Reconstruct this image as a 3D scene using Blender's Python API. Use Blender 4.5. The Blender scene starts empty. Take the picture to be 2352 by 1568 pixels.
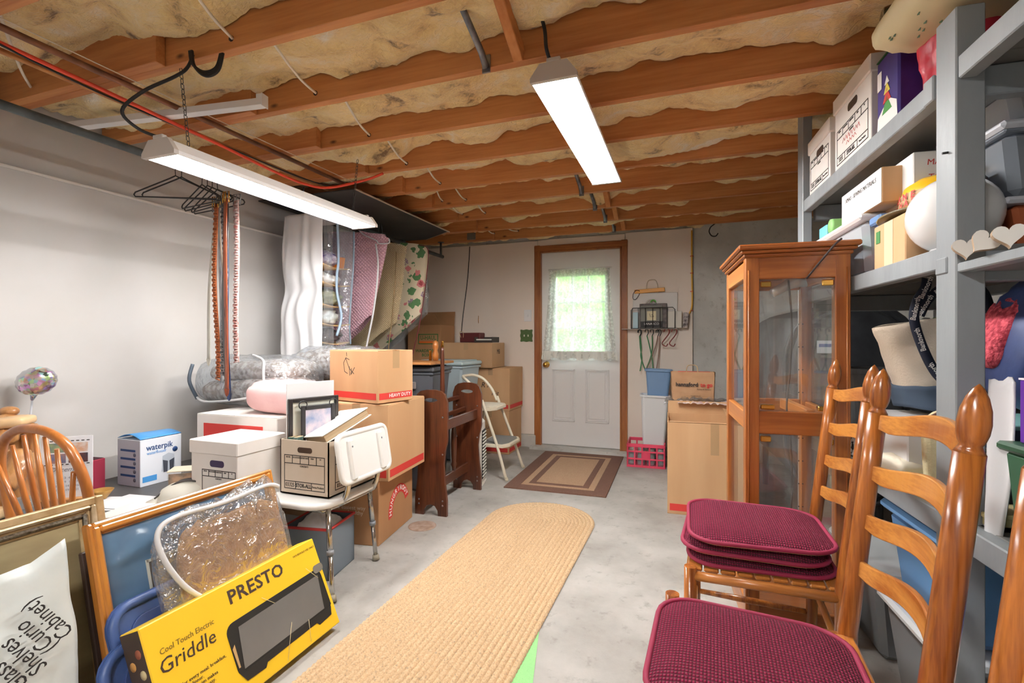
import bpy, math, random
from mathutils import Vector, Matrix, Euler, noise as mnoise
random.seed(7)
SC = bpy.context.scene
COL = SC.collection
PI = math.pi
R = math.radians

# ---------------------------------------------------------------- camera
EYE = 1.13                     # camera height over the floor
YAW = R(19.75)                 # camera turned left of the room's long axis
FPX = 1125.0                   # focal length for a 2352 px wide frame
HZ = 784.0
CT, ST = math.cos(YAW), math.sin(YAW)
cam = bpy.data.cameras.new('camera')
cam.sensor_width = 36.0
cam.lens = 36.0 * FPX / 2352.0
cam.clip_start = 0.02
camo = bpy.data.objects.new('camera', cam)
camo.location = (0, 0, EYE)
camo.rotation_euler = (PI / 2, 0, YAW)
COL.objects.link(camo)
SC.camera = camo

# ---------------------------------------------------------------- view, sky, daylight
vs = SC.view_settings
vs.view_transform = 'Standard'
vs.look = 'None'
vs.gamma = 1.0
vs.use_curve_mapping = False
vs.exposure = 0.90
LAMP = 88.0
W = bpy.data.worlds.new('sky')
SC.world = W
W.use_nodes = True
_bg = W.node_tree.nodes['Background']
_bg.inputs[0].default_value = (0.80, 0.93, 1.0, 1)
_bg.inputs[1].default_value = 5.0
_s = bpy.data.lights.new('sun', 'SUN')
_s.energy = 4.0
_s.angle = R(1.5)
_s.color = (1, .96, .88)
_so = bpy.data.objects.new('sun', _s)
_so.rotation_euler = (R(35), R(-18), R(0))
COL.objects.link(_so)

# ---------------------------------------------------------------- helpers
def lin(c):
    o = []
    for q in c[:3]:
        q = q / 255.0
        o.append(q / 12.92 if q <= .04045 else ((q + .055) / 1.055) ** 2.4)
    return (o[0], o[1], o[2], 1)

def ray(u, v):
    a = (u - 1176.0) / FPX
    return Vector((a * CT - ST, CT + a * ST, (HZ - v) / FPX))
def az(u, v, z=0.0):
    d = ray(u, v); t = (z - EYE) / d.z
    return Vector((d.x * t, d.y * t, z))
def ay(u, v, Y):
    d = ray(u, v); t = Y / d.y
    return Vector((d.x * t, Y, EYE + d.z * t))
def ax(u, v, X):
    d = ray(u, v); t = X / d.x
    return Vector((X, d.y * t, EYE + d.z * t))
def ad(u, v, t):
    d = ray(u, v)
    return Vector((d.x * t, d.y * t, EYE + d.z * t))

def nz(x, y=0., z=0.):
    return mnoise.noise(Vector((x, y, z)))

# ---------------------------------------------------------------- materials
MATS = {}
def _new(name):
    m = bpy.data.materials.new(name)
    m.use_nodes = True
    nt = m.node_tree
    return m, nt, nt.nodes['Principled BSDF'], nt.nodes, nt.links

def _coords(nd, lk, scale=(1, 1, 1), rot=(0, 0, 0)):
    tc = nd.new('ShaderNodeTexCoord'); mp = nd.new('ShaderNodeMapping')
    mp.inputs['Scale'].default_value = scale
    mp.inputs['Rotation'].default_value = rot
    lk.new(tc.outputs['Object'], mp.inputs['Vector'])
    return mp.outputs['Vector']

def mat(name, c, r=.6, m=0., c2=None, ns=9., amt=1., stretch=(1, 1, 1), bump=0., bs=80., coat=0., sheen=0.,
        trans=0., spec=.5, lo=.35, hi=.65, detail=5., emit=None, es=0.):
    if name in MATS: return MATS[name]
    mt, nt, b, nd, lk = _new(name)
    b.inputs['Base Color'].default_value = lin(c)
    b.inputs['Roughness'].default_value = r
    b.inputs['Metallic'].default_value = m
    b.inputs['Specular IOR Level'].default_value = spec
    b.inputs['Coat Weight'].default_value = coat
    b.inputs['Coat Roughness'].default_value = .12
    b.inputs['Sheen Weight'].default_value = sheen
    b.inputs['Transmission Weight'].default_value = trans
    if emit:
        b.inputs['Emission Color'].default_value = lin(emit)
        b.inputs['Emission Strength'].default_value = es
    if c2:
        v = _coords(nd, lk, stretch)
        n = nd.new('ShaderNodeTexNoise'); n.inputs['Scale'].default_value = ns; n.inputs['Detail'].default_value = detail
        rp = nd.new('ShaderNodeValToRGB')
        rp.color_ramp.elements[0].position = lo; rp.color_ramp.elements[1].position = hi
        rp.color_ramp.elements[0].color = lin(c); rp.color_ramp.elements[1].color = lin(c2)
        lk.new(v, n.inputs['Vector']); lk.new(n.outputs['Fac'], rp.inputs['Fac'])
        lk.new(rp.outputs['Color'], b.inputs['Base Color'])
    if bump:
        v = _coords(nd, lk, stretch)
        n = nd.new('ShaderNodeTexNoise'); n.inputs['Scale'].default_value = bs; n.inputs['Detail'].default_value = 4
        bp = nd.new('ShaderNodeBump'); bp.inputs['Strength'].default_value = bump; bp.inputs['Distance'].default_value = .01
        lk.new(v, n.inputs['Vector']); lk.new(n.outputs['Fac'], bp.inputs['Height'])
        lk.new(bp.outputs['Normal'], b.inputs['Normal'])
    MATS[name] = mt
    return mt

def wood(name, c, c2, axis='X', ns=14., r=.45, coat=0., bump=.08, knots=None, band=0., long=.07):
    """grain runs along the object's own axis"""
    if name in MATS: return MATS[name]
    mt, nt, b, nd, lk = _new(name)
    st = {'X': (long, 1, 1), 'Y': (1, long, 1), 'Z': (1, 1, long)}[axis]
    v = _coords(nd, lk, st)
    n = nd.new('ShaderNodeTexNoise'); n.inputs['Scale'].default_value = ns; n.inputs['Detail'].default_value = 6
    n.inputs['Distortion'].default_value = .8
    lk.new(v, n.inputs['Vector'])
    fac = n.outputs['Fac']
    n2 = nd.new('ShaderNodeTexNoise'); n2.inputs['Scale'].default_value = ns * 9; n2.inputs['Detail'].default_value = 3
    lk.new(v, n2.inputs['Vector'])
    mx = nd.new('ShaderNodeMath'); mx.operation = 'MULTIPLY_ADD'
    mx.inputs[1].default_value = .45; lk.new(n2.outputs['Fac'], mx.inputs[0]); lk.new(fac, mx.inputs[2])
    sub = nd.new('ShaderNodeMath'); sub.operation = 'SUBTRACT'; sub.inputs[1].default_value = .225
    lk.new(mx.outputs[0], sub.inputs[0])
    rp = nd.new('ShaderNodeValToRGB')
    rp.color_ramp.elements[0].position = .34; rp.color_ramp.elements[1].position = .66
    rp.color_ramp.elements[0].color = lin(c2); rp.color_ramp.elements[1].color = lin(c)
    lk.new(sub.outputs[0], rp.inputs['Fac'])
    out = rp.outputs['Color']
    if knots:
        v2 = _coords(nd, lk, {'X': (.45, 1, 1), 'Y': (1, .45, 1), 'Z': (1, 1, .45)}[axis])
        vo = nd.new('ShaderNodeTexVoronoi'); vo.inputs['Scale'].default_value = 5.5
        lk.new(v2, vo.inputs['Vector'])
        r2 = nd.new('ShaderNodeValToRGB')
        r2.color_ramp.elements[0].position = .02; r2.color_ramp.elements[1].position = .075
        r2.color_ramp.elements[0].color = (1, 1, 1, 1); r2.color_ramp.elements[1].color = (0, 0, 0, 1)
        lk.new(vo.outputs['Distance'], r2.inputs['Fac'])
        mm = nd.new('ShaderNodeMix'); mm.data_type = 'RGBA'
        lk.new(r2.outputs['Color'], mm.inputs['Factor']); lk.new(out, mm.inputs['A'])
        mm.inputs['B'].default_value = lin(knots)
        out = mm.outputs['Result']
    lk.new(out, b.inputs['Base Color'])
    b.inputs['Roughness'].default_value = r
    b.inputs['Coat Weight'].default_value = coat
    b.inputs['Coat Roughness'].default_value = .15
    if bump:
        bp = nd.new('ShaderNodeBump'); bp.inputs['Strength'].default_value = bump; bp.inputs['Distance'].default_value = .004
        lk.new(sub.outputs[0], bp.inputs['Height']); lk.new(bp.outputs['Normal'], b.inputs['Normal'])
    MATS[name] = mt
    return mt

def film(name, c=(235, 240, 245), clear=.75, gloss=.5, r=.08, bump=.0, bs=30.):
    """thin clear plastic or glass sheet: see-through, a little haze, surface reflection"""
    if name in MATS: return MATS[name]
    mt, nt, b, nd, lk = _new(name)
    out = nd['Material Output']
    b.inputs['Base Color'].default_value = lin(c)
    b.inputs['Roughness'].default_value = .5
    tr = nd.new('ShaderNodeBsdfTransparent'); tr.inputs[0].default_value = lin([min(255, q + 10) for q in c])
    m1 = nd.new('ShaderNodeMixShader'); m1.inputs[0].default_value = clear
    lk.new(b.outputs[0], m1.inputs[1]); lk.new(tr.outputs[0], m1.inputs[2])
    gl = nd.new('ShaderNodeBsdfGlossy'); gl.inputs['Roughness'].default_value = r
    fr = nd.new('ShaderNodeLayerWeight'); fr.inputs['Blend'].default_value = .5
    pw = nd.new('ShaderNodeMath'); pw.operation = 'POWER'; pw.inputs[1].default_value = 4.0; lk.new(fr.outputs['Facing'], pw.inputs[0])
    ma = nd.new('ShaderNodeMath'); ma.operation = 'MULTIPLY_ADD'; ma.inputs[1].default_value = .55; ma.inputs[2].default_value = .02 + .06 * gloss
    lk.new(pw.outputs[0], ma.inputs[0])
    m2 = nd.new('ShaderNodeMixShader')
    lk.new(ma.outputs[0], m2.inputs[0]); lk.new(m1.outputs[0], m2.inputs[1]); lk.new(gl.outputs[0], m2.inputs[2])
    lk.new(m2.outputs[0], out.inputs['Surface'])
    if bump:
        v = _coords(nd, lk)
        n = nd.new('ShaderNodeTexNoise'); n.inputs['Scale'].default_value = bs; n.inputs['Detail'].default_value = 3
        n.inputs['Distortion'].default_value = 1.0
        bp = nd.new('ShaderNodeBump'); bp.inputs['Strength'].default_value = bump; bp.inputs['Distance'].default_value = .03
        lk.new(v, n.inputs['Vector']); lk.new(n.outputs['Fac'], bp.inputs['Height'])
        for q in (b, gl, fr): lk.new(bp.outputs['Normal'], q.inputs['Normal'])
    MATS[name] = mt
    return mt

# ---------------------------------------------------------------- mesh building
class B:
    def __init__(s):
        s.v = []; s.f = []; s.sm = []; s.m = Matrix.Identity(4)
    def xf(s, loc=(0, 0, 0), rot=(0, 0, 0)):
        s.m = Matrix.Translation(Vector(loc)) @ Euler(rot).to_matrix().to_4x4(); return s
    def add(s, vs, fs, smooth=False):
        o = len(s.v)
        s.v += [s.m @ Vector(q) for q in vs]
        s.f += [tuple(i + o for i in f) for f in fs]
        s.sm += [smooth] * len(fs)
        return s
    def box(s, c, d, bev=0., taper=(1, 1)):
        """c centre, d full sizes; bev chamfer; taper = scale of the bottom face"""
        hx, hy, hz = d[0] / 2, d[1] / 2, d[2] / 2
        vs = []; 
        if bev <= 0:
            for z in (-1, 1):
                tx, ty = taper if z < 0 else (1, 1)
                for x, y in ((-1, -1), (1, -1), (1, 1), (-1, 1)):
                    vs.append((c[0] + x * hx * tx, c[1] + y * hy * ty, c[2] + z * hz))
            return s.add(vs, [(3, 2, 1, 0), (4, 5, 6, 7), (0, 1, 5, 4), (1, 2, 6, 5), (2, 3, 7, 6), (3, 0, 4, 7)])
        b = min(bev, hx * .95, hy * .95, hz * .95)
        idx = {}
        for sx in (-1, 1):
            for sy in (-1, 1):
                for sz in (-1, 1):
                    tx, ty = taper if sz < 0 else (1, 1)
                    for a in range(3):
                        p = [sx * (hx * tx - (b if a != 0 else 0)), sy * (hy * ty - (b if a != 1 else 0)), sz * (hz - (b if a != 2 else 0))]
                        idx[(sx, sy, sz, a)] = len(vs); vs.append((c[0] + p[0], c[1] + p[1], c[2] + p[2]))
        fs = []
        def fc(l, n):
            ps = [Vector(vs[i]) for i in l]
            nn = (ps[1] - ps[0]).cross(ps[2] - ps[0])
            fs.append(tuple(l) if nn.dot(Vector(n)) > 0 else tuple(reversed(l)))
        Q = ((-1, -1), (1, -1), (1, 1), (-1, 1))
        for t in (-1, 1):
            fc([idx[(t, p, q, 0)] for p, q in Q], (t, 0, 0))
            fc([idx[(p, t, q, 1)] for p, q in Q], (0, t, 0))
            fc([idx[(p, q, t, 2)] for p, q in Q], (0, 0, t))
        for p in (-1, 1):
            for q in (-1, 1):
                fc([idx[(-1, p, q, 1)], idx[(1, p, q, 1)], idx[(1, p, q, 2)], idx[(-1, p, q, 2)]], (0, p, q))
                fc([idx[(p, -1, q, 0)], idx[(p, 1, q, 0)], idx[(p, 1, q, 2)], idx[(p, -1, q, 2)]], (p, 0, q))
                fc([idx[(p, q, -1, 0)], idx[(p, q, 1, 0)], idx[(p, q, 1, 1)], idx[(p, q, -1, 1)]], (p, q, 0))
                for z in (-1, 1):
                    fc([idx[(p, q, z, 0)], idx[(p, q, z, 1)], idx[(p, q, z, 2)]], (p, q, z))
        return s.add(vs, fs)
    def tube(s, pts, r, n=8, cap=True, closed=False, sm=True, sq=1.0):
        pts = [Vector(p) for p in pts]; k = len(pts)
        rs = r if isinstance(r, (list, tuple)) else [r] * k
        vs = []; fs = []; up = None
        for i, p in enumerate(pts):
            a = pts[(i - 1) % k] if (i or closed) else p
            b = pts[(i + 1) % k] if (i < k - 1 or closed) else p
            d = (b - a)
            if d.length < 1e-9: d = Vector((0, 0, 1))
            d.normalize()
            if up is None:
                up = Vector((0, 0, 1)) if abs(d.z) < .9 else Vector((0, 1, 0))
            e = d.cross(up)
            if e.length < 1e-6: e = d.orthogonal()
            e.normalize(); up = e.cross(d).normalized()
            for j in range(n):
                t = 2 * PI * j / n
                vs.append(p + e * (math.cos(t) * rs[i] * sq) + up * (math.sin(t) * rs[i]))
        m = k if closed else k - 1
        for i in range(m):
            for j in range(n):
                a = i * n + j; b = i * n + (j + 1) % n; c = ((i + 1) % k) * n
                fs.append((a, b, c + (j + 1) % n, c + j))
        s.add(vs, fs, sm)
        if cap and not closed:
            o = len(s.v) - len(vs)
            s.f.append(tuple(o + j for j in reversed(range(n)))); s.sm.append(False)
            s.f.append(tuple(o + (k - 1) * n + j for j in range(n))); s.sm.append(False)
        return s
    def lathe(s, prof, n=20, c=(0, 0, 0), sm=True, sx=1., sy=1.):
        vs = []; fs = []
        for r_, z in prof:
            for j in range(n):
                t = 2 * PI * j / n
                vs.append((c[0] + r_ * sx * math.cos(t), c[1] + r_ * sy * math.sin(t), c[2] + z))
        for i in range(len(prof) - 1):
            for j in range(n):
                fs.append((i * n + j, i * n + (j + 1) % n, (i + 1) * n + (j + 1) % n, (i + 1) * n + j))
        fs.append(tuple(reversed(range(n)))); fs.append(tuple((len(prof) - 1) * n + j for j in range(n)))
        return s.add(vs, fs, sm)
    def prism(s, poly, t, plane='XZ', off=0., sm=False):
        """extrude a 2-D outline by t (centred on off) along the plane's normal"""
        k = len(poly); vs = []
        for q in (-t / 2, t / 2):
            for a, b in poly:
                vs.append({'XZ': (a, off + q, b), 'YZ': (off + q, a, b), 'XY': (a, b, off + q)}[plane])
        fs = [tuple(range(k)), tuple(reversed(range(k, 2 * k)))]
        o = len(s.f)
        s.add(vs, fs, False)
        s.f += [(len(s.v) - 2 * k + i, len(s.v) - 2 * k + k + i, len(s.v) - 2 * k + k + (i + 1) % k, len(s.v) - 2 * k + (i + 1) % k) for i in range(k)]
        s.sm += [sm] * k
        return s
    def grid(s, fn, nu, nv, sm=True, wrap=False):
        vs = []; fs = []
        for i in range(nu + 1):
            for j in range(nv + (0 if wrap else 1)):
                vs.append(fn(i / nu, j / nv))
        w = nv if wrap else nv + 1
        for i in range(nu):
            for j in range(nv):
                fs.append((i * w + j, (i + 1) * w + j, (i + 1) * w + (j + 1) % w, i * w + (j + 1) % w))
        return s.add(vs, fs, sm)
    def sphere(s, c, r, n=16, m=10, sc=(1, 1, 1)):
        pr = [(max(1e-4, math.sin(PI * i / m)), -math.cos(PI * i / m)) for i in range(m + 1)]
        vs = []; fs = []
        for a, b in pr:
            for j in range(n):
                t = 2 * PI * j / n
                vs.append((c[0] + r * sc[0] * a * math.cos(t), c[1] + r * sc[1] * a * math.sin(t), c[2] + r * sc[2] * b))
        for i in range(m):
            for j in range(n):
                fs.append((i * n + j, i * n + (j + 1) % n, (i + 1) * n + (j + 1) % n, (i + 1) * n + j))
        return s.add(vs, fs, True)
    def mesh(s, name):
        me = bpy.data.meshes.new(name)
        me.from_pydata([tuple(v) for v in s.v], [], s.f)
        me.polygons.foreach_set('use_smooth', s.sm)
        me.update()
        return me

def ob(name, b, m, parent=None, loc=None, rot=None, solid=0., sub=0, bev=0., label=None):
    me = b.mesh(name) if isinstance(b, B) else b
    if m is not None and not me.materials:
        for q in (m if isinstance(m, (list, tuple)) else [m]): me.materials.append(q)
    o = bpy.data.objects.new(name, me)
    COL.objects.link(o)
    if parent: o.parent = parent
    if loc is not None: o.location = loc
    if rot is not None: o.rotation_euler = rot
    if solid:
        q = o.modifiers.new('thickness', 'SOLIDIFY'); q.thickness = solid; q.offset = 0
    if bev:
        q = o.modifiers.new('bevel', 'BEVEL'); q.width = bev; q.segments = 2; q.limit_method = 'ANGLE'
    if sub:
        q = o.modifiers.new('smooth', 'SUBSURF'); q.levels = sub; q.render_levels = sub
    if label: o['label'] = label
    return o

def tag(o, label, cat, group=None):
    o['label'] = label; o['category'] = cat
    if group: o['group'] = group
    return o
def thing(name, label, cat, loc=(0, 0, 0), rz=0., group=None, rot=None):
    o = bpy.data.objects.new(name, None)
    o.empty_display_size = .05
    COL.objects.link(o)
    o.location = loc
    o.rotation_euler = rot if rot is not None else (0, 0, rz)
    return tag(o, label, cat, group)
def struct(o):
    o['kind'] = 'structure'; return o
def dup(root, loc, rot, label, group=None):
    r = root.copy(); COL.objects.link(r); r.location = loc; r.rotation_euler = rot; r['label'] = label
    if group: r['group'] = group
    for ch in list(root.children):
        c = ch.copy(); COL.objects.link(c); c.parent = r
        for g in ch.children:
            d = g.copy(); COL.objects.link(d); d.parent = c
    return r

def text(s, size, m, parent, loc, rot, name='lettering', align='CENTER', shear=0., sx=1., ext=.0004, sp=1., lines=1., off=0.):
    cu = bpy.data.curves.new(name, 'FONT')
    cu.body = s; cu.size = size; cu.align_x = align; cu.align_y = 'CENTER'
    cu.shear = shear; cu.extrude = ext; cu.resolution_u = 2; cu.space_character = sp; cu.space_line = lines; cu.offset = off
    t = bpy.data.objects.new('tmp', cu)
    me = bpy.data.meshes.new_from_object(t)
    bpy.data.objects.remove(t); bpy.data.curves.remove(cu)
    me.name = name
    if sx != 1.:
        for v in me.vertices: v.co.x *= sx
    me.materials.clear(); me.materials.append(m)
    o = bpy.data.objects.new(name, me); COL.objects.link(o)
    if parent: o.parent = parent
    o.location = loc; o.rotation_euler = rot
    return o
def strokes(lines, w, m, parent, loc, rot, name='handwriting'):
    """pen strokes on a face: polylines in the local XY plane"""
    b = B()
    for l in lines:
        for (x0, y0), (x1, y1) in zip(l, l[1:]):
            d = Vector((x1 - x0, y1 - y0)); 
            if d.length < 1e-6: continue
            d.normalize(); n = Vector((-d.y, d.x)) * w / 2; e = d * w * .4
            b.add([(x0 - e.x + n.x, y0 - e.y + n.y, 0), (x0 - e.x - n.x, y0 - e.y - n.y, 0), (x1 + e.x - n.x, y1 + e.y - n.y, 0), (x1 + e.x + n.x, y1 + e.y + n.y, 0)], [(0, 1, 2, 3)])
    return ob(name, b, m, parent, loc, rot, solid=.0004)
# face orientations for print on upright faces (text reads left to right for someone facing it)
FRONT = (PI / 2, 0, 0)             # faces -Y
LEFT = (PI / 2, 0, -PI / 2)        # faces -X
RIGHT = (PI / 2, 0, PI / 2)        # faces +X
BACK = (PI / 2, 0, PI)
def bez(p0, p1, p2, p3, n=12):
    p0, p1, p2, p3 = map(Vector, (p0, p1, p2, p3)); o = []
    for i in range(n + 1):
        t = i / n
        o.append(p0 * (1 - t) ** 3 + p1 * 3 * t * (1 - t) ** 2 + p2 * 3 * t * t * (1 - t) + p3 * t ** 3)
    return o
def smooth(pts, n=6):
    pts = [Vector(p) for p in pts]; o = []
    for i in range(len(pts) - 1):
        a = pts[max(0, i - 1)]; b = pts[i]; c = pts[i + 1]; d = pts[min(len(pts) - 1, i + 2)]
        for k in range(n):
            t = k / n
            o.append(.5 * (2 * b + (c - a) * t + (2 * a - 5 * b + 4 * c - d) * t * t + (3 * b - a - 3 * c + d) * t ** 3))
    o.append(pts[-1]); return o
# ================================================================ THE ROOM
XL, XR, YB, YF = -2.95, 1.45, 5.02, -2.2       # left wall, right wall, back panel face, wall behind the camera
ZJ = 2.20                                       # underside of the joists
ZS = 2.435                                      # underside of the subfloor

# ---- materials of the shell
def concrete(name, c, c2, c3, bump=.25):
    mt, nt, b, nd, lk = _new(name)
    v = _coords(nd, lk)
    n1 = nd.new('ShaderNodeTexNoise'); n1.inputs['Scale'].default_value = 1.7; n1.inputs['Detail'].default_value = 8; n1.inputs['Roughness'].default_value = .62
    n2 = nd.new('ShaderNodeTexNoise'); n2.inputs['Scale'].default_value = 14; n2.inputs['Detail'].default_value = 8; n2.inputs['Roughness'].default_value = .7
    n3 = nd.new('ShaderNodeTexNoise'); n3.inputs['Scale'].default_value = 120; n3.inputs['Detail'].default_value = 3
    for q in (n1, n2, n3): lk.new(v, q.inputs['Vector'])
    r1 = nd.new('ShaderNodeValToRGB'); r1.color_ramp.elements[0].position = .36; r1.color_ramp.elements[1].position = .62
    r1.color_ramp.elements[0].color = lin(c2); r1.color_ramp.elements[1].color = lin(c)
    lk.new(n1.outputs['Fac'], r1.inputs['Fac'])
    r2 = nd.new('ShaderNodeValToRGB'); r2.color_ramp.elements[0].position = .56; r2.color_ramp.elements[1].position = .80
    r2.color_ramp.elements[0].color = (0, 0, 0, 1); r2.color_ramp.elements[1].color = (1, 1, 1, 1)
    lk.new(n2.outputs['Fac'], r2.inputs['Fac'])
    mx = nd.new('ShaderNodeMix'); mx.data_type = 'RGBA'; mx.inputs['B'].default_value = lin(c3)
    lk.new(r2.outputs['Color'], mx.inputs['Factor']); lk.new(r1.outputs['Color'], mx.inputs['A'])
    lk.new(mx.outputs['Result'], b.inputs['Base Color'])
    b.inputs['Roughness'].default_value = .62
    bp = nd.new('ShaderNodeBump'); bp.inputs['Strength'].default_value = bump; bp.inputs['Distance'].default_value = .004
    ad_ = nd.new('ShaderNodeMath'); ad_.operation = 'MULTIPLY_ADD'; ad_.inputs[1].default_value = .4
    lk.new(n3.outputs['Fac'], ad_.inputs[0]); lk.new(n2.outputs['Fac'], ad_.inputs[2])
    lk.new(ad_.outputs[0], bp.inputs['Height']); lk.new(bp.outputs['Normal'], b.inputs['Normal'])
    return mt
M_floor = concrete('floor_concrete', (184, 181, 176), (152, 148, 142), (122, 117, 110), .3)
M_conc = concrete('bare_concrete', (208, 207, 202), (184, 182, 176), (146, 140, 130), .5)
M_wallL = mat('painted_concrete', (200, 198, 196), .6, c2=(194, 191, 187), ns=2.5, bump=.06, bs=14)
M_panel = mat('white_plywood', (238, 226, 214), .55, c2=(232, 218, 205), ns=1.6, bump=.04, bs=60, stretch=(1, 1, .2))
M_joist = wood('fir_joist', (202, 138, 82), (174, 106, 58), 'X', ns=9, r=.62, knots=(92, 48, 24), bump=.1)
M_sub = wood('subfloor_ply', (150, 104, 62), (128, 84, 48), 'Y', ns=6, r=.8)

def insul_mat():
    mt, nt, b, nd, lk = _new('fiberglass_wool')
    v = _coords(nd, lk, (1, 1.4, 1))
    n = nd.new('ShaderNodeTexNoise'); n.inputs['Scale'].default_value = 5.5; n.inputs['Detail'].default_value = 7; n.inputs['Distortion'].default_value = .9
    n2 = nd.new('ShaderNodeTexNoise'); n2.inputs['Scale'].default_value = 45; n2.inputs['Detail'].default_value = 5; n2.inputs['Distortion'].default_value = 1.2
    lk.new(v, n.inputs['Vector']); lk.new(v, n2.inputs['Vector'])
    rp = nd.new('ShaderNodeValToRGB'); e = rp.color_ramp.elements
    e[0].position = .27; e[0].color = lin((140, 112, 84)); e[1].position = .74; e[1].color = lin((250, 240, 220))
    for p, c in ((.38, (230, 198, 142)), (.50, (246, 220, 160)), (.60, (246, 222, 174))):
        q = e.new(p); q.color = lin(c)
    ma = nd.new('ShaderNodeMath'); ma.operation = 'MULTIPLY_ADD'; ma.inputs[1].default_value = .22
    sb = nd.new('ShaderNodeMath'); sb.operation = 'SUBTRACT'; sb.inputs[1].default_value = .11
    lk.new(n2.outputs['Fac'], ma.inputs[0]); lk.new(n.outputs['Fac'], ma.inputs[2]); lk.new(ma.outputs[0], sb.inputs[0])
    lk.new(sb.outputs[0], rp.inputs['Fac']); lk.new(rp.outputs['Color'], b.inputs['Base Color'])
    b.inputs['Roughness'].default_value = .95; b.inputs['Specular IOR Level'].default_value = .1
    b.inputs['Sheen Weight'].default_value = .3
    bp = nd.new('ShaderNodeBump'); bp.inputs['Strength'].default_value = .7; bp.inputs['Distance'].default_value = .02
    lk.new(n2.outputs['Fac'], bp.inputs['Height']); lk.new(bp.outputs['Normal'], b.inputs['Normal'])
    return mt
M_wool = insul_mat()
M_dark = mat('black_board', (44, 42, 41), .7, c2=(58, 55, 52), ns=3)
M_galv = mat('galvanised_steel', (150, 152, 156), .42, .85, c2=(112, 114, 120), ns=20)
M_whitecable = mat('white_cable', (232, 222, 204), .5)
M_black = mat('black_rubber', (26, 26, 27), .5)
M_trimwood = wood('stained_pine_trim', (172, 108, 56), (140, 80, 38), 'Z', ns=18, r=.42, coat=.2)
M_trimwoodX = wood('stained_pine_head', (172, 108, 56), (140, 80, 38), 'X', ns=18, r=.42, coat=.2)
M_doorw = mat('door_white', (232, 231, 230), .35, bump=.015, bs=40)
M_brass = mat('brass', (222, 176, 92), .22, 1.)

# ---- floor and walls
b = B(); b.box(((XL + XR) / 2, (YF + YB + .3) / 2, -.06), (XR - XL + .8, YB - YF + .9, .12))
struct(ob('floor', b, M_floor))
# floor drain cover, a round plate let into the slab
q = az(970, 1208)
b = B(); b.lathe([(.085, -.002), (.085, .003), (.078, .005), (.02, .004), (.001, .004)], 28)
tag(ob('drain_cover', b, mat('rusty_plate', (170, 150, 136), .7, c2=(146, 120, 104), ns=26), None, (q.x, q.y, .0)), 'round rusty drain cover set in the concrete floor', 'drain cover')

b = B()                                                     # left foundation wall: lower part stands proud of the upper part
b.box((XL - .12, (YF + YB) / 2, .965), (.24, YB - YF + .5, 1.93))
b.box((XL - .145, (YF + YB) / 2, 2.19), (.25, YB - YF + .5, .52))
wl = struct(ob('wall_left', b, M_wallL))
ob('ledge_strip', B().box((XL + .006, (YF + YB) / 2 + .1, 1.935), (.016, YB - YF - .2, .014), .003), mat('ledge_bright_line', (224, 220, 214), .5), wl)  # added strip; its lighter colour stands in for the ledge's bright line
b = B(); b.box((XR + .1, (YF + YB) / 2, 1.22), (.2, YB - YF + .5, 2.44)); struct(ob('wall_right', b, M_conc))
b = B(); b.box(((XL + XR) / 2, YF - .1, 1.22), (XR - XL + .4, .2, 2.44)); struct(ob('wall_front', b, M_wallL))

# back wall: concrete foundation with a door opening, white plywood in front of it
DX0, DX1 = -1.468, -.645                                    # door slab edges
DZ0, DZ1 = .04, 2.07
PX1 = ay(1591, 700, YB).x                                   # where the plywood stops and bare concrete shows
b = B(); y0, y1 = YB + .035, YB + .25
ym, yt = (y0 + y1) / 2, y1 - y0
b.box(((XL - .3 + DX0 - .03) / 2, ym, 1.22), (DX0 - .03 - XL + .3, yt, 2.44))
b.box(((XR + .3 + DX1 + .03) / 2, ym, 1.22), (XR + .3 - DX1 - .03, yt, 2.44))
b.box(((DX0 + DX1) / 2, ym, (DZ1 + .03 + 2.44) / 2), (DX1 - DX0 + .06, yt, 2.44 - DZ1 - .03))
b.box(((DX0 + DX1) / 2, ym, .01), (DX1 - DX0 + .06, yt, .06))
wb = struct(ob('wall_back', b, M_conc))
pz0 = .135
def sheet(x0, x1, z0, z1):
    bb = B(); bb.box(((x0 + x1) / 2, YB + .0125, (z0 + z1) / 2), (x1 - x0, .025, z1 - z0), .002)
    return ob('panel', bb, M_panel, wb)
sheet(XL, DX0 - .045, pz0, 2.205)
sheet(DX0 - .042, DX1 + .05, DZ1 + .04, 2.213)
sheet(DX1 + .053, PX1, .10, 2.222)
# concrete kerb along the foot of the wall and door sill
b = B(); b.box(((XL + DX0 - .06) / 2, YB - .012, .066), (DX0 - .06 - XL, .05, .132), .006)
ob('kerb', b, M_conc, wb)
b = B()
pts = [(DX0 - .10, YB - .10)] + [(DX0 - .10 + (DX1 - DX0 + .2) * i / 14, YB - .115 + .02 * nz(i * .8, 3)) for i in range(15)] + [(DX1 + .10, YB + .05), (DX0 - .10, YB + .05)]
b.prism(pts[1:], .03, 'XY', .015)
ob('sill', b, M_conc, wb)

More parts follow.
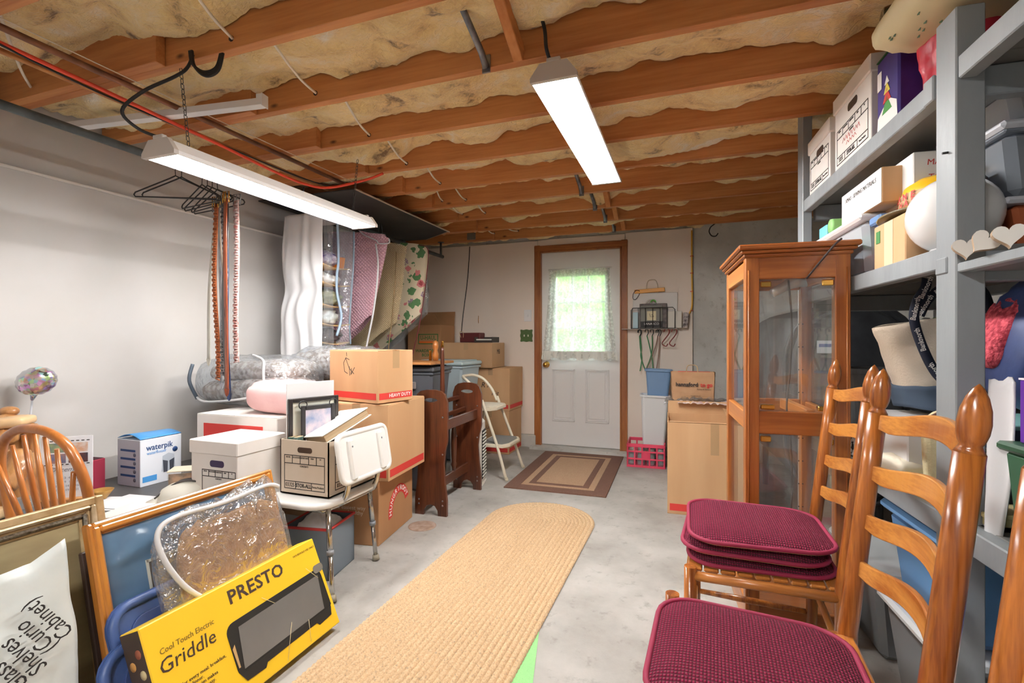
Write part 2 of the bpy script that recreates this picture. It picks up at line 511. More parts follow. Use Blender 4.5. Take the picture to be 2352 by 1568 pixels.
# ---- ceiling: subfloor, joists, wool in each bay
b = B(); b.box(((XL + XR) / 2, (YF + YB) / 2, ZS + .02), (XR - XL + .5, YB - YF + .7, .04))
ceil = struct(ob('ceiling', b, M_sub))
JY = [1.793 + .4305 * k - .003 for k in range(-9, 8)]       # joist centre lines (far bottom edge at 1.812 + ...)
jm = B(); jm.box((0, 0, 0), (XR - XL + .1, .038, ZS - ZJ), .002)
jm = jm.mesh('joist'); jm.materials.append(M_joist)
lm = B(); lm.box((0, 0, 0), (1.05, .038, ZS - ZJ), .002); lm = lm.mesh('lapped_joist'); lm.materials.append(M_joist)
for i, y in enumerate(JY):
    o = bpy.data.objects.new('joist', jm); COL.objects.link(o); o.parent = ceil
    o.location = ((XL + XR) / 2 + random.uniform(-.03, .03), y, (ZJ + ZS) / 2)
    if y > .4:
        o = bpy.data.objects.new('lapped_joist', lm); COL.objects.link(o); o.parent = ceil
        o.location = (XL + .51, y - .0385, (ZJ + ZS) / 2)
def batt(y0, y1, seed, x0, x1, deep):
    bb = B(); n = int((x1 - x0) / .022); w = y1 - y0
    def f(u, v):
        x = x0 + u * (x1 - x0); y = y0 + .004 + v * (w - .008)
        s = seed * 7.3
        a = abs(nz(x * 1.5 + s, v * 1.2, s)); c = nz(x * 3.1 + s, v * 2.2 + nz(x * 2, s), 2 + s); d = nz(x * 9 + s, v * 5 + 2 * nz(x * 3, s), 5 + s); e = nz(x * 34 + 3 * nz(x * 5, v * 3), v * 17, s)
        fold = max(0, nz(x * 2.6 + s, v * .8, 9 + s) - .18) * .16
        z = ZJ + deep + .05 * nz(x * .7 + s, 4.4) - .07 * a - .05 * c - .026 * d - .010 * e - fold
        z += .035 * (4 * (v - .5) ** 2 - .4) * (1 if v < .5 else .35)
        if u in (0., 1.): z = ZS - .01
        return (x, y + .02 * nz(x * 5, v * 3, s) * (v * (1 - v) * 4), max(ZJ + .012, min(ZS - .01, z)))
    bb.grid(f, n, 16)
    return bb
for i in range(len(JY) - 1):
    y0, y1 = JY[i] + .019, JY[i + 1] - .019
    if y1 < .3:
        continue
    ob('insulation_batt', batt(y0 + .001, y1 - .001, i + 1, XL + .02, XR - .02, .118 if y0 > 1 else .12), M_wool, ceil)
y0 = JY[-1] + .02
ob('insulation_batt', batt(y0, YB + .03, 33, XL + .02, XR - .02, .07), M_wool, ceil)
# the tail bay over the camera stays bare
# ---- wood blocking and steel bridging along the middle line of the joists
M_block = wood('fir_blocking', (206, 138, 76), (180, 108, 54), 'Y', ns=9, r=.62, bump=.1)
for k, (x, y0, y1) in enumerate(((-.60, JY[8] - .02, JY[9] + .0), (-.585, JY[14], JY[15]), (-.575, JY[15], JY[16]), (-.59, JY[13], JY[14]))):
    b = B(); L = y1 - y0 - .04
    s = .40
    b.xf((x, (y0 + y1) / 2, ZJ + .10), (R(-26), 0, 0)).box((0, 0, 0), (.038, L * 1.02, .062), .003)
    ob('cross_bridging', b, M_block, ceil)
for k, (x, j0, d) in enumerate(((-.74, 8, 1), (-.72, 12, 1), (-.70, 13, 1), (-.685, 14, 1), (-.67, 15, 1))):
    ya, yb = JY[j0] - .02, JY[j0 + 1] - .022
    b = B()
    b.tube([(x - .03, ya + .03, ZJ + .21), (x - .02, ya + .12, ZJ + .17), (x, yb - .05, ZJ + .03), (x, yb - .008, ZJ - .004)], [.012, .013, .014, .014], 6, sq=1.0)
    b.box((x, yb - .003, ZJ + .012), (.034, .006, .07), .001)
    ob('steel_strap', b, M_galv, ceil)

# ---- the door
d = struct(bpy.data.objects.new('door_1', None)); COL.objects.link(d); d.location = (DX0, YB + .02, DZ0)
DW, DH = DX1 - DX0, DZ1 - DZ0
def dz_(v): return ay(1330, v, YB).z - DZ0
WX0, WX1, WZ0, WZ1 = .125, DW - .125, .93, 1.80             # glazed opening in the slab
b = B(); T_ = .044
b.box((WX0 / 2, T_ / 2, DH / 2), (WX0, T_, DH))
b.box(((DW + WX1) / 2, T_ / 2, DH / 2), (DW - WX1, T_, DH))
b.box((DW / 2, T_ / 2, WZ0 / 2), (WX1 - WX0, T_, WZ0))
b.box((DW / 2, T_ / 2, (DH + WZ1) / 2), (WX1 - WX0, T_, DH - WZ1))
slab = ob('slab', b, M_doorw, d)
b = B()                                                     # raised lite frame and glazing bars
fw = .03
for x0, x1, z0, z1 in ((WX0 - .012, WX0 + fw, WZ0 - .012, WZ1 + .012), (WX1 - fw, WX1 + .012, WZ0 - .012, WZ1 + .012), (WX0 + fw, WX1 - fw, WZ0 - .012, WZ0 + fw), (WX0 + fw, WX1 - fw, WZ1 - fw, WZ1 + .012)):
    b.box(((x0 + x1) / 2, .018, (z0 + z1) / 2), (x1 - x0, .058, z1 - z0), .004)
ob('lite_frame', b, M_doorw, d)
gx = [WX0 + fw + (WX1 - WX0 - 2 * fw) * k / 3 for k in range(4)]
gz = [WZ0 + fw + (WZ1 - WZ0 - 2 * fw) * k / 3 for k in range(4)]
for k in (1, 2):
    b = B(); b.box((gx[k], .02, (WZ0 + WZ1) / 2), (.018, .03, WZ1 - WZ0 - 2 * fw), .003); ob('glazing_bar', b, M_doorw, d)
    b = B(); b.box(((WX0 + WX1) / 2, .02, gz[k]), (WX1 - WX0 - 2 * fw, .03, .018), .003); ob('glazing_bar', b, M_doorw, d)
M_glass = film('window_glass', (246, 250, 250), .97, .5, .02)
for i in range(3):
    for j in range(3):
        b = B(); b.box(((gx[i] + gx[i + 1]) / 2, .021, (gz[j] + gz[j + 1]) / 2), (gx[1] - gx[0] - .016, .004, gz[1] - gz[0] - .016))
        ob('pane', b, M_glass, d)
# two moulded lower panels
for cx in (DW * .285, DW * .715):
    b = B(); w, h, z = .245, .55, .525
    for ins, y, wd in ((0, -.004, .014), (.014, -.001, .012)):
        x0, x1, z0, z1 = cx - w / 2 + ins, cx + w / 2 - ins, z - h / 2 + ins, z + h / 2 - ins
        b.box((cx, y, z1 - wd / 2), (x1 - x0, .012, wd), .003); b.box((cx, y, z0 + wd / 2), (x1 - x0, .012, wd), .003)
        b.box((x0 + wd / 2, y, z), (wd, .012, h - 2 * ins), .003); b.box((x1 - wd / 2, y, z), (wd, .012, h - 2 * ins), .003)
    b.box((cx, -.003, z), (w - .075, .01, h - .075), .004)
    ob('moulded_panel', b, M_doorw, d)
kn = B(); kn.xf((.052, 0, .845), (PI / 2, 0, 0)).lathe([(.033, 0), (.033, .004), (.026, .008), (.012, .012), (.011, .03), (.022, .036), (.029, .048), (.027, .06), (.015, .068), (.001, .069)], 20)
ob('knob', kn, M_brass, d)
for z in (.28, 1.02, 1.72):
    b = B(); b.tube([(DW + .004, -.004, z), (DW + .004, -.004, z + .09)], .006, 8); ob('hinge', b, M_galv, d)
# jamb and casing
t = struct(ob('trim_1', B().box((DX0 - .008, YB + .03, (DZ1 + .04) / 2), (.012, .10, DZ1 - .04 + .04)).box((DX1 + .008, YB + .03, (DZ1 + .04) / 2), (.012, .10, DZ1)).box(((DX0 + DX1) / 2, YB + .03, DZ1 + .008), (DW + .03, .10, .012)), M_trimwood))
CW = .062
b = B(); b.box((DX0 - .014 - CW / 2, YB - .008, (DZ1 + CW + .03) / 2 + .01), (CW, .018, DZ1 + CW - .01), .004); ob('casing', b, M_trimwood, t)
b = B(); b.box((DX1 + .014 + CW / 2, YB - .008, (DZ1 + CW + .03) / 2 + .01), (CW, .018, DZ1 + CW - .01), .004); ob('casing', b, M_trimwood, t)
b = B(); b.box((0, 0, 0), (DW + .03 + 2 * CW, .02, CW), .004); ob('casing', b, M_trimwoodX, t, ((DX0 + DX1) / 2, YB - .009, DZ1 + .014 + CW / 2))

# lace curtain on a rod over the glazing
def lace_mat():
    mt, nt, bs, nd, lk = _new('lace')
    out = nd['Material Output']; v = _coords(nd, lk)
    vo = nd.new('ShaderNodeTexVoronoi'); vo.inputs['Scale'].default_value = 46
    n = nd.new('ShaderNodeTexNoise'); n.inputs['Scale'].default_value = 22; n.inputs['Detail'].default_value = 3
    lk.new(v, vo.inputs['Vector']); lk.new(v, n.inputs['Vector'])
    m = nd.new('ShaderNodeMath'); m.operation = 'MULTIPLY'; lk.new(vo.outputs['Distance'], m.inputs[0]); lk.new(n.outputs['Fac'], m.inputs[1])
    rp = nd.new('ShaderNodeValToRGB'); rp.color_ramp.elements[0].position = .12; rp.color_ramp.elements[1].position = .34
    rp.color_ramp.elements[0].color = (.12, .12, .12, 1); rp.color_ramp.elements[1].color = (.48, .48, .48, 1)
    lk.new(m.outputs[0], rp.inputs['Fac'])
    tr = nd.new('ShaderNodeBsdfTransparent'); df = nd.new('ShaderNodeBsdfDiffuse'); tl = nd.new('ShaderNodeBsdfTranslucent')
    df.inputs[0].default_value = lin((240, 240, 236)); tl.inputs[0].default_value = lin((236, 238, 230))
    a = nd.new('ShaderNodeMixShader'); a.inputs[0].default_value = .45; lk.new(df.outputs[0], a.inputs[1]); lk.new(tl.outputs[0], a.inputs[2])
    c = nd.new('ShaderNodeMixShader'); lk.new(rp.outputs['Color'], c.inputs[0]); lk.new(tr.outputs[0], c.inputs[2]); lk.new(a.outputs[0], c.inputs[1])
    lk.new(c.outputs[0], out.inputs['Surface'])
    return mt
M_lace = lace_mat()
cu = thing('lace_curtain', 'white lace curtain hanging over the window of the back door', 'curtain', (DX0 + DW / 2, YB - .012, DZ0))
def cf(u, v):
    z = 1.835 - v * (.93 + .0)
    w = .315 + .075 * v ** 1.5 + (.02 if v > .85 else 0) * nz(u * 3)
    x = (u - .5) * 2 * w
    y = -.022 + .010 * math.sin(u * 62 + 2 * nz(u * 5, v)) * (1 - .4 * v) + .008 * nz(u * 6, v * 3) - .012 * v
    if v > .96: z += .012 * math.sin(u * 26)
    return (x, y, z)
ob('cloth', B().grid(cf, 90, 24), M_lace, cu)
def hf(u, v):
    z = 1.835 - .93 + .085 * (1 - v) - (.014 * math.sin(u * 26) if v > .9 else 0)
    x = (u - .5) * 2 * (.388 + .012 * v)
    return (x, -.036 + .010 * math.sin(u * 62), z)
ob('ruffle', B().grid(hf, 90, 5), mat('lace_hem', (238, 240, 234), .9), cu)
b = B(); b.tube([(-.325, -.02, 1.845), (.325, -.02, 1.845)], .006, 8); b.box((-.325, -.008, 1.845), (.008, .024, .014)); b.box((.325, -.008, 1.845), (.008, .024, .014))
ob('rod', b, M_doorw, cu)

# ---- outdoors seen through the lace: lawn and a hedge
M_lawn = mat('lawn_grass', (120, 158, 74), .9, c2=(92, 132, 54), ns=2, bump=.5, bs=60)
lw = ob('lawn', B().grid(lambda u, v: (-14 + 26 * u, YB + .27 + 16 * v, -.05 + .35 * v + .04 * nz(u * 9, v * 9)), 30, 24), M_lawn); struct(lw)
M_leaf = mat('hedge_leaves', (128, 172, 84), .8, c2=(70, 112, 44), ns=9, bump=.6, bs=24)
for k, (hx, hy, hs, lb) in enumerate(((-7.3, 13.4, 1.7, 'rounded green shrub outdoors beyond the left panes'), (-2.85, 12.6, 2.0, 'tall green shrub outdoors behind the middle panes'), (.9, 13.0, 1.6, 'green shrub outdoors seen through the right panes'))):
    b = B()
    def sf(u, v):
        t = u * 2 * PI; p = v * PI; dd = Vector((math.sin(p) * math.cos(t), math.sin(p) * math.sin(t), -math.cos(p)))
        rr = hs * (1 + .18 * mnoise.noise(dd * 2 + Vector((k, 0, 0))) + .10 * mnoise.noise(dd * 7))
        return dd * rr
    b.grid(sf, 40, 24)
    tag(ob('shrub', b, M_leaf, None, (hx, hy, hs * .85)), lb, 'shrub', 'shrubs outside the door')
# ================================================================ SHOP LIGHTS
M_enamel = mat('white_enamel', (236, 236, 236), .35)
M_encap = mat('grey_end_cap', (196, 188, 180), .45)
def tube_mat(k):
    mt, nt, bs, nd, lk = _new('lit_tube')
    out = nd['Material Output']
    e = nd.new('ShaderNodeEmission'); e.inputs[0].default_value = (1, .985, .96, 1); e.inputs[1].default_value = LAMP * k
    lk.new(e.outputs[0], out.inputs['Surface']); return mt
M_lit = tube_mat(1.0); M_lit_dim = tube_mat(.50)  # left light's tubes dimmed to keep the wall from blowing out
def shop_light(label, loc, L=1.22, lit=None):
    t = thing('shop_light', label, 'light fixture', loc, 0, 'fluorescent shop lights')
    # open trough: top plate and two flared sides, made as one folded sheet
    prof = [(-.085, 0), (-.083, .012), (-.048, .055), (.048, .055), (.083, .012), (.085, 0), (.082, -.004)]
    def f(u, v):
        k = v * (len(prof) - 1); i = min(int(k), len(prof) - 2); a = k - i
        return (prof[i][0] * (1 - a) + prof[i + 1][0] * a, (u - .5) * L, prof[i][1] * (1 - a) + prof[i + 1][1] * a)
    ob('reflector', B().grid(f, 1, (len(prof) - 1) * 1, sm=False), M_enamel, t, solid=.0016)
    for s in (-1, 1):
        b = B(); b.prism([(-.087, -.004), (.087, -.004), (.087, .012), (.051, .060), (-.051, .060), (-.087, .012)], .018, 'XZ', s * (L / 2 + .004))
        b.box((0, s * (L / 2 + .004), .068), (.05, .02, .014), .002)
        ob('end_cap', b, M_encap, t)
    for x in (-.034, .034):
        b = B(); b.tube([(x, -L / 2 + .02, .011), (x, L / 2 - .02, .011)], .0155, 12)
        ob('tube', b, lit or M_lit, t)
    return t
def chain(parent, p0, p1, n=12):
    b = B(); p0, p1 = Vector(p0), Vector(p1)
    for i in range(n):
        c = p0.lerp(p1, (i + .5) / n); h = (p1 - p0).length / n * .62
        w = .006
        e = Vector((w, 0, 0)) if i % 2 else Vector((0, w, 0))
        up = (p1 - p0).normalized() * h
        b.tube([c - up, c - up * .6 + e, c + up * .6 + e, c + up, c + up * .6 - e, c - up * .6 - e], .0014, 5, closed=True)
    return ob('chain', b, mat('chain_steel', (92, 90, 88), .4, .9), parent)
# left light hangs low on two chains
sl = shop_light('long lit shop light hanging on chains in front of the painted wall', (-1.85, 1.887, 1.822), lit=M_lit_dim)
chain(sl, (0, -.50, .056), (-.02, -.52, ZJ - 1.822), 16)
chain(sl, (0, .50, .056), (.02, .52, ZJ - 1.822), 16)
b = B(); b.tube(smooth([(-.02, -.60, .075), (-.05, -.66, .09), (-.07, -.70, .14), (-.02, -.66, .22), (.06, -.60, .29), (.09, -.575, .33), (.10, -.56, .385)]), .006, 8)
ob('power_cord', b, M_black, sl)
# spare loops of the cord held under the joist
b = B()
for k in range(3):
    a = k * .006
    b.tube(smooth([(-1.745 + a, 1.31, 2.21), (-1.738 + a, 1.315, 2.165 - a), (-1.70 + a, 1.33, 2.135 - a * 1.5), (-1.655 + a, 1.345, 2.15 - a), (-1.635 + a, 1.35, 2.21)]), .0055, 7)
tag(ob('cord_loop', b, M_black), 'black spare cord looped under a joist above the low light', 'cord')
# right light close under the joists
sr = shop_light('lit shop light fixed close under the joists in front of the door', (-.455, 2.325, 2.075))
for y in (-.5, .5):
    b = B(); b.tube([(0, y, .056), (-.02, y - .01, .09), (-.03, y - .02, ZJ - 2.075 + .03)], .002, 6); ob('hanging_wire', b, M_galv, sr)
b = B(); b.tube(smooth([(-.015, -.60, .07), (-.02, -.64, .10), (-.03, -.63, .18), (-.05, -.66, .26), (-.055, -.72, .34)]), .007, 8)
ob('power_cord', b, M_black, sr)
# added fill light, unseen behind the camera, to brighten the near end
s3 = shop_light('added fill light shaped as a shop light, unseen behind the camera', (-.6, -.75, 2.085))
for y in (-.5, .5):
    b = B(); b.tube([(0, y, .056), (0, y, .13)], .002, 6); ob('hanging_wire', b, M_galv, s3)
# ================================================================ PIPES AND CABLES UNDER THE JOISTS
M_copper = mat('old_copper', (150, 104, 78), .45, .7, c2=(112, 78, 62), ns=12)
M_copper2 = mat('bright_copper', (196, 140, 88), .4, .6, c2=(170, 112, 70), ns=12)
M_pex = mat('red_pex', (226, 72, 42), .45)
tag(ob('water_pipe', B().tube([(-2.315, .25, 2.172), (-2.31, 3.1, 2.165)], .011, 10), M_copper2), 'light copper pipe running along the underside of the joists beside the red tube', 'pipe', 'copper pipes under the joists')
tag(ob('water_pipe', B().tube([(-2.165, .25, 2.182), (-2.16, 2.7, 2.182)], .012, 10), M_copper), 'dark copper pipe on the inner side of the red tube under the joists', 'pipe', 'copper pipes under the joists')
tag(ob('red_tube', B().tube(smooth([(-2.234, .2, 2.165), (-2.234, 1.0, 2.160), (-2.234, 1.75, 2.131), (-2.234, 2.15, 2.107), (-2.22, 2.40, 2.099), (-2.14, 2.53, 2.105), (-1.92, 2.60, 2.15), (-1.80, 2.62, 2.185)]), .008, 10), M_pex), 'red plastic water tube bending away below the joists', 'tube')
tag(ob('black_cable', B().tube(smooth([(-2.19, .25, 2.20), (-2.20, .8, 2.155), (-2.27, 1.3, 2.15), (-2.275, 1.9, 2.15), (-2.27, 2.4, 2.15), (-2.26, 2.7, 2.17)]), .004, 6), M_black), 'thin black cable strung along the copper pipes', 'cable')
tag(ob('bell_wire', B().tube(smooth([(-2.12, .25, 2.19), (-2.11, .9, 2.185), (-2.11, 1.6, 2.185), (-2.10, 2.6, 2.19), (-2.10, 2.7, 2.19)]), .002, 5), M_whitecable), 'thin pale wire strung under the joists beside the dark pipe', 'wire')
# white cables that pass through drilled holes from joist to joist
CAB = [((368, 0), (532, 89)), ((-8, 183), (73, 212)), ((614, 127), (725, 214)), ((782, 250), (848, 311)), ((879, 339), (934, 379)),
       ((971, 402), (1011, 421)), ((998, 445), (1016, 461)), ((1037, 440), (1070, 459)), ((1028, 482), (1062, 491)), ((1091, 475), (1114, 489)), ((1112, 531), (1135, 536)), ((1150, 530), (1190, 530))]
CABL = ['white cable between the two joists nearest the camera', 'short white cable at the left edge above the grey rod', 'white cable crossing the bay right of the white angle bracket',
        'white cable crossing the bay beside the hanging tuft of wool', 'white cable drooping in the bay above the far end of the low light', 'white cable over the black board, in the ragged wool',
        'short curled white cable over the black board, left of a paired cable', 'paired white cable at the knot hole over the black board', 'curved white cable in the third bay from the back wall, left one',
        'white cable in the third bay from the back wall, right one', 'short white cable beside the grey junction box', 'white cable nearest the back door along the last joist']
for (p0, p1), lb in zip(CAB, CABL):
    best = min(range(len(JY)), key=lambda k: abs(ay(p1[0], p1[1], JY[k] - .02).z - (ZJ + .085)))
    y1 = JY[best] - .02; y0 = JY[best - 1] + .03
    e = ay(p1[0], p1[1], y1); s = ay(p0[0], p0[1], y0)
    s.z = max(s.z, ZJ + .055); e.z = max(e.z, ZJ + .03)
    m = s.lerp(e, .6); m.z -= .018
    t = thing('white_cable', lb, 'cable', e, 0, 'white cables through the joists')
    ob('sheath', B().tube(smooth([s - e, m - e, Vector((0, .012, 0))]), .0055, 7), M_whitecable, t)
    ob('drilled_hole', B().xf((0, -.0005, 0), (PI / 2, 0, 0)).lathe([(.011, 0), (.011, .003), (.001, .003)], 10), mat('hole_dark', (52, 30, 18), .9), t)

# white angle bracket (track) under the joists at the left
p1 = ay(600, 232, 1.62); p0 = Vector((-1.10, 1.62, p1.z)); PR = p1.copy()
t = thing('track_rail', 'white enamelled rail bent up at one end under the joists', 'rail', (p1.x, 1.62, 0), R(7.15))
p1 = Vector((0, 0, p1.z))
def rail(x0, x1, y, z):
    bb = B()
    bb.box(((x0 + x1) / 2, y, z), (x1 - x0, .006, .030), .001); bb.box(((x0 + x1) / 2, y + .018, z - .013), (x1 - x0, .036, .005), .001)
    bb.box(((x0 + x1) / 2, y + .035, z - .003), (x1 - x0, .004, .022), .001)
    return bb
ob('rail', rail(p0.x, 0, 0, p1.z), M_enamel, t)
b = B(); b.box((.003, .017, p1.z + .008), (.005, .04, .055), .001); b.box((-.012, .002, p1.z + .012), (.03, .005, .045), .001)
ob('end_bracket', b, M_enamel, t)

# long clothes rod (grey pipe) along the left wall
M_rod = mat('painted_grey_pipe', (92, 100, 102), .5, .3, c2=(72, 78, 80), ns=14)
RX, RZ = -2.50, 2.047
OX = -2.60                                                   # middle of the hung clothes
t = thing('clothes_rod', 'long grey pipe rod running along the left wall under the joists', 'clothes rod', (RX, 0, RZ))
ob('pipe', B().tube([(0, -.6, 0), (0, 4.74, 0)], .0185, 14), M_rod, t)
b = B(); b.tube([(0, 4.70, .0), (0, 4.70, .150)], .012, 8); b.lathe([(.02, .144), (.035, .146), (.035, .150), (.001, .150)], 12, (0, 4.70, 0))
ob('flange', b, M_rod, t)
for y in (.98, 2.7, 3.6):
    ob('hook_strap', B().tube([(0, y, .15), (.02, y, .03), (.0, y, -.022), (-.02, y, .03), (0, y, .15)], .003, 5), M_galv, t)

# black board fixed flat under the joists above the clothes
t = thing('ceiling_board', 'black board with pale edges fixed flat under the joists', 'board', (0, 0, 0))
poly = [(-2.09, 2.72), (-2.085, 4.06), (-2.45, 4.30), (-2.93, 4.30), (-2.93, 2.72)]
ob('board', B().prism(poly, .008, 'XY', ZJ - .052), M_dark, t)
for a, c in ((0, 1), (1, 2)):
    x0, y0 = poly[a]; x1, y1 = poly[c]
    ob('edge_strip', B().tube([(x0, y0, ZJ - .053), (x1 + (x1 - x0) * .02, y1 + (y1 - y0) * .02, ZJ - .053)], .0065, 4, sm=False), mat('pale_edge', (176, 160, 146), .6), t)
for x, y in ((-2.2, 2.9), (-2.2, 3.9), (-2.8, 3.0), (-2.8, 4.1)):
    ob('spacer', B().box((x, y, ZJ - .024), (.04, .04, .05)), M_block, t)

# small fittings at the back end of the ceiling
q = ay(1085, 545, JY[16] - .03)
b = B(); b.box((0, 0, 0), (.10, .04, .075), .003); t = thing('junction_box', 'small grey junction box on the last joist before the back wall', 'junction box', (q.x, JY[16] - .04, ZJ + .045))
ob('body', b, M_galv, t); ob('cover', B().box((0, -.021, 0), (.094, .003, .07), .001), mat('grey_cover', (128, 126, 122), .5, .5), t)
q = ay(1640, 520, 4.93)
b = B(); b.tube(smooth([(-.035, 0, .075), (-.02, 0, .105), (.015, 0, .11), (.035, 0, .08), (.025, 0, .045), (0, 0, .02), (-.03, 0, -.005), (-.042, 0, -.045), (-.02, 0, -.085), (.015, 0, -.09), (.035, 0, -.065)]), .0055, 7)
tag(ob('wire_hook', b, M_black, None, (q.x, 4.93, q.z)), 'curly black wire hook hanging at the top of the bare concrete', 'hook')
# tuft of wool hanging on a thread below the joists
q = ay(1568, 345, JY[13] - .03)
t = thing('wool_tuft', 'pale tuft of insulation wool dangling on a thread below a joist', 'insulation', (q.x, q.y, q.z))
b = B(); b.tube(smooth([(0, 0, .09), (.002, .002, .04), (0, 0, 0)]), [.003] * 13, 5); ob('thread', b, M_wool, t)
def tuft(u, v):
    a = u * 2 * PI; p = v * PI
    r_ = .018 * (1 + .9 * nz(math.cos(a) * 2, math.sin(a) * 2, v * 4))
    return (r_ * math.sin(p) * math.cos(a), r_ * math.sin(p) * math.sin(a), -.03 - .05 * (-math.cos(p)) * -1 * .9)
ob('tuft', B().grid(tuft, 14, 10), M_wool, t)
b = B(); b.tube([(-.005, 0, -.06), (-.025, 0, -.10)], [.008, .002], 6); b.tube([(.005, 0, -.06), (.022, 0, -.095)], [.009, .002], 6); ob('wisp', b, M_wool, t)
# long drop cord on the back wall above the boxes and a small hook
b = B(); p = [ay(1079, 566, YB - .012), ay(1074, 640, YB - .012), ay(1064, 720, YB - .012), ay(1060, 762, YB - .012)]
tag(ob('drop_cord', B().tube(smooth(p), .0045, 6), M_black), 'thin dark cord hanging down the back wall above the cartons', 'cord')
p = [ay(1099, 725, YB - .006), ay(1098.5, 735, YB - .014), ay(1099, 742, YB - .004)]
tag(ob('wall_hook', B().tube(smooth(p), .003, 6), M_brass), 'tiny brass hook on the back wall left of the switch', 'hook')

# ================================================================ HANGERS AND BELTS ON THE ROD
M_hanger = mat('black_wire', (34, 32, 32), .4)
def hanger_mesh():
    bb = B()
    pts = [(0, 0, -.035), (.03, 0, -.05), (.20, 0, -.125), (.207, 0, -.137), (.20, 0, -.147), (0, 0, -.147), (-.20, 0, -.147), (-.207, 0, -.137), (-.20, 0, -.125), (-.03, 0, -.05)]
    bb.tube(pts, .0036, 6, closed=True)
    hk = [(0, 0, -.035), (0, 0, .0), (.018, 0, .012), (.021, 0, .032), (.008, 0, .045), (-.012, 0, .04), (-.018, 0, .028)]
    bb.tube(smooth(hk), .002, 6)
    return bb.mesh('wire_hanger')
hme = hanger_mesh(); hme.materials.append(M_hanger)
HL = [(1.80, 24, 0, 'outermost black hanger, sticking furthest out to the left'), (1.835, 18, .004, 'second black hanger from the left on the rod'), (1.95, -12, 0, 'black hanger crossing the others, tilted back at the right'),
      (1.98, -6, .003, 'black hanger in the front of the belt bundle'), (2.01, -10, .002, 'black hanger in the middle of the belt bundle'), (2.04, -3, 0, 'rearmost black hanger carrying belts')]
for y, a, dz, lb in HL:
    o = bpy.data.objects.new('wire_hanger', hme); COL.objects.link(o)
    o.location = (RX, y, RZ - .023 + dz); o.rotation_euler = (R(random.uniform(-3, 3)), R(random.uniform(-3, 3)), R(a)); tag(o, lb, 'hanger', 'black hangers on the rod')
def belt(label, x0, x1, ytop, wdt, c, zbot, kind='leather', c2=None, seed=0, y=2.10):
    ztop = RZ - .165
    x0 = -2.505 + (x0 + 2.585) * 1.38; x1 = -2.505 + (x1 + 2.585) * 1.38; y -= .075
    L = ztop - zbot
    t = thing('belt', label, 'belt', (x0, y + .015 * seed % .06 - .03, ztop), R(-8 + 4 * (seed % 5)), 'belts hanging from the hangers')
    mm = mat('belt_%d' % seed, c, .38 if kind != 'woven' else .7, c2=c2, ns=60, stretch=(1, 1, .25 if kind != 'woven' else 1), bump=.4 if kind == 'woven' else .1, bs=90, coat=.3 if kind == 'patent' else 0)
    def f(u, v):
        z = -v * L
        x = (x1 - x0) * v + .012 * math.sin(v * 5 + seed) * v + (u - .5) * wdt
        return (x, .008 * math.sin(v * 6 + seed * 2) + .004 * math.cos(u * 3), z)
    bm = B(); bm.grid(f, 3, 28)
    # pointed tongue
    ob('strap', bm, mm, t, solid=.004)
    fr = B(); w = wdt * .62
    fr.tube([(-w, 0, .035), (w, 0, .035), (w, 0, -.02), (-w, 0, -.02)], .0035, 6, closed=True); fr.tube([(0, -.004, .035), (0, -.006, -.02)], .0025, 6)
    ob('buckle', fr, M_brass if seed % 2 == 0 else M_galv, t)
    if kind == 'woven':
        zz = B()
        for i in range(int(L / .014)):
            k = -.02 - i * .014; v = -k / L
            xo = (x1 - x0) * v + .012 * math.sin(v * 5 + seed) * v; yo = .008 * math.sin(v * 6 + seed * 2)
            s = 1 if i % 2 else -1
            zz.tube([(xo - wdt * .45, yo - .004, k + s * .004), (xo + wdt * .45, yo - .004, k - s * .004)], .0036, 5)
        ob('plait', zz, mm, t)
    else:
        v = 1.0; xo = (x1 - x0) + .012 * math.sin(5 + seed)
        ob('tip', B().prism([(xo - wdt / 2, -L + .002), (xo + wdt / 2, -L + .002), (xo + wdt * .3, -L - .03), (xo, -L - .04), (xo - wdt * .3, -L - .03)], .004, 'XZ', .008 * math.sin(6 + seed * 2)), mm, t)
    return t
belt('long white belt at the left of the belt bundle, tip touching the bag', -2.585, -2.63, 0, .035, (206, 202, 190), 1.03, 'leather', (190, 186, 172), 1, 2.12)
belt('silver grey striped belt, second from the left of the bundle', -2.555, -2.555, 0, .034, (196, 198, 204), .90, 'leather', (120, 124, 134), 2, 2.11)
belt('navy striped cloth belt hanging low with a dark tip', -2.530, -2.515, 0, .036, (60, 78, 120), .84, 'leather', (30, 38, 62), 3, 2.09)
belt('plaited brown belt with a brass buckle', -2.525, -2.52, 0, .030, (176, 96, 48), .93, 'woven', (140, 70, 32), 4, 2.07)
belt('narrow cream belt between the plaited and black belts', -2.497, -2.49, 0, .022, (206, 190, 170), 1.12, 'leather', (186, 168, 146), 5, 2.06)
belt('black and white lettered belt in the middle of the bundle', -2.474, -2.46, 0, .036, (44, 42, 46), .95, 'woven', (150, 144, 146), 6, 2.03)
belt('glossy black laced belt right of the middle', -2.445, -2.435, 0, .040, (26, 26, 30), .98, 'patent', (40, 40, 46), 7, 1.99)
belt('shiny tan leather belt hanging at the front of the bundle', -2.425, -2.425, 0, .030, (158, 78, 44), .88, 'patent', (128, 56, 28), 8, 2.02)
belt('white woven belt with red edge at the right of the bundle', -2.415, -2.42, 0, .034, (222, 214, 210), 1.02, 'woven', (190, 120, 112), 9, 2.06)

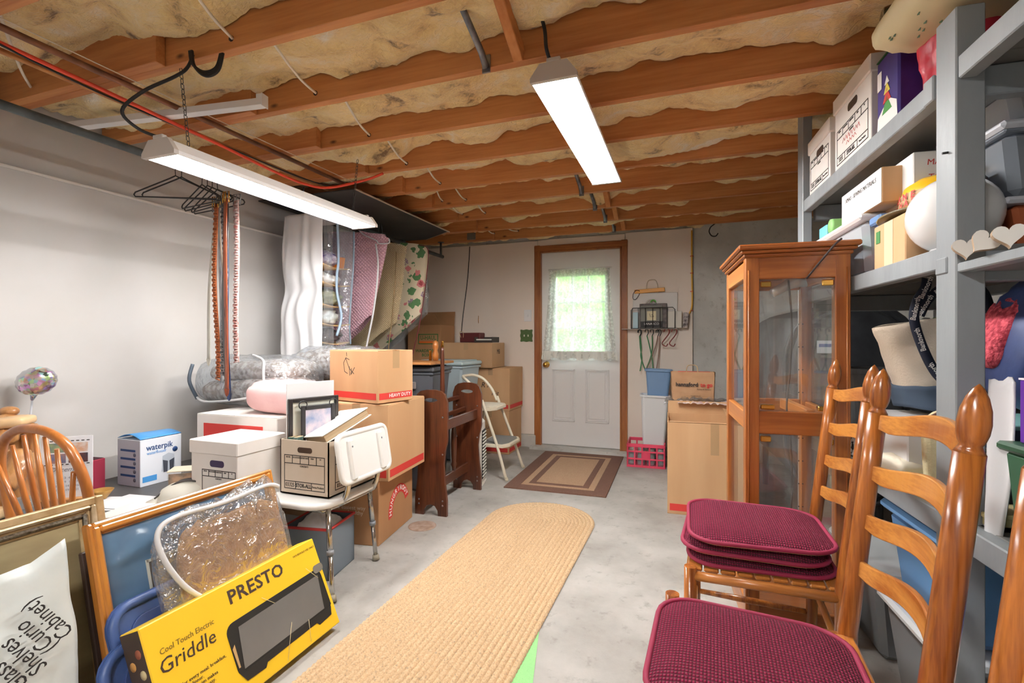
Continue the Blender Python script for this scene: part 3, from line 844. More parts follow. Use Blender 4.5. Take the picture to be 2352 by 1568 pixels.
# ================================================================ GARMENT BAGS ON THE ROD
def quilt_mat(name, c, c2, scale=42., strength=.8, rot=R(45)):
    mt, nt, bs, nd, lk = _new(name)
    v = _coords(nd, lk, (1, 1, 1), (0, rot, 0))
    w1 = nd.new('ShaderNodeTexWave'); w1.bands_direction = 'X'; w1.inputs['Scale'].default_value = scale / 6.28; w1.inputs['Distortion'].default_value = .6
    w2 = nd.new('ShaderNodeTexWave'); w2.bands_direction = 'Z'; w2.inputs['Scale'].default_value = scale / 6.28; w2.inputs['Distortion'].default_value = .6
    for w in (w1, w2): lk.new(v, w.inputs['Vector'])
    mn = nd.new('ShaderNodeMath'); mn.operation = 'MINIMUM'; lk.new(w1.outputs['Fac'], mn.inputs[0]); lk.new(w2.outputs['Fac'], mn.inputs[1])
    pw = nd.new('ShaderNodeMath'); pw.operation = 'POWER'; pw.inputs[1].default_value = .4; lk.new(mn.outputs[0], pw.inputs[0])
    mx = nd.new('ShaderNodeMix'); mx.data_type = 'RGBA'; mx.inputs['A'].default_value = lin(c2); mx.inputs['B'].default_value = lin(c)
    lk.new(pw.outputs[0], mx.inputs['Factor']); lk.new(mx.outputs['Result'], bs.inputs['Base Color'])
    bs.inputs['Roughness'].default_value = .75; bs.inputs['Sheen Weight'].default_value = .2
    bp = nd.new('ShaderNodeBump'); bp.inputs['Strength'].default_value = strength; bp.inputs['Distance'].default_value = .012
    lk.new(pw.outputs[0], bp.inputs['Height']); lk.new(bp.outputs['Normal'], bs.inputs['Normal'])
    return mt
def slab(edgeL, edgeR, y, thick, folds=.01, nfold=3., seed=0):
    """soft hanging slab; edges are (x, z) polylines top to bottom; front faces the camera"""
    eL = smooth([(x, 0, z) for x, z in edgeL], 6); eR = smooth([(x, 0, z) for x, z in edgeR], 6)
    n = min(len(eL), len(eR)) - 1
    bb = B()
    def f(u, v):
        i = int(round(u * n)); a = eL[i]; c = eR[i]
        t = v * 2
        if t <= 1: s = t; yy = -thick / 2
        else: s = 2 - t; yy = thick / 2
        p = a.lerp(c, s)
        bul = math.sin(PI * min(1, max(0, s))) ** .5
        return (p.x, y + yy * bul + folds * math.sin(s * nfold * PI * 2 + seed + 2 * nz(u * 3, seed)) * bul * min(1, u * 4), p.z)
    bb.grid(f, n, 40, wrap=True)
    return bb
def E(pix, y): return [(ay(u, v, y).x, ay(u, v, y).z) for u, v in pix]

# white vinyl organiser: opaque white side toward the camera, clear side with shelves toward the aisle
M_vinyl = mat('white_vinyl', (226, 226, 228), .42, c2=(218, 218, 222), ns=4, bump=.05, bs=12)
M_clear = film('clear_vinyl', (236, 240, 244), .86, 1.0, .06, .5, 9.)
M_clear2 = film('crinkled_clear_bag', (232, 236, 240), .84, 2.0, .10, .9, 16.)
ZT = 2.03
t = thing('hanging_organizer', 'white vinyl hanging organiser with shelves behind a clear front', 'organizer', (OX, 2.77, 0))
def wside(u, v):
    z = ZT - u * 1.17
    pinch = math.exp(-((u - .46) / .10) ** 2) * .045
    x0 = -.135 - .03 * math.sin(u * PI) + pinch * .8; x1 = .20 - .0 * u
    x = x0 + (x1 - x0) * v
    tie = math.exp(-((u - .46) / .05) ** 2)
    y = .012 * math.sin(v * 20 + 3 * nz(v * 3, u * 4)) * (.4 + u) * (1 - .5 * tie) - .02 * math.sin(v * PI) * (1 - tie) - .02 * u
    return (x, y, z)
ob('side_sheet', B().grid(wside, 60, 40), M_vinyl, t, solid=.002)
ob('top_sheet', B().box((.035, .155, ZT), (.335, .31, .008), .003), M_vinyl, t)
ob('back_sheet', B().box((-.13, .155, ZT - .585), (.004, .31, 1.15)), M_vinyl, t)
M_kraft = mat('kraft_board', (206, 168, 118), .75, c2=(194, 154, 104), ns=20, stretch=(1, 1, .3))
sh = [ay(740, v, 2.77).z for v in (603, 645, 696, 741, 785, 829, 866)]
for z in sh:
    def shf(u, v): return (-.12 + .315 * u, .01 + .29 * v, z - .014 * math.sin(PI * v) - .004 * u)
    s_ = ob('shelf', B().grid(shf, 3, 8), M_kraft, t, solid=.008)
ob('front_window', B().grid(lambda u, v: (.205 + .006 * math.sin(v * 9 + u * 6), .005 + .10 * v, ZT - .02 - 1.13 * u), 30, 10), M_clear, t)
zb = B(); zb.tube(smooth([(.215, .135, ZT - .02), (.222, .14, ZT - .3), (.225, .12, ZT - .42), (.222, .125, ZT - .55), (.235, .155, ZT - .72), (.222, .12, ZT - .86)]), .009, 8)
ob('zip_edge', zb, mat('pale_blue_piping', (156, 178, 200), .5), t)
ob('loose_flap', B().grid(lambda u, v: (.215 + .03 * math.sin(v * 7 + u * 4) * u, .14 + .16 * v, ZT - .02 - .95 * u), 26, 12), M_clear, t)
# folded things lying on the shelves
def wad(name, label, cat, c, loc, s, seed, c2=None, rough=.8):
    bb = B()
    def f(u, v):
        a = u * 2 * PI; p = v * PI; d_ = Vector((math.sin(p) * math.cos(a), math.sin(p) * math.sin(a), -math.cos(p)))
        k = 1 + .35 * mnoise.noise(d_ * 2.2 + Vector((seed * 3.1, 0, 0))) + .14 * mnoise.noise(d_ * 6 + Vector((seed, 2, 0)))
        z = d_.z * s[2] * k
        return (d_.x * s[0] * k, d_.y * s[1] * k, max(-s[2] * .55, z))
    bb.grid(f, 28, 18)
    return tag(ob(name, bb, mat('wad_' + str(seed), c, rough, c2=c2, ns=18, bump=.25, bs=40), None, (loc[0], loc[1], loc[2] + s[2] * .55)), label, cat, 'clothes in the hanging organiser')
wad('folded_scarf', 'purple and white scarf on the top shelf of the hanging organiser', 'scarf', (226, 220, 220), (OX + .08, 2.90, sh[0] + .006), (.12, .10, .07), 21, (96, 70, 140))
b = B(); b.lathe([(.036, 0), (.046, .075), (.049, .078), (.045, .074), (.034, .004), (.001, .004)], 18)
tag(ob('orange_cup', b, mat('orange_plastic', (240, 142, 40), .4), None, (OX + .155, 2.995, sh[0] - .02 + .012)), 'small orange cup at the front of the organiser shelf', 'cup')
wad('folded_linen', 'white folded linen on the second organiser shelf', 'linen', (232, 230, 228), (OX + .06, 2.92, sh[1] + .002), (.13, .12, .05), 22)
wad('olive_bundle', 'olive green bundle on the third organiser shelf', 'clothes', (98, 100, 78), (OX + .07, 2.92, sh[2] + .004), (.13, .12, .07), 23, (150, 146, 120))
wad('pale_bundle', 'pale plastic bundle on the fourth organiser shelf', 'clothes', (206, 212, 206), (OX + .04, 2.92, sh[3] + .004), (.13, .11, .07), 24, (228, 230, 228))
wad('dark_bundle', 'dark brown bundle on the fifth organiser shelf', 'clothes', (62, 46, 46), (OX + .08, 2.92, sh[4] + .004), (.12, .12, .06), 25)
wad('black_bundle', 'black bundle on the sixth organiser shelf', 'clothes', (34, 34, 38), (OX + .07, 2.92, sh[5] + .004), (.13, .12, .06), 26)
wad('teal_bundle', 'blue folded garment on the lowest organiser shelf', 'clothes', (36, 92, 122), (OX + .08, 2.90, sh[6] + .004), (.12, .12, .05), 27)

def bag_hook(t, y):
    ob('hook', B().tube(smooth([(0, y, RZ - .05), (0, y, RZ - .02), (.024, y, RZ), (.02, y, RZ + .022), (0, y, RZ + .026), (-.02, y, RZ + .015)]), .0025, 6), M_galv, t, (RX, 0, 0))
# clear garment bag in front of the pink one
t = thing('clear_garment_bag', 'clear garment bag with blue edge between the organiser and the pink bag', 'garment bag', (0, 0, 0))
ob('film', slab([(-2.88, 2.0), (-2.9, 1.6), (-2.9, 1.05)], E([(812, 530), (812, 570), (808, 700), (800, 820)], 3.18), 3.18, .05, .008, 2, 3), M_clear, t)
ob('piping', B().tube(smooth([ay(u, v, 3.155) for u, v in ((813, 532), (812, 600), (806, 690), (803, 740), (805, 790))]), .007, 7), mat('pale_blue_piping', (156, 178, 200), .5), t)
bag_hook(t, 3.18)
M_pink = quilt_mat('pink_quilted', (250, 206, 218), (230, 166, 186), 100)
t = thing('pink_garment_bag', 'pink quilted garment bag with a white zip', 'garment bag', (0, 0, 0))
y = 3.36
ob('cover', slab([(-2.86, 2.05), (-2.88, 1.7), (-2.88, 1.3), (-2.88, .95)], E([(884, 538), (890, 560), (874, 640), (858, 720), (846, 830)], y), y, .10, .012, 1.5, 1), M_pink, t)
ob('shoulder_flap', slab(E([(822, 528), (829, 536), (836, 546)], y - .055), E([(893, 546), (893, 553), (890, 560)], y - .055), y - .055, .02, .0, 1, 0), M_pink, t)
ob('zip', B().tube(smooth([ay(u, v, y - .062) for u, v in ((863, 560), (868, 600), (866, 650), (857, 720), (843, 790), (838, 830))]), .008, 6), mat('white_zip', (226, 226, 230), .5), t)
ob('piping', B().tube(smooth([ay(u, v, y - .068) for u, v in ((826, 530), (838, 540), (864, 552), (870, 559), (893, 558), (893, 548))]), .005, 6), mat('white_zip', (226, 226, 230), .5), t)
bag_hook(t, y)
M_beige = quilt_mat('beige_quilted', (222, 200, 158), (196, 170, 128), 150, .8)
t = thing('beige_garment_bag', 'beige embossed garment bag hanging behind the pink one', 'garment bag', (0, 0, 0))
y = 3.64
ob('cover', slab([(-2.86, 2.08), (-2.88, 1.7), (-2.88, 1.3), (-2.88, .92)], E([(935, 566), (931, 590), (925, 660), (912, 740), (900, 830)], y), y, .09, .008, 2, 2), M_beige, t)
ob('zip', B().tube(smooth([ay(u, v, y - .052) for u, v in ((910, 578), (909, 620), (904, 680), (899, 740), (890, 820))]), .0045, 6), mat('dull_brass_zip', (148, 122, 82), .5), t)
ob('shoulder_seam', B().tube(smooth([ay(u, v, y - .052) for u, v in ((884, 570), (906, 576), (934, 582))]), .004, 6), M_beige, t)
bag_hook(t, y)
def floral_mat():
    mt, nt, bs, nd, lk = _new('floral_cotton')
    v = _coords(nd, lk)
    col = None
    base = nd.new('ShaderNodeRGB'); base.outputs[0].default_value = lin((236, 224, 196)); col = base.outputs[0]
    for sc, th, c, off, nsz in ((9., .36, (96, 140, 92), (3, 1, 2), 30.), (7.5, .30, (226, 142, 142), (0, 0, 0), 24.), (7.5, .14, (190, 84, 90), (0, 0, 0), 40.), (6., .24, (168, 138, 160), (8, 3, 5), 70.)):
        mp = nd.new('ShaderNodeMapping'); mp.inputs['Location'].default_value = off
        vo = nd.new('ShaderNodeTexVoronoi'); vo.inputs['Scale'].default_value = sc
        n = nd.new('ShaderNodeTexNoise'); n.inputs['Scale'].default_value = nsz
        lk.new(v, mp.inputs['Vector']); lk.new(mp.outputs['Vector'], vo.inputs['Vector']); lk.new(v, n.inputs['Vector'])
        a = nd.new('ShaderNodeMath'); a.operation = 'MULTIPLY_ADD'; a.inputs[1].default_value = .45
        lk.new(n.outputs['Fac'], a.inputs[0]); lk.new(vo.outputs['Distance'], a.inputs[2])
        l = nd.new('ShaderNodeMath'); l.operation = 'LESS_THAN'; l.inputs[1].default_value = th + .2
        lk.new(a.outputs[0], l.inputs[0])
        mx = nd.new('ShaderNodeMix'); mx.data_type = 'RGBA'; mx.inputs['B'].default_value = lin(c)
        lk.new(l.outputs[0], mx.inputs['Factor']); lk.new(col, mx.inputs['A']); col = mx.outputs['Result']
    lk.new(col, bs.inputs['Base Color']); bs.inputs['Roughness'].default_value = .85
    return mt
M_floral = floral_mat()
t = thing('floral_garment_bag', 'cream garment bag printed with roses and leaves', 'garment bag', (0, 0, 0))
y = 3.93
ob('cover', slab([(-2.86, 2.08), (-2.88, 1.7), (-2.88, 1.3), (-2.88, .95)], E([(960, 560), (982, 572), (979, 640), (968, 720), (958, 770), (946, 822)], y), y, .07, .006, 2, 4), M_floral, t)
ob('piping', B().tube(smooth([ay(u, v, y - .03) for u, v in ((962, 562), (983, 574), (979, 640), (968, 720), (958, 770), (946, 822))]), .004, 6), mat('dark_red_piping', (120, 40, 48), .6), t)
bag_hook(t, y)
t = thing('clear_dress_bag', 'thin clear plastic bag hanging last on the rod', 'garment bag', (0, 0, 0))
y = 4.12
ob('film', slab([(-2.86, 2.0), (-2.88, 1.6), (-2.8, 1.0)], E([(976, 600), (985, 660), (982, 720), (980, 770), (975, 826)], y), y, .05, .012, 3, 7), M_clear2, t)
bag_hook(t, y)
# ================================================================ CARTONS
M_card = mat('cardboard', (204, 164, 122), .8, c2=(196, 154, 112), ns=7, stretch=(1, 1, .15), bump=.06, bs=60)
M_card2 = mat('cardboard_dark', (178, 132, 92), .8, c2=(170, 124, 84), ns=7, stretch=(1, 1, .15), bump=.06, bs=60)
M_card3 = mat('cardboard_grey', (188, 150, 112), .8, c2=(178, 140, 102), ns=7, stretch=(1, 1, .15), bump=.06, bs=60)
M_red = mat('red_print', (206, 58, 52), .7)
M_ink = mat('black_ink', (38, 34, 34), .7)
M_white_print = mat('white_print', (240, 236, 232), .7)
M_tape = film('packing_tape', (214, 178, 132), .35, .4, .12)
M_cut = mat('dark_slot', (70, 50, 36), .9)
def carton(label, C, w, dep, h, rz=0., m=None, stripe=None, tape=True, seam='Y', name='carton', group='cardboard cartons', flaps=True):
    """C: front right bottom corner; the box runs w to its left and dep away"""
    m = m or M_card
    ca, sa = math.cos(rz), math.sin(rz)
    cx, cy = -w / 2, dep / 2
    t = thing(name, label, 'box', (C[0] + cx * ca - cy * sa, C[1] + cx * sa + cy * ca, C[2]), rz, group)
    ob('body', B().box((0, 0, h / 2), (w, dep, h), .003), m, t)
    if flaps:
        if seam == 'Y':
            for s in (-1, 1): ob('flap', B().box((s * (w / 4), 0, h + .0015), (w / 2 - .004, dep - .002, .003), .001), m, t)
            if tape: ob('tape', B().box((0, 0, h + .0035), (.05, dep + .002, .0006)).box((0, -dep / 2 - .0006, h - .035), (.05, .0006, .07)), M_tape, t)
        else:
            for s in (-1, 1): ob('flap', B().box((0, s * dep / 4, h + .0015), (w - .002, dep / 2 - .004, .003), .001), m, t)
            if tape: ob('tape', B().box((0, 0, h + .0035), (w + .002, .05, .0006)).box((w / 2 + .0006, 0, h - .05), (.0006, .05, .10)), M_tape, t)
    if stripe:
        z0, z1 = stripe
        ob('stripe', B().box((0, -dep / 2 - .0005, (z0 + z1) / 2), (w * .93, .001, z1 - z0)), M_red, t)
        ob('stripe', B().box((w / 2 + .0005, 0, (z0 + z1) / 2), (.001, dep * .93, z1 - z0)), M_red, t)
    return t
# tower of three beside the shower chair
t = carton('brown meal delivery carton with a red rainbow logo at the bottom of the tower', (-1.603, 2.292, 0), .365, .465, .354, R(8.3), M_card2)
def arc(r0, r1, a0, a1, n=18):
    return [(r1 * math.cos(a0 + (a1 - a0) * i / n), r1 * math.sin(a0 + (a1 - a0) * i / n)) for i in range(n + 1)] + [(r0 * math.cos(a1 - (a1 - a0) * i / n), r0 * math.sin(a1 - (a1 - a0) * i / n)) for i in range(n + 1)]
lg = ob('logo', B().prism(arc(.092, .142, R(2), R(178)), .0012, 'XY'), M_red, t, (.1832, .03, .13), (PI / 2, R(-14), PI / 2))
for i, ch in enumerate('HUNGRYROOT'):
    a = R(165 - 150 * i / 9)
    o = text(ch, .042, M_white_print, lg, (.117 * math.cos(a), .117 * math.sin(a), .0012), (0, 0, a - PI / 2), off=.0006)
text('The easiest way\nto eat healthy', .032, mat('cream_print', (214, 196, 176), .7), t, (.0, -.2335, .19), FRONT, lines=.85)
ob('smile_mark', B().prism(arc(.018, .027, R(185), R(355)), .001, 'XY'), mat('cream_print', (214, 196, 176), .7), t, (.0, -.2335, .115), FRONT)
t = carton('large carton with a red bottom band in the middle of the tower', (-1.547, 2.303, .358), .40, .474, .42, R(5.7), stripe=(.02, .062))
t = carton('heavy duty carton with a pen scribble on top of the tower', (-1.602, 2.283, .786), .415, .27, .292, R(-13), stripe=(.02, .056), seam='X')
text('HEAVY DUTY', .028, M_white_print, t, (.2085, .03, .038), RIGHT, off=.0004)
strokes([[(.03, .05), (.0, .06), (-.02, .03), (-.01, -.02), (.015, -.03)], [(.0, .055), (.03, .0), (.07, -.03)], [(.03, .01), (.035, -.04)], [(.05, .0), (.045, -.035), (.075, .005)], [(.005, .09), (.008, .07)]], .0035, M_ink, t, (-.06, -.1358, .19), FRONT)

# stacks against the back wall
t = carton('carton with a red band on the floor under the R/Kit box', (-1.681, 4.592, 0), .42, .386, .432, 0, M_card, stripe=(.02, .06))
strokes([[(-.03, .02), (-.03, -.03)], [(-.03, .0), (-.01, .02), (-.01, -.0)], [(.01, .0), (.01, -.04)], [(.03, .02), (.03, -.01), (.05, -.01), (.05, .01)]], .004, M_ink, t, (-.06, -.1938, .26), FRONT)
t = carton('carton marked R/Kit standing on another carton by the back wall', (-1.675, 4.594, .4365), .414, .41, .422, 0, M_card, stripe=(.02, .058))
text('R /', .075, M_ink, t, (-.06, -.2058, .25), FRONT, shear=.2)
text('Kit', .065, M_ink, t, (.05, -.2058, .17), FRONT, shear=.2)
carton('brown carton on the floor between the R/Kit stack and the grey tote', (-2.105, 4.60, 0), .42, .376, .43, 0, M_card2)
carton('brown carton in the middle of the corner stack, left of the R/Kit box', (-2.105, 4.60, .435), .42, .40, .425, 0, M_card2)
t = carton('wide low carton marked in pen lying across the back stacks', (-1.84, 4.53, .865), .58, .33, .25, R(-2), M_card3)
text('MB', .07, M_ink, t, (.2905, .0, .16), RIGHT, sx=.8)
t = carton('moving carton with a green and orange logo in the back corner', (-2.46, 4.62, .866), .40, .33, .44, 0, M_card2, flaps=False, tape=False)
for s, a in ((-1, R(40)), (1, R(82))):
    b = B(); b.box((0, s * .08, 0), (.39, .16, .003)); ob('flap', b, M_card2, t, (0, s * .165, .44), (s * a, 0, 0))
ob('logo', B().box((0, 0, 0), (.24, .11, .001), 0), mat('uhaul_green', (58, 104, 50), .7), t, (.05, -.1655, .29), FRONT)
ob('logo', B().box((0, 0, 0), (.22, .09, .001), 0), M_card2, t, (.05, -.1657, .29), FRONT)
ob('logo', B().box((0, -.034, 0), (.22, .022, .0012), 0), mat('uhaul_orange', (222, 108, 40), .7), t, (.05, -.166, .29), FRONT)
text('U-HAUL', .062, mat('uhaul_green', (58, 104, 50), .7), t, (.05, -.1662, .302), FRONT, off=.001, sx=.85)
text('WARDROBE\nBOX', .045, mat('uhaul_green', (58, 104, 50), .7), t, (.02, -.1662, .14), FRONT, off=.001)
carton('plain carton on the floor in the back corner under the moving carton', (-2.54, 4.62, 0), .38, .356, .43, 0, M_card3)
carton('plain carton in the back corner directly below the moving carton', (-2.54, 4.62, .434), .38, .36, .428, 0, M_card3)
# gift bag and a tray on the wide carton
t = thing('gift_bag', 'small dark maroon gift bag lying on the wide carton', 'bag', (-2.13, 4.70, 1.121), R(-4))
ob('body', B().box((0, 0, .05), (.24, .12, .10), .008), mat('maroon_paper', (92, 36, 36), .5), t)
ob('handle', B().tube(smooth([(-.10, -.062, .05), (-.115, -.066, .10), (-.09, -.068, .115), (-.07, -.066, .09), (-.075, -.062, .05)]), .003, 6), mat('cord_beige', (206, 176, 132), .7), t)
t = thing('wire_tray', 'small dark letter tray holding papers at the end of the wide carton', 'tray', (-1.94, 4.64, 1.121), R(-2))
ob('tray', B().box((0, 0, .006), (.20, .17, .012), .003).box((-.097, 0, .03), (.006, .17, .05)).box((.097, 0, .03), (.006, .17, .05)).box((0, .083, .03), (.20, .005, .05)).box((0, -.083, .012), (.20, .005, .02)), mat('dark_tray', (56, 48, 44), .5), t)
ob('paper', B().box((0, -.005, .024), (.17, .14, .022), .002), mat('paper_white', (226, 222, 212), .8), t)

# ---- storage totes and the board behind the quilt rack
def tote(label, loc, w, d, h, rz, m, ml, name='storage_tote', group='storage totes', taper=(.86, .86), latch=None):
    t = thing(name, label, 'storage bin', loc, rz, group)
    # hollow shell is not seen inside: closed by its lid
    bd = B(); bd.box((0, 0, h * .44), (w, d, h * .88), .02, taper); bd.box((0, 0, h * .86), (w + .018, d + .018, h * .04), .006)
    ob('bin', bd, m, t)
    ob('lid', B().box((0, 0, h * .93), (w + .035, d + .035, h * .05 + .012), .012).box((0, 0, h * .975), (w - .04, d - .04, .012), .006), ml, t)
    if latch:
        for s in (-1, 1):
            ob('latch', B().box((0, s * (d / 2 + .012), h * .78), (.08, .018, .05), .006), latch, t)
    return t
M_gtote = mat('grey_tote', (170, 184, 190), .45); M_glid = mat('pale_tote_lid', (186, 204, 208), .4)
M_dtote = mat('charcoal_tote', (84, 86, 92), .5)
tote('light blue grey storage tote with a lid behind the quilt rack', (-2.20, 4.31, .44), .48, .38, .52, R(-3), M_gtote, M_glid)
tote('second grey tote on the floor under the light blue grey one', (-2.20, 4.31, 0), .46, .36, .44, R(-3), M_dtote, M_dtote)
t = tote('charcoal tote with a red edged latch under the brown board', (-2.02, 3.38, .50), .44, .34, .45, R(4), M_dtote, M_dtote)
ob('latch', B().box((.05, -.178, .30), (.085, .016, .055), .006), mat('pale_latch', (176, 170, 168), .3, .6), t)
ob('latch_bar', B().box((.035, -.188, .312), (.06, .012, .028), .004), mat('maroon_latch', (120, 44, 40), .4), t)
tote('dark tote on the floor below the charcoal one', (-2.02, 3.38, 0), .44, .36, .50, R(4), M_dtote, M_dtote)
M_oakX = wood('oak_board', (190, 132, 76), (158, 100, 52), 'X', ns=12, r=.5)
t = thing('side_table_top', 'brown wooden board with brass capped pegs lying on the charcoal tote', 'board', (-2.06, 3.36, .957), R(4))
ob('board', B().box((0, 0, .009), (.56, .44, .018), .003), M_oakX, t)
for x, y in ((-.235, -.17), (-.205, -.16), (.1, .16)):
    b = B(); b.lathe([(.012, .018), (.012, .09), (.016, .095), (.016, .10), (.001, .10)], 12, (x, y, 0)); ob('brass_peg', b, M_brass, t)
M_dkwood = wood('walnut_stain', (100, 52, 30), (66, 32, 18), 'Z', ns=12, r=.3, coat=.35)
M_dkwoodY = wood('walnut_stain_rail', (100, 54, 32), (68, 34, 20), 'Y', ns=12, r=.3, coat=.35)
t = thing('wooden_pole', 'tall tapered wooden pole with a brass tip behind the quilt rack', 'pole', (-1.70, 3.22, 0))
ob('shaft', B().lathe([(.018, 0), (.020, .3), (.018, .8), (.013, 1.06), (.011, 1.09)], 14), M_dkwood, t)
ob('ferrule', B().lathe([(.0115, 1.088), (.009, 1.125), (.011, 1.127), (.011, 1.133), (.001, 1.134)], 14), M_brass, t)
b = B(); b.lathe([(.022, 0), (.026, .05), (.016, .08), (.024, .11), (.020, .15), (.001, .16)], 14)
tag(ob('turned_post', b, wood('honey_post', (196, 128, 62), (160, 92, 40), 'Z', ns=10, r=.35, coat=.3), None, (-1.90, 3.48, .979)), 'short turned honey wood post standing on the brown board', 'post')

# ---- quilt rack: two shaped end panels, three rails, a turned spindle
t = thing('quilt_rack', 'dark wooden quilt rack with two shaped end panels', 'quilt rack', (-1.585, 3.13, 0), R(2))
def endpanel():
    w = .114; out = []
    # right side going up (symmetrical)
    side = [(w, 0), (w, .10), (.098, .22), (.092, .34), (.10, .42), (w, .47), (w + .004, .50), (w + .004, .735), (.10, .785), (.075, .806), (.03, .815)]
    arch = [(-.052, 0), (-.048, .035), (-.03, .062), (0, .072), (.03, .062), (.048, .035), (.052, 0)]
    hole = [(.048 * math.cos(a), .014 * math.sin(a) + .748) for a in [PI / 2 - PI * i / 12 for i in range(13)]]
    half = arch[3:] + side + [(0, .815)] + hole
    return half, [(-x, z) for x, z in reversed(half)]
for y in (-.30, .30):
    pa_, pb_ = endpanel(); pn = ob('end_panel', B().prism(pa_, .022, 'XZ', 0).prism(pb_, .022, 'XZ', 0), M_dkwood, t, (0, y, 0))
    for x in (-.085, .085):
        for z in (.64, .40, .10, .07):
            ob('screw_cap', B().xf((x, -.012, z), (PI / 2, 0, 0)).lathe([(.006, 0), (.005, .003), (.001, .004)], 8), M_galv, pn)
for x, z, h in ((-.07, .70, .03), (.075, .58, .07), (-.02, .615, .03), (.0, .17, .07)):
    ob('rail', B().box((x, 0, z), (.02, .58, h), .003), M_dkwoodY, t)
ob('spindle', B().lathe([(.012, 0), (.014, .03), (.022, .05), (.016, .07), (.020, .12), (.022, .2), (.020, .27), (.014, .32), (.022, .34), (.016, .36), (.014, .385)], 14, (.0, .05, .195)), M_dkwood, t)

# ---- white folding step stool
M_cream = mat('cream_enamel', (232, 222, 200), .4)
M_tread = mat('grey_rubber_tread', (128, 126, 124), .8, bump=.4, bs=120)
t = thing('step_stool', 'cream folding step stool with a hoop back behind the quilt rack', 'step stool', (-1.62, 3.94, 0))
hw = .20
for s in (-1, 1):
    ob('leg', B().tube(smooth([(.235, s * .215, 0), (.14, s * .19, .28), (.03, s * .175, .56), (.0, s * .172, .64)], 3), .0125, 10), M_cream, t)
    ob('leg', B().tube(smooth([(-.24, s * .20, 0), (-.16, s * .175, .30), (-.12, s * .165, .50)], 3), .0115, 10), M_cream, t)
    ob('foot', B().tube([(.239, s * .216, 0), (.231, s * .2145, .025)], .0145, 10), mat('cream_rubber', (214, 202, 176), .7), t)
ob('hoop', B().tube(smooth([(.0, -.172, .60), (-.05, -.172, .70), (-.13, -.165, .79), (-.20, -.12, .825), (-.215, 0, .83), (-.20, .12, .825), (-.13, .165, .79), (-.05, .172, .70), (.0, .172, .60)]), .0125, 10), M_cream, t)
def tray(w, d):
    return [(w * x, d * y) for x, y in ((-.5, -.5), (.35, -.5), (.5, -.3), (.5, .3), (.35, .5), (-.5, .5))]
ob('seat', B().prism(tray(.26, .36), .03, 'XY', 0), M_cream, t, (-.02, 0, .565), bev=.006)
ob('seat_pad', B().prism(tray(.22, .31), .004, 'XY', 0), mat('cream_vinyl', (238, 230, 212), .5), t, (-.02, 0, .5825))
ob('step', B().prism(tray(.27, .40), .028, 'XY', 0), M_cream, t, (.10, 0, .27), bev=.006)
ob('tread', B().prism(tray(.23, .35), .004, 'XY', 0), M_tread, t, (.10, 0, .286))
# ---- white panel heater between the rack's ends
t = thing('fan_heater', 'white upright heater with a ribbed grille behind the quilt rack', 'heater', (-1.66, 3.575, 0), R(12))
ob('body', B().box((0, 0, .26), (.26, .15, .50), .02), mat('heater_white', (226, 222, 212), .45), t)
for i in range(14):
    ob('grille_bar', B().box((.135, 0, .07 + i * .026), (.012, .13, .008), .002), mat('heater_bar', (236, 232, 222), .4), t)
ob('grille_back', B().box((.131, 0, .24), (.003, .135, .38)), mat('grille_dark', (58, 56, 54), .8), t)
ob('foot', B().box((0, 0, .008), (.28, .18, .016), .004), mat('heater_white', (226, 222, 212), .45), t)

# ================================================================ SHOWER CHAIR AND THE RECORDS BOX ON IT
M_plast = mat('white_plastic', (240, 240, 238), .32)
M_alu = mat('polished_aluminium', (206, 204, 200), .18, 1., c2=(180, 178, 174), ns=30)
M_greyp = mat('grey_plastic', (132, 136, 142), .5)
t = thing('shower_chair', 'white plastic shower chair with tubular metal legs', 'shower chair', (-1.72, 1.99, 0))
def rrect(w, h, r_, n=5):
    o = []
    for cx, cy, a0 in ((w / 2 - r_, h / 2 - r_, 0), (-w / 2 + r_, h / 2 - r_, PI / 2), (-w / 2 + r_, -h / 2 + r_, PI), (w / 2 - r_, -h / 2 + r_, 1.5 * PI)):
        for i in range(n + 1):
            a = a0 + PI / 2 * i / n; o.append((cx + r_ * math.cos(a), cy + r_ * math.sin(a)))
    return o
st = ob('seat', B().prism(rrect(.44, .47, .10), .028, 'XY', 0), M_plast, t, (-.02, -.01, .388), bev=.008)
ob('seat_rim', B().tube([(x, y, .0) for x, y in rrect(.43, .46, .10)], .016, 8, closed=True), M_plast, st, (0, 0, 0))
bk = ob('backrest', B().prism(rrect(.38, .225, .035), .014, 'XZ', 0), M_plast, t, (.235, .02, .588), (R(-10), 0, PI / 2))
ob('backrest_rim', B().tube([(x, 0, z) for x, z in rrect(.372, .217, .035)], .0135, 8, closed=True), M_plast, bk)
for s in (-1, 1):
    ob('socket', B().box((s * .115, -.012, -.01), (.035, .026, .19), .008), M_plast, bk)
    ob('bolt', B().xf((s * .115, -.026, .05), (PI / 2, 0, 0)).lathe([(.005, 0), (.001, .003)], 8), M_greyp, bk)
    y = .02 + s * .115
    ob('back_tube', B().tube(smooth([(.232, y, .50), (.222, y, .43), (.19, y, .375), (.12, y, .355), (-.16, y, .355)]), .0125, 10), M_alu, t)
ob('cross_tube', B().tube(smooth([(-.17, -.19, .362), (.12, -.19, .362), (.17, -.15, .362), (.17, .17, .362), (.12, .2, .362), (-.17, .2, .362)], 4), .011, 8), M_alu, t)
LEGS = [((.175, -.17, .37), (.275, -.26, 0)), ((.165, .15, .37), (.203, .156, 0)), ((-.17, -.18, .37), (-.23, -.26, 0)), ((-.17, .17, .37), (-.22, .22, 0))]
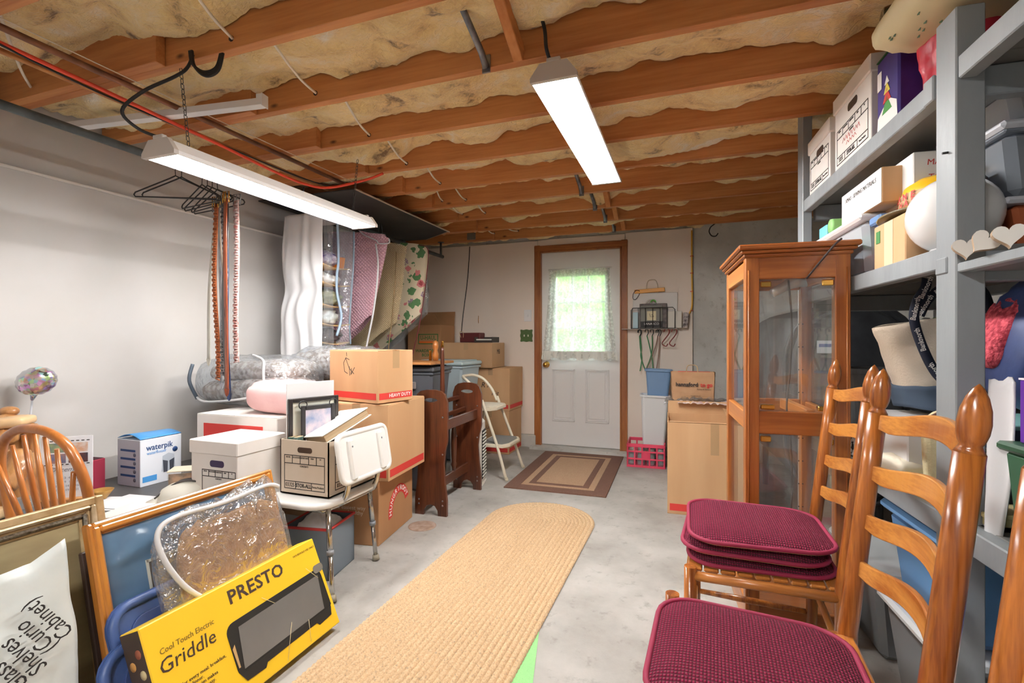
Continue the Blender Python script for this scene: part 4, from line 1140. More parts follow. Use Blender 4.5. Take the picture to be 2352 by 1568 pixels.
for a, c in LEGS:
    a, c = Vector(a), Vector(c)
    lg = ob('leg', B().tube([a, a.lerp(c, .5)], .0125, 10).tube([a.lerp(c, .45), c], .0105, 10), M_alu, t)
    ob('collar', B().tube([a.lerp(c, .46), a.lerp(c, .51)], .016, 10), M_greyp, lg)
    ob('rubber_foot', B().tube([a.lerp(c, .92), c + Vector((0, 0, .004))], [.0155, .019], 12), mat('rubber_tip', (150, 142, 124), .8), lg)

M_bank = mat('records_box_tan', (206, 190, 172), .75, c2=(198, 180, 160), ns=6, stretch=(1, 1, .2))
M_bankw = mat('records_box_white', (234, 230, 226), .7, c2=(228, 222, 216), ns=6)
M_form = mat('form_ink', (44, 40, 38), .7)
def form(parent, w, h, loc, rot, code='', word='', hand=None, k=1.):
    """printed filing form: frame, column heads, contents box, stock line"""
    lw = .0035 * k; bb = B()
    def ln(x0, y0, x1, y1):
        if x0 == x1: bb.box((x0, (y0 + y1) / 2, 0), (lw, abs(y1 - y0) + lw, .0006))
        else: bb.box(((x0 + x1) / 2, y0, 0), (abs(x1 - x0) + lw, lw, .0006))
    W_, H_ = w / 2, h / 2
    ln(-W_, H_, W_, H_); ln(-W_, -H_, W_, -H_); ln(-W_, -H_, -W_, H_); ln(W_, -H_, W_, H_)
    y1 = H_ - h * .24; y2 = -H_ + h * .22
    ln(-W_, y1, W_, y1); ln(-W_, y2, W_, y2)
    for q in (.2, .4, .61, .8): ln(-W_ + w * q, y1, -W_ + w * q, H_)
    for q in (.28, .68): ln(-W_ + w * q, -H_, -W_ + w * q, y2)
    f_ = ob('printed_form', bb, M_form, parent, loc, rot)
    sz = h * .17
    if code: text(code, sz, M_form, f_, (-W_ + w * .14, (y2 - H_) / 2 - .0, .0005), (0, 0, 0), sx=.8)
    if word: text(word, sz * .95, M_form, f_, (-W_ + w * .48, (y2 - H_) / 2, .0005), (0, 0, 0), sx=.8, off=.0006)
    if word: text('Perma Products', sz * .52, M_form, f_, (-W_ + w * .84, (y2 - H_) / 2, .0005), (0, 0, 0), sx=.75)
    for q, s in ((.1, 'BOX NO.'), (.3, 'BOX LOCATION'), (.505, 'DESTROY DATE'), (.7, 'FROM'), (.9, 'TO')):
        text(s, h * .065, M_form, f_, (-W_ + w * q, H_ - h * .06, .0005), (0, 0, 0), sx=.62)
    text('CONTENTS', h * .075, M_form, f_, (0, y1 - h * .07, .0005), (0, 0, 0), sx=.8)
    if hand: text(hand, h * .11, mat('red_pen', (196, 62, 60), .7), f_, (0, y1 - h * .25, .0005), (0, 0, 0), shear=.2, lines=.9)
    return f_
# open records box on the chair
BX0, BX1, BY0, BY1, BZ0, BH = -1.842, -1.558, 1.838, 2.20, .406, .257
t = thing('records_box', 'tan open records box full of pictures and albums on the shower chair', 'box', ((BX0 + BX1) / 2, (BY0 + BY1) / 2, BZ0), 0, 'printed records boxes')
w, dd = BX1 - BX0, BY1 - BY0
b = B()
b.box((0, 0, .003), (w, dd, .006)); b.box((-w / 2 + .0025, 0, BH / 2), (.005, dd, BH)); b.box((w / 2 - .0025, 0, BH / 2), (.005, dd, BH)); b.box((0, dd / 2 - .0025, BH / 2), (w, .005, BH)); b.box((0, -dd / 2 + .0025, BH / 2), (w, .005, BH))
ob('body', b, M_bank, t)
ob('handle_hole', B().prism(rrect(.085, .026, .012), .001, 'XY', 0), M_cut, t, (.005, -dd / 2 - .0006, BH - .045), FRONT)
form(t, .235, .158, (.002, -dd / 2 - .0006, .105), FRONT, '03325', 'STOR-ALL')
form(t, .27, .158, (w / 2 + .0006, .0, .105), RIGHT, '03325', 'STOR-ALL')
# picture board, dark frame, album, small books inside the box
M_plank = wood('plank_print', (150, 96, 52), (112, 66, 34), 'Z', ns=20, r=.6)
def standing(name, label, cat, p, q, z0, z1, lean=0.):
    p, q = Vector(p), Vector(q); d_ = q - p
    t = thing(name, label, cat, ((p.x + q.x) / 2, (p.y + q.y) / 2, z0), rot=(R(-lean), 0, math.atan2(d_.y, d_.x)))
    return t, d_.length, z1 - z0
t, w, h = standing('picture_board', 'white board printed with brown planks standing in the tan records box', 'picture', (-1.828, 1.862, 0), (-1.772, 2.13, 0), .42, .925)
ob('board', B().box((0, 0, h / 2), (w, .006, h), .001), mat('board_white', (226, 224, 226), .6), t)
for i in range(6):
    x0 = -w / 2 + .03 + i * (w - .03) / 6
    ob('printed_plank', B().box((x0 + .02, -.0034, h * .40), (.037, .0008, h * .74)), M_plank, t)
ob('printed_plank', B().box((-w / 2 + .013, -.0034, h * .40), (.02, .0008, h * .62)), M_plank, t)
ob('photo_print', B().box((.0, -.0042, h * .74), (.07, .001, .07)), M_white_print, t); ob('photo_print', B().box((.0, -.0049, h * .735), (.06, .001, .055)), mat('photo_dark', (96, 84, 100), .5, c2=(176, 130, 120), ns=40), t)
def pframe(t, w, h, fw, th, mf, mp, y=0., bevel=.003):
    for x, z, sx, sz in ((-w / 2 + fw / 2, h / 2, fw, h), (w / 2 - fw / 2, h / 2, fw, h), (0, fw / 2, w - 2 * fw, fw), (0, h - fw / 2, w - 2 * fw, fw)):
        ob('frame_bar', B().box((x, y, z), (sx, th, sz), bevel), mf, t)
    if mp: ob('picture', B().box((0, y + th * .15, h / 2), (w - 2 * fw + .002, .003, h - 2 * fw + .002)), mp, t)
t, w, h = standing('framed_picture', 'black picture frame standing in the tan records box', 'picture', (-1.815, 1.860, 0), (-1.72, 2.10, 0), .424, .852)
pframe(t, w, h, .02, .018, mat('black_lacquer', (40, 36, 36), .35), mat('pale_print', (206, 208, 196), .5, c2=(232, 224, 206), ns=4))
t, w, h = standing('scroll_frame', 'small black scrollwork photo frame in front of the black frame', 'picture', (-1.775, 1.90, 0), (-1.705, 2.06, 0), .55, .815)
pframe(t, w, h, .022, .010, mat('black_iron', (34, 32, 34), .45), mat('photo_blue', (120, 140, 176), .5, c2=(214, 196, 200), ns=14))
b = B()
for cx in (-w / 2 + .01, w / 2 - .01): b.tube([(cx + .02 * math.cos(a), 0, h + .004 + .02 * math.sin(a)) for a in [2 * PI * i / 14 for i in range(14)]], .003, 6, closed=True)
ob('scroll', b, mat('black_iron', (34, 32, 34), .45), t)
t = thing('photo_album', 'large white photo album lying tilted on top of the tan records box', 'album', (-1.672, 2.01, .705), rot=(R(24), R(-9), R(-24)))
ob('pages', B().box((.003, 0, 0), (.27, .25, .034), .002), mat('page_edges', (196, 172, 138), .8, c2=(166, 138, 104), ns=60, stretch=(.05, .05, 4)), t)
for z in (-.02, .02): ob('cover', B().box((0, 0, z), (.29, .27, .006), .002), mat('album_white', (240, 238, 232), .5, c2=(228, 226, 218), ns=5), t)
for i, lb in enumerate(('dark green book at the front corner of the tan records box', 'grey green book beside the dark green one in the tan records box')):
    t = thing('book', lb, 'book', (-1.80 + i * .03, 1.875, .50), R(3), 'books in the records box')
    ob('cover', B().box((0, 0, .085), (.024, .05, .17), .003), mat('book_green%d' % i, (54 + 20 * i, 82 + 14 * i, 72 + 16 * i), .6), t)
    ob('pages', B().box((0, .004, .0855), (.018, .046, .172), .001), mat('page_edges', (196, 172, 138), .8), t)

# ================================================================ LOW TABLE WITH CLUTTER BY THE LEFT WALL
M_dtable = mat('dark_table', (92, 90, 90), .5, c2=(72, 70, 70), ns=5)
t = thing('low_table', 'long low dark topped table along the left wall', 'table', (-2.44, 1.79, 0))
ob('top', B().box((0, 0, .385), (.94, 1.22, .03), .004), M_dtable, t)
for x in (-.43, .43):
    for y in (-.57 if x < 0 else .02, .57): ob('leg', B().box((x, y, .185), (.05, .05, .37), .004), M_dkwood, t)
TZ = .40
# red and white carton under the quilts
t = carton('white carton with a red printed panel under the bagged quilts', (-1.925, 1.90, TZ), .54, .40, .345, R(1), M_bankw, flaps=True, tape=False, group='white cartons')
ob('printed_panel', B().box((0, 0, 0), (.40, .20, .001)), M_red, t, (-.02, -.2008, .20), FRONT)
for k in range(9): ob('print_line', B().box((.03 + .06 * (k % 3), -.2014, .20 - .012 * k), (.05 + .02 * (k % 2), .0006, .004)), M_white_print, t)
ob('blue_corner', B().box((0, 0, 0), (.16, .022, .001)), mat('navy_print', (54, 60, 120), .6), t, (-.14, -.2016, .21), FRONT)
# white records box with lid in front of it
t = thing('records_box', 'white lidded records box in front of the red and white carton', 'box', (-2.01, 1.755, TZ), 0, 'printed records boxes')
w, dd, h = .28, .265, .27
ob('body', B().box((0, 0, (h - .02) / 2), (w, dd, h - .02), .002), M_bankw, t)
ob('lid', B().box((0, 0, h - .018), (w + .014, dd + .014, .062), .004), M_bankw, t)
ob('handle_hole', B().prism(rrect(.085, .03, .013), .001, 'XY', 0), mat('purple_dark', (62, 50, 84), .8), t, (.02, -dd / 2 - .0008, h - .09), FRONT)
form(t, .20, .12, (.03, -dd / 2 - .0008, .09), FRONT)

# bagged quilts
def pillow(w, d, h, seed, wr=.03, sq=.55):
    bb = B()
    def se(c, e): return math.copysign(abs(c) ** e, c)
    def f(u, v):
        a = u * 2 * PI; p = -PI / 2 + v * PI
        x = se(math.cos(p), sq) * se(math.cos(a), .42); y = se(math.cos(p), sq) * se(math.sin(a), .42); z = se(math.sin(p), .75)
        n = wr * (nz(x * 3 + seed, y * 3, z * 3) + .5 * nz(x * 9 + seed, y * 9, z * 9))
        return (x * w / 2 * (1 + n * .3), y * d / 2 * (1 + n * .3), z * h / 2 + n * h * 1.6 * max(0, .2 + z))
    bb.grid(f, 44, 22)
    return bb
M_lacey = mat('grey_lace_quilt', (196, 188, 182), .85, c2=(132, 118, 108), ns=34, bump=.5, bs=50, lo=.42, hi=.6)
M_pinkc = mat('pink_blanket', (240, 198, 196), .85, c2=(232, 184, 184), ns=6, bump=.2, bs=20)
t = thing('quilt_bag', 'clear zip bag of grey patterned quilts on the red and white carton', 'quilt bag', (-2.45, 2.29, .745 + .15), R(0))
ob('quilt', pillow(.64, .38, .15, 3, .05), M_lacey, t, (-.0, 0, -.05), (0, R(-4), 0))
ob('quilt', pillow(.58, .36, .12, 5, .06), M_lacey, t, (.02, .02, .06), (0, R(-3), R(6)))
ob('film', pillow(.72, .42, .30, 8, .035), M_clear2, t)
b = B(); b.tube(smooth([(-.34, -.15, -.10), (-.2, -.21, -.115), (0, -.215, -.10), (.16, -.215, -.075), (.235, -.205, -.05), (.235, -.2, .07), (.20, -.17, .13), (.05, -.1, .155)]), .007, 6); ob('zip', b, mat('white_zip2', (214, 214, 216), .5), t)
b = B(); b.tube(smooth([(-.335, -.15, -.11), (-.35, -.19, .0), (-.335, -.18, .10)]), .010, 6); ob('edge_band', b, mat('slate_band', (86, 98, 110), .5), t)
t = thing('quilt_bag', 'second bag of patterned quilts slumping to the right against the organiser', 'quilt bag', (-2.16, 2.68, .98), R(4))
ob('quilt', pillow(.58, .36, .20, 11, .06), M_lacey, t); ob('film', pillow(.63, .40, .235, 13, .05), M_clear2, t)
t = thing('carton', 'plain carton behind the quilts holding up the second quilt bag', 'box', (-2.36, 2.71, 0), 0, 'white cartons')
ob('body', B().box((0, 0, .43), (.62, .38, .86), .003), M_card3, t); ob('flap', B().box((0, 0, .862), (.61, .37, .003)), M_card3, t)
tag(ob('pink_blanket', pillow(.40, .30, .17, 17, .05), M_pinkc, None, (-2.03, 2.10, .83), (0, R(3), R(4))), 'folded pink blanket squeezed beside the quilts on the carton', 'blanket')

# water flosser carton
t = thing('product_box', 'white and blue water flosser box on the low table', 'box', (-2.655, 1.778, TZ), 0)
w, dd, h = .17, .21, .235
M_pkw = mat('package_white', (226, 232, 240), .45); M_pkb = mat('package_blue', (76, 152, 216), .4); M_pkd = mat('package_navy', (34, 70, 122), .5)
ob('body', B().box((0, 0, h / 2), (w, dd, h), .002), M_pkw, t)
ob('side_panel', B().box((0, -dd / 2 - .0006, h / 2), (w - .004, .001, h - .006)), mat('package_grey', (176, 178, 192), .45), t)
ob('top_flap', B().grid(lambda u, v: (-w / 2 + w * u, -dd / 2 + dd * v, h + .004 + .022 * math.sin(PI * u) * (1 - .3 * v)), 10, 4), M_pkb, t, solid=.002)
text('waterpik', .042, M_pkd, t, (w / 2 + .0008, -.01, h - .045), RIGHT, sx=.9, off=.0004)
text('waterflosser', .022, M_pkb, t, (w / 2 + .0008, -.025, h - .072), RIGHT, sx=.9)
for i in range(4):
    ob('side_band', B().box((-.005, -dd / 2 - .0014, h - .055 - i * .042), (.11, .001, .011)), M_pkd, t)
    ob('side_icon', B().xf((.045, -dd / 2 - .0014, h - .075 - i * .042), (PI / 2, 0, 0)).lathe([(.010, 0), (.010, .001), (.001, .001)], 12), mat('icon_grey', (96, 98, 116), .5), t)
ob('flosser_picture', B().prism([(-.035, -.05), (.035, -.05), (.03, .03), (.0, .042), (-.03, .03)], .001, 'XY'), mat('icon_pale', (186, 196, 208), .4), t, (w / 2 + .001, .035, .105), RIGHT)
ob('flosser_picture', B().prism([(-.026, -.045), (-.006, -.045), (-.004, .01), (-.03, .02)], .001, 'XY').prism([(.006, -.045), (.026, -.045), (.03, .02), (.004, .01)], .001, 'XY'), mat('icon_dark', (66, 72, 84), .4), t, (w / 2 + .0016, .035, .095), RIGHT)
ob('seal_mark', B().xf((w / 2, .07, h - .075), (0, PI / 2, 0)).lathe([(.014, 0), (.014, .001), (.001, .001)], 14), M_pkd, t)
ob('logo_block', B().box((w / 2 + .0008, -.06, .035), (.001, .07, .028)), M_pkb, t)

# acrylic photo cube
t = thing('photo_cube', 'clear acrylic photo cube with family snapshots on the low table', 'photo cube', (-2.275, 1.675, TZ + .008), R(38))
M_acr = film('acrylic', (246, 248, 246), .9, .6, .03)
ob('block', B().box((0, 0, .055), (.10, .10, .11), .002), M_acr, t)
ob('photo', B().box((0, -.046, .052), (.092, .001, .10)), mat('snapshot_a', (96, 78, 52), .5, c2=(196, 150, 110), ns=26), t)
ob('photo', B().box((.046, 0, .052), (.001, .092, .10)), mat('snapshot_b', (214, 140, 110), .5, c2=(64, 110, 116), ns=18), t)
ob('lid', B().box((0, 0, .113), (.104, .104, .006), .002), mat('cube_cream', (226, 218, 196), .5), t)
# letters and cards
M_paper = mat('paper_white', (226, 222, 212), .8)
for i, (x, y, a, w, h, z, lb) in enumerate(((-2.40, 1.48, 20, .26, .19, .0, 'large white card lying at the bottom of the letters on the low table'), (-2.36, 1.50, 8, .24, .18, .004, 'white card lying on top of the letters on the low table'), (-2.25, 1.60, -14, .16, .07, .0, 'long buff envelope under the photo cube'))):
    o = ob('card', B().box((0, 0, .0015), (w, h, .003), .0005), mat('card_%d' % i, ((228, 230, 234), (236, 238, 242), (216, 186, 140))[i], .7), None, (x, y, TZ + z), (0, 0, R(a))); tag(o, lb, 'card', 'letters on the low table')
for i, (z, lb) in enumerate(((.0, 'lower thin white box at the front edge of the low table'), (.028, 'upper thin white box at the front edge of the low table'))):
    t = thing('flat_box', lb, 'box', (-2.06, 1.33 + .01 * i, TZ + z), R(10 + 4 * i), 'thin white boxes')
    ob('tray', B().box((0, 0, .010), (.23, .17, .02), .002), M_bankw, t); ob('lid', B().box((0, 0, .021), (.236, .176, .012), .002), mat('lid_white', (220, 218, 214), .6), t)
# white sun hat bundle with cords
t = thing('sun_hat', 'white cap with dark straps lying by the records box', 'cap', (-2.17, 1.60, TZ), R(30))
ob('crown', B().lathe([(.085, 0), (.086, .03), (.074, .062), (.045, .082), (.001, .09)], 22, sx=1.15), mat('cap_white', (228, 226, 214), .7), t)
ob('brim', B().lathe([(.086, .0), (.125, .004), (.125, .008), (.086, .008)], 22, sx=1.2), mat('cap_white', (228, 226, 214), .7), t)
for a in (0, .5, 1.0): ob('strap', B().tube(smooth([(-.10, -.04 + a * .06, .03), (-.02, -.02 + a * .04, .090), (.06, .0 + a * .03, .086), (.1, .02, .02)]), .004, 6), mat('strap_dark', (76, 72, 70), .6), t)

# desk calendar, red box, jars, figurine, balloon, bowl at the left end
t = thing('desk_calendar', 'white photo calendar standing on a wooden foot on the low table', 'calendar', (-2.63, 1.40, TZ), R(40))
ob('foot', B().box((0, 0, .014), (.20, .06, .028), .003), wood('light_foot', (196, 146, 92), (172, 118, 68), 'X'), t)
ob('sheet', B().box((0, 0, .165), (.185, .004, .275), .0005), mat('sheet_white', (236, 238, 244), .6), t)
for i in range(2):
    for j in range(2):
        ob('printed_photo', B().box((-.04 + i * .08, -.0026, .205 + j * .048), (.07, .0008, .042)), mat('cal_photo%d' % (i * 2 + j), ((176, 130, 110), (96, 112, 130), (120, 60, 56), (206, 160, 130))[i * 2 + j], .5, c2=((90, 110, 150), (150, 170, 120), (60, 60, 70), (220, 220, 220))[i * 2 + j], ns=30), t)
for i in range(9):
    for s in (.178, .283): ob('printed_dash', B().box((-.076 + i * .019, -.0028, s), (.011, .0008, .004)), M_ink, t)
text('December', .03, mat('soft_ink', (150, 150, 160), .7), t, (0, -.003, .155), FRONT, shear=.4)
text('1  2  3  4  5  6\n7  8  9  10  11\n12 13 14 15 16\n17 18 19 20 21', .014, mat('soft_ink', (150, 150, 160), .7), t, (0, -.003, .09), FRONT, lines=1.3)
t = thing('red_box', 'small dark red box standing open at the wall end of the low table', 'box', (-2.78, 1.56, TZ), R(8))
ob('body', B().box((0, 0, .075), (.10, .10, .15), .003), mat('crimson_card', (150, 40, 64), .6), t); ob('opening', B().box((0, 0, .151), (.09, .09, .002)), mat('crimson_dark', (60, 16, 28), .8), t)
b = B(); b.lathe([(.012, 0), (.018, .004), (.036, .03), (.046, .045), (.043, .045), (.03, .028), (.001, .012)], 20)
tag(ob('gilt_bowl', b, mat('gilt_wood', (172, 130, 66), .4, .3), None, (-2.55, 1.49, TZ)), 'small gilt bowl in front of the dark red box', 'bowl')
t = thing('glass_jar', 'small round glass jar behind the chair spindles', 'jar', (-2.60, 1.235, TZ))
ob('glass', B().lathe([(.03, 0), (.042, .012), (.044, .05), (.036, .075), (.03, .08), (.028, .079)], 20), film('jar_glass', (222, 232, 238), .8, .8, .05), t)
t = thing('candle_stack', 'striped yellow and brown candle behind the calendar', 'candle', (-2.86, 1.44, TZ + .001))
for i, c in enumerate(((150, 110, 60), (206, 190, 96), (232, 226, 200), (190, 168, 70), (226, 220, 190))):
    ob('layer', B().lathe([(.03, .04 * i), (.03, .04 * i + .04), (.001, .04 * i + .04)], 16), mat('candle%d' % i, c, .6), t)

# carved golden dog figurine
M_fur = mat('glazed_fur', (196, 146, 92), .35, c2=(150, 98, 54), ns=16, stretch=(1, 1, .3), bump=.8, bs=26, coat=.3, lo=.4, hi=.62)
t = thing('animal_figurine', 'glazed golden brown seated animal figurine behind the spindle back chair', 'figurine', (-2.79, 1.27, TZ), R(20))
def body(u, v):
    a = u * 2 * PI; z = v
    prof = [(0, .001), (.02, .11), (.15, .135), (.35, .125), (.55, .098), (.68, .075), (.76, .08), (.86, .092), (.95, .065), (1, .001)]
    for i in range(len(prof) - 1):
        if prof[i][0] <= z <= prof[i + 1][0]:
            k = (z - prof[i][0]) / (prof[i + 1][0] - prof[i][0]); k = k * k * (3 - 2 * k); r_ = prof[i][1] * (1 - k) + prof[i + 1][1] * k; break
    n = 1 + .10 * nz(math.cos(a) * 2.5, math.sin(a) * 2.5, z * 6) + .05 * nz(math.cos(a) * 9, math.sin(a) * 9, z * 9)
    return (r_ * n * math.cos(a) * 1.0 + .03 * max(0, z - .6), r_ * n * math.sin(a) * .9 - .05 * max(0, z - .55), .42 * z)
ob('body', B().grid(body, 40, 40), M_fur, t)
ob('muzzle', pillow(.09, .12, .07, 4, .03), M_fur, t, (.06, -.09, .33), (0, 0, R(20)))
ob('brow', pillow(.15, .13, .05, 6, .03), mat('glazed_pale', (222, 186, 140), .35, coat=.3), t, (.055, -.05, .385), (0, R(-6), R(20)))
ob('nose', B().sphere((.085, -.155, .345), .018, 12, 8), mat('nose_dark', (56, 40, 34), .3), t)
for s in (-1, 1):
    ob('ear', pillow(.05, .035, .13, 7 + s, .04), M_fur, t, (s * .085 + .03, -.02, .31), (0, R(s * 12), 0))
    ob('paw', pillow(.075, .13, .05, 9 + s, .05), mat('glazed_pale', (222, 186, 140), .35, coat=.3), t, (s * .06 + .02, -.15, .025))
ob('arm', B().tube(smooth([(.10, -.06, .25), (.14, -.10, .19), (.13, -.15, .14)]), [.045] * 6 + [.042] * 6 + [.034], 12), M_fur, t)
ob('bun', B().sphere((.0, .0, .425), .032, 14, 10, (1.2, 1, .7)), M_fur, t)
# foil balloon on a stick
t = thing('foil_balloon', 'silver foil balloon with colourful print on a clear stick', 'balloon', (0, 0, 0))
p = ad(84, 875, 2.26); q = ad(50, 955, 2.26)
def foil_mat():
    mt, nt, bs, nd, lk = _new('printed_foil')
    v = _coords(nd, lk); vo = nd.new('ShaderNodeTexVoronoi'); vo.inputs['Scale'].default_value = 70; lk.new(v, vo.inputs['Vector'])
    n = nd.new('ShaderNodeTexNoise'); n.inputs['Scale'].default_value = 9; lk.new(v, n.inputs['Vector'])
    rp = nd.new('ShaderNodeValToRGB'); rp.color_ramp.elements[0].position = .46; rp.color_ramp.elements[1].position = .52
    lk.new(n.outputs['Fac'], rp.inputs['Fac'])
    hs = nd.new('ShaderNodeHueSaturation'); hs.inputs['Saturation'].default_value = .55; hs.inputs['Value'].default_value = .9; lk.new(vo.outputs['Color'], hs.inputs['Color'])
    mx = nd.new('ShaderNodeMix'); mx.data_type = 'RGBA'; mx.inputs['A'].default_value = lin((196, 196, 200)); lk.new(hs.outputs['Color'], mx.inputs['B']); lk.new(rp.outputs['Color'], mx.inputs['Factor'])
    lk.new(mx.outputs['Result'], bs.inputs['Base Color']); bs.inputs['Metallic'].default_value = .75; bs.inputs['Roughness'].default_value = .25
    return mt
M_foil = foil_mat()
def ball(u, v):
    a = u * 2 * PI; w_ = v * PI - PI / 2
    r_ = .078 * math.cos(w_) ** .7 * (1 + .025 * math.cos(a * 16) * math.cos(w_) ** 4)
    return Vector((r_ * math.cos(a), .042 * math.sin(w_), r_ * math.sin(a) * .82))
ob('balloon', B().grid(ball, 64, 16), M_foil, t, p, (R(4), R(-18), R(35)))
ob('neck', B().tube([p + Vector((-.018, 0, -.055)), p + Vector((-.034, 0, -.088))], [.016, .006], 10), M_foil, t)
ob('stick', B().tube([p + Vector((-.033, 0, -.085)), Vector((-2.88, 1.36, TZ))], .0045, 8), film('clear_stick', (226, 230, 236), .55, .5), t)
t = thing('cellophane_wrap', 'crumpled clear cellophane wrap at the left edge', 'plastic wrap', ad(0, 985, 2.30))
ob('sheet', B().grid(lambda u, v: (-.15 + .22 * u + .01 * nz(u * 9, v * 7), .05 * nz(u * 5, v * 5, 2), -.42 + .47 * v + .02 * nz(u * 7, v * 7, 4) - .08 * u * u), 26, 26), M_clear2, t)

# ---- spindle back chair in front of the low table
M_honey = wood('honey_maple', (190, 118, 56), (158, 88, 36), 'Z', ns=9, r=.3, coat=.4)
t = thing('windsor_chair', 'honey coloured bow back spindle chair at the left edge', 'chair', (-2.245, 1.245, 0), R(4))
sz = .352
ob('seat', B().prism(rrect(.40, .40, .14), .035, 'XY', 0), M_honey, t, (0, .06, sz), bev=.01)
bow = [(x * 1.2, y, z) for x, y, z in [(-.165, -.10, sz), (-.182, -.12, .55), (-.178, -.14, .66), (-.14, -.155, .755), (-.075, -.163, .802), (0, -.165, .815), (.075, -.163, .802), (.14, -.155, .755), (.178, -.14, .66), (.182, -.12, .55), (.165, -.10, sz)]]
ob('bow', B().tube(smooth(bow), .0165, 12), M_honey, t)
for i in range(7):
    k = (i - 3) / 3
    xt = k * .168 + .030 * k ** 5; zt = .80 - .13 * abs(k) ** 2.2
    ob('spindle', B().tube([(k * .12, -.095, sz + .01), (k * .146, -.13, (sz + zt) / 2), (xt, -.158, zt)], [.009, .0105, .0075], 10), M_honey, t)
for sx in (-1, 1):
    for sy in (-1, 1):
        ob('leg', B().tube([(sx * .13, .06 + sy * .12, sz), (sx * .165, .06 + sy * .16, sz / 2), (sx * .19, .06 + sy * .19, 0)], [.014, .019, .012], 10), M_honey, t)
    ob('stretcher', B().tube([(sx * .165, -.09, .19), (sx * .165, .21, .19)], .010, 8), M_honey, t)

# ================================================================ PICTURES AND BOXES LEANING IN THE FOREGROUND
def lean(name, label, cat, xb, yc, a, z=.0, group=None, roll=0.):
    return thing(name, label, cat, (xb, yc, z), rot=(R(-a), R(roll), PI / 2), group=group)
M_silverleaf = mat('silver_gilt', (226, 208, 176), .4, .35, c2=(186, 162, 124), ns=24)
M_golddark = mat('bronze_gilt', (208, 182, 140), .42, .25, c2=(170, 140, 96), ns=20)
t = lean('framed_picture', 'wide silver and bronze moulded picture frame with a landscape behind the paper parcel', 'picture', -1.60, .645, 9.5, .006)
w, h = .70, .66
pframe(t, w, h, .022, .030, M_golddark, None)
def inner(t, w, h, i0, fw, th, y, m):
    W_, H_ = w - 2 * i0, h - 2 * i0
    for x, z, sx, szz in ((-W_ / 2 + fw / 2, h / 2, fw, H_), (W_ / 2 - fw / 2, h / 2, fw, H_), (0, i0 + fw / 2, W_ - 2 * fw, fw), (0, h - i0 - fw / 2, W_ - 2 * fw, fw)):
        ob('moulding', B().box((x, y, z), (sx, th, szz), min(fw, th) * .45), m, t)
inner(t, w, h, .020, .014, .028, -.004, M_silverleaf)
inner(t, w, h, .032, .012, .018, .002, M_golddark)
inner(t, w, h, .042, .012, .022, -.001, mat('silver_bead', (186, 180, 168), .3, .8, c2=(120, 112, 100), ns=140))
inner(t, w, h, .052, .010, .012, .003, M_golddark)
M_landsc = mat('landscape_print', (178, 164, 126), .35, c2=(128, 112, 82), ns=3.2, stretch=(.6, 1, 2.2), coat=.6)
ob('picture', B().box((0, .006, h / 2), (w - .11, .003, h - .11)), M_landsc, t)
inner(t, w, h, .150, .007, .008, .003, mat('bead_line', (206, 200, 184), .4, .4, c2=(70, 62, 50), ns=260))
ob('inner_picture', B().box((0, .0035, h / 2), (w - .31, .003, h - .31)), mat('landscape_centre', (200, 200, 164), .35, c2=(150, 152, 112), ns=4, coat=.6), t)
for i, lb in enumerate(('dark flat picture leaning just behind the gold frame', 'dark flat picture leaning second behind the gold frame')):
    t = lean('framed_picture', lb, 'picture', -1.532 - .024 * i, 1.24 - .01 * i, 13, .004, 'dark pictures behind the gold frame')
    pframe(t, .62, .52, .03, .018, mat('dark_umber', (70, 52, 46), .5), mat('dark_backing', (52, 46, 44), .7))
M_goldf = wood('gold_oak_frame', (206, 140, 62), (168, 98, 34), 'Z', ns=10, r=.3, coat=.4)
M_goldfX = wood('gold_oak_frame_rail', (206, 140, 62), (168, 98, 34), 'X', ns=10, r=.3, coat=.4)
t = lean('framed_picture', 'gold wooden picture frame with a blue picture leaning behind the griddle box', 'picture', -1.500, 1.25, 14, .004)
w, h = .668, .61
for i0, fw, th, y in ((0, .016, .032, 0), (.012, .020, .022, -.008), (.030, .010, .016, .002)):
    W_, H_ = w - 2 * i0, h - 2 * i0
    for x, z, sx, szz in ((-W_ / 2 + fw / 2, h / 2, fw, H_), (W_ / 2 - fw / 2, h / 2, fw, H_)): ob('moulding', B().box((x, y, z), (sx, th, szz), .005), M_goldf, t)
    for x, z, sx, szz in ((0, i0 + fw / 2, W_ - 2 * fw, fw), (0, h - i0 - fw / 2, W_ - 2 * fw, fw)): ob('moulding', B().box((x, y, z), (sx, th, szz), .005), M_goldfX, t)
ob('picture', B().box((0, .004, h / 2), (w - .07, .003, h - .07)), mat('blue_picture', (104, 142, 176), .3, c2=(84, 112, 140), ns=3, coat=.7), t)
ob('print', B().box((-.10, .0015, h / 2 - .03), (.16, .002, h - .28)), mat('grey_print', (70, 66, 66), .5, c2=(120, 110, 100), ns=12), t)
inner_edge = mat('pale_mat', (206, 206, 196), .6)
ob('print_border', B().box((-.183, .001, h / 2 - .03), (.008, .003, h - .26)).box((-.10, .001, h - .165), (.17, .003, .008)), inner_edge, t)

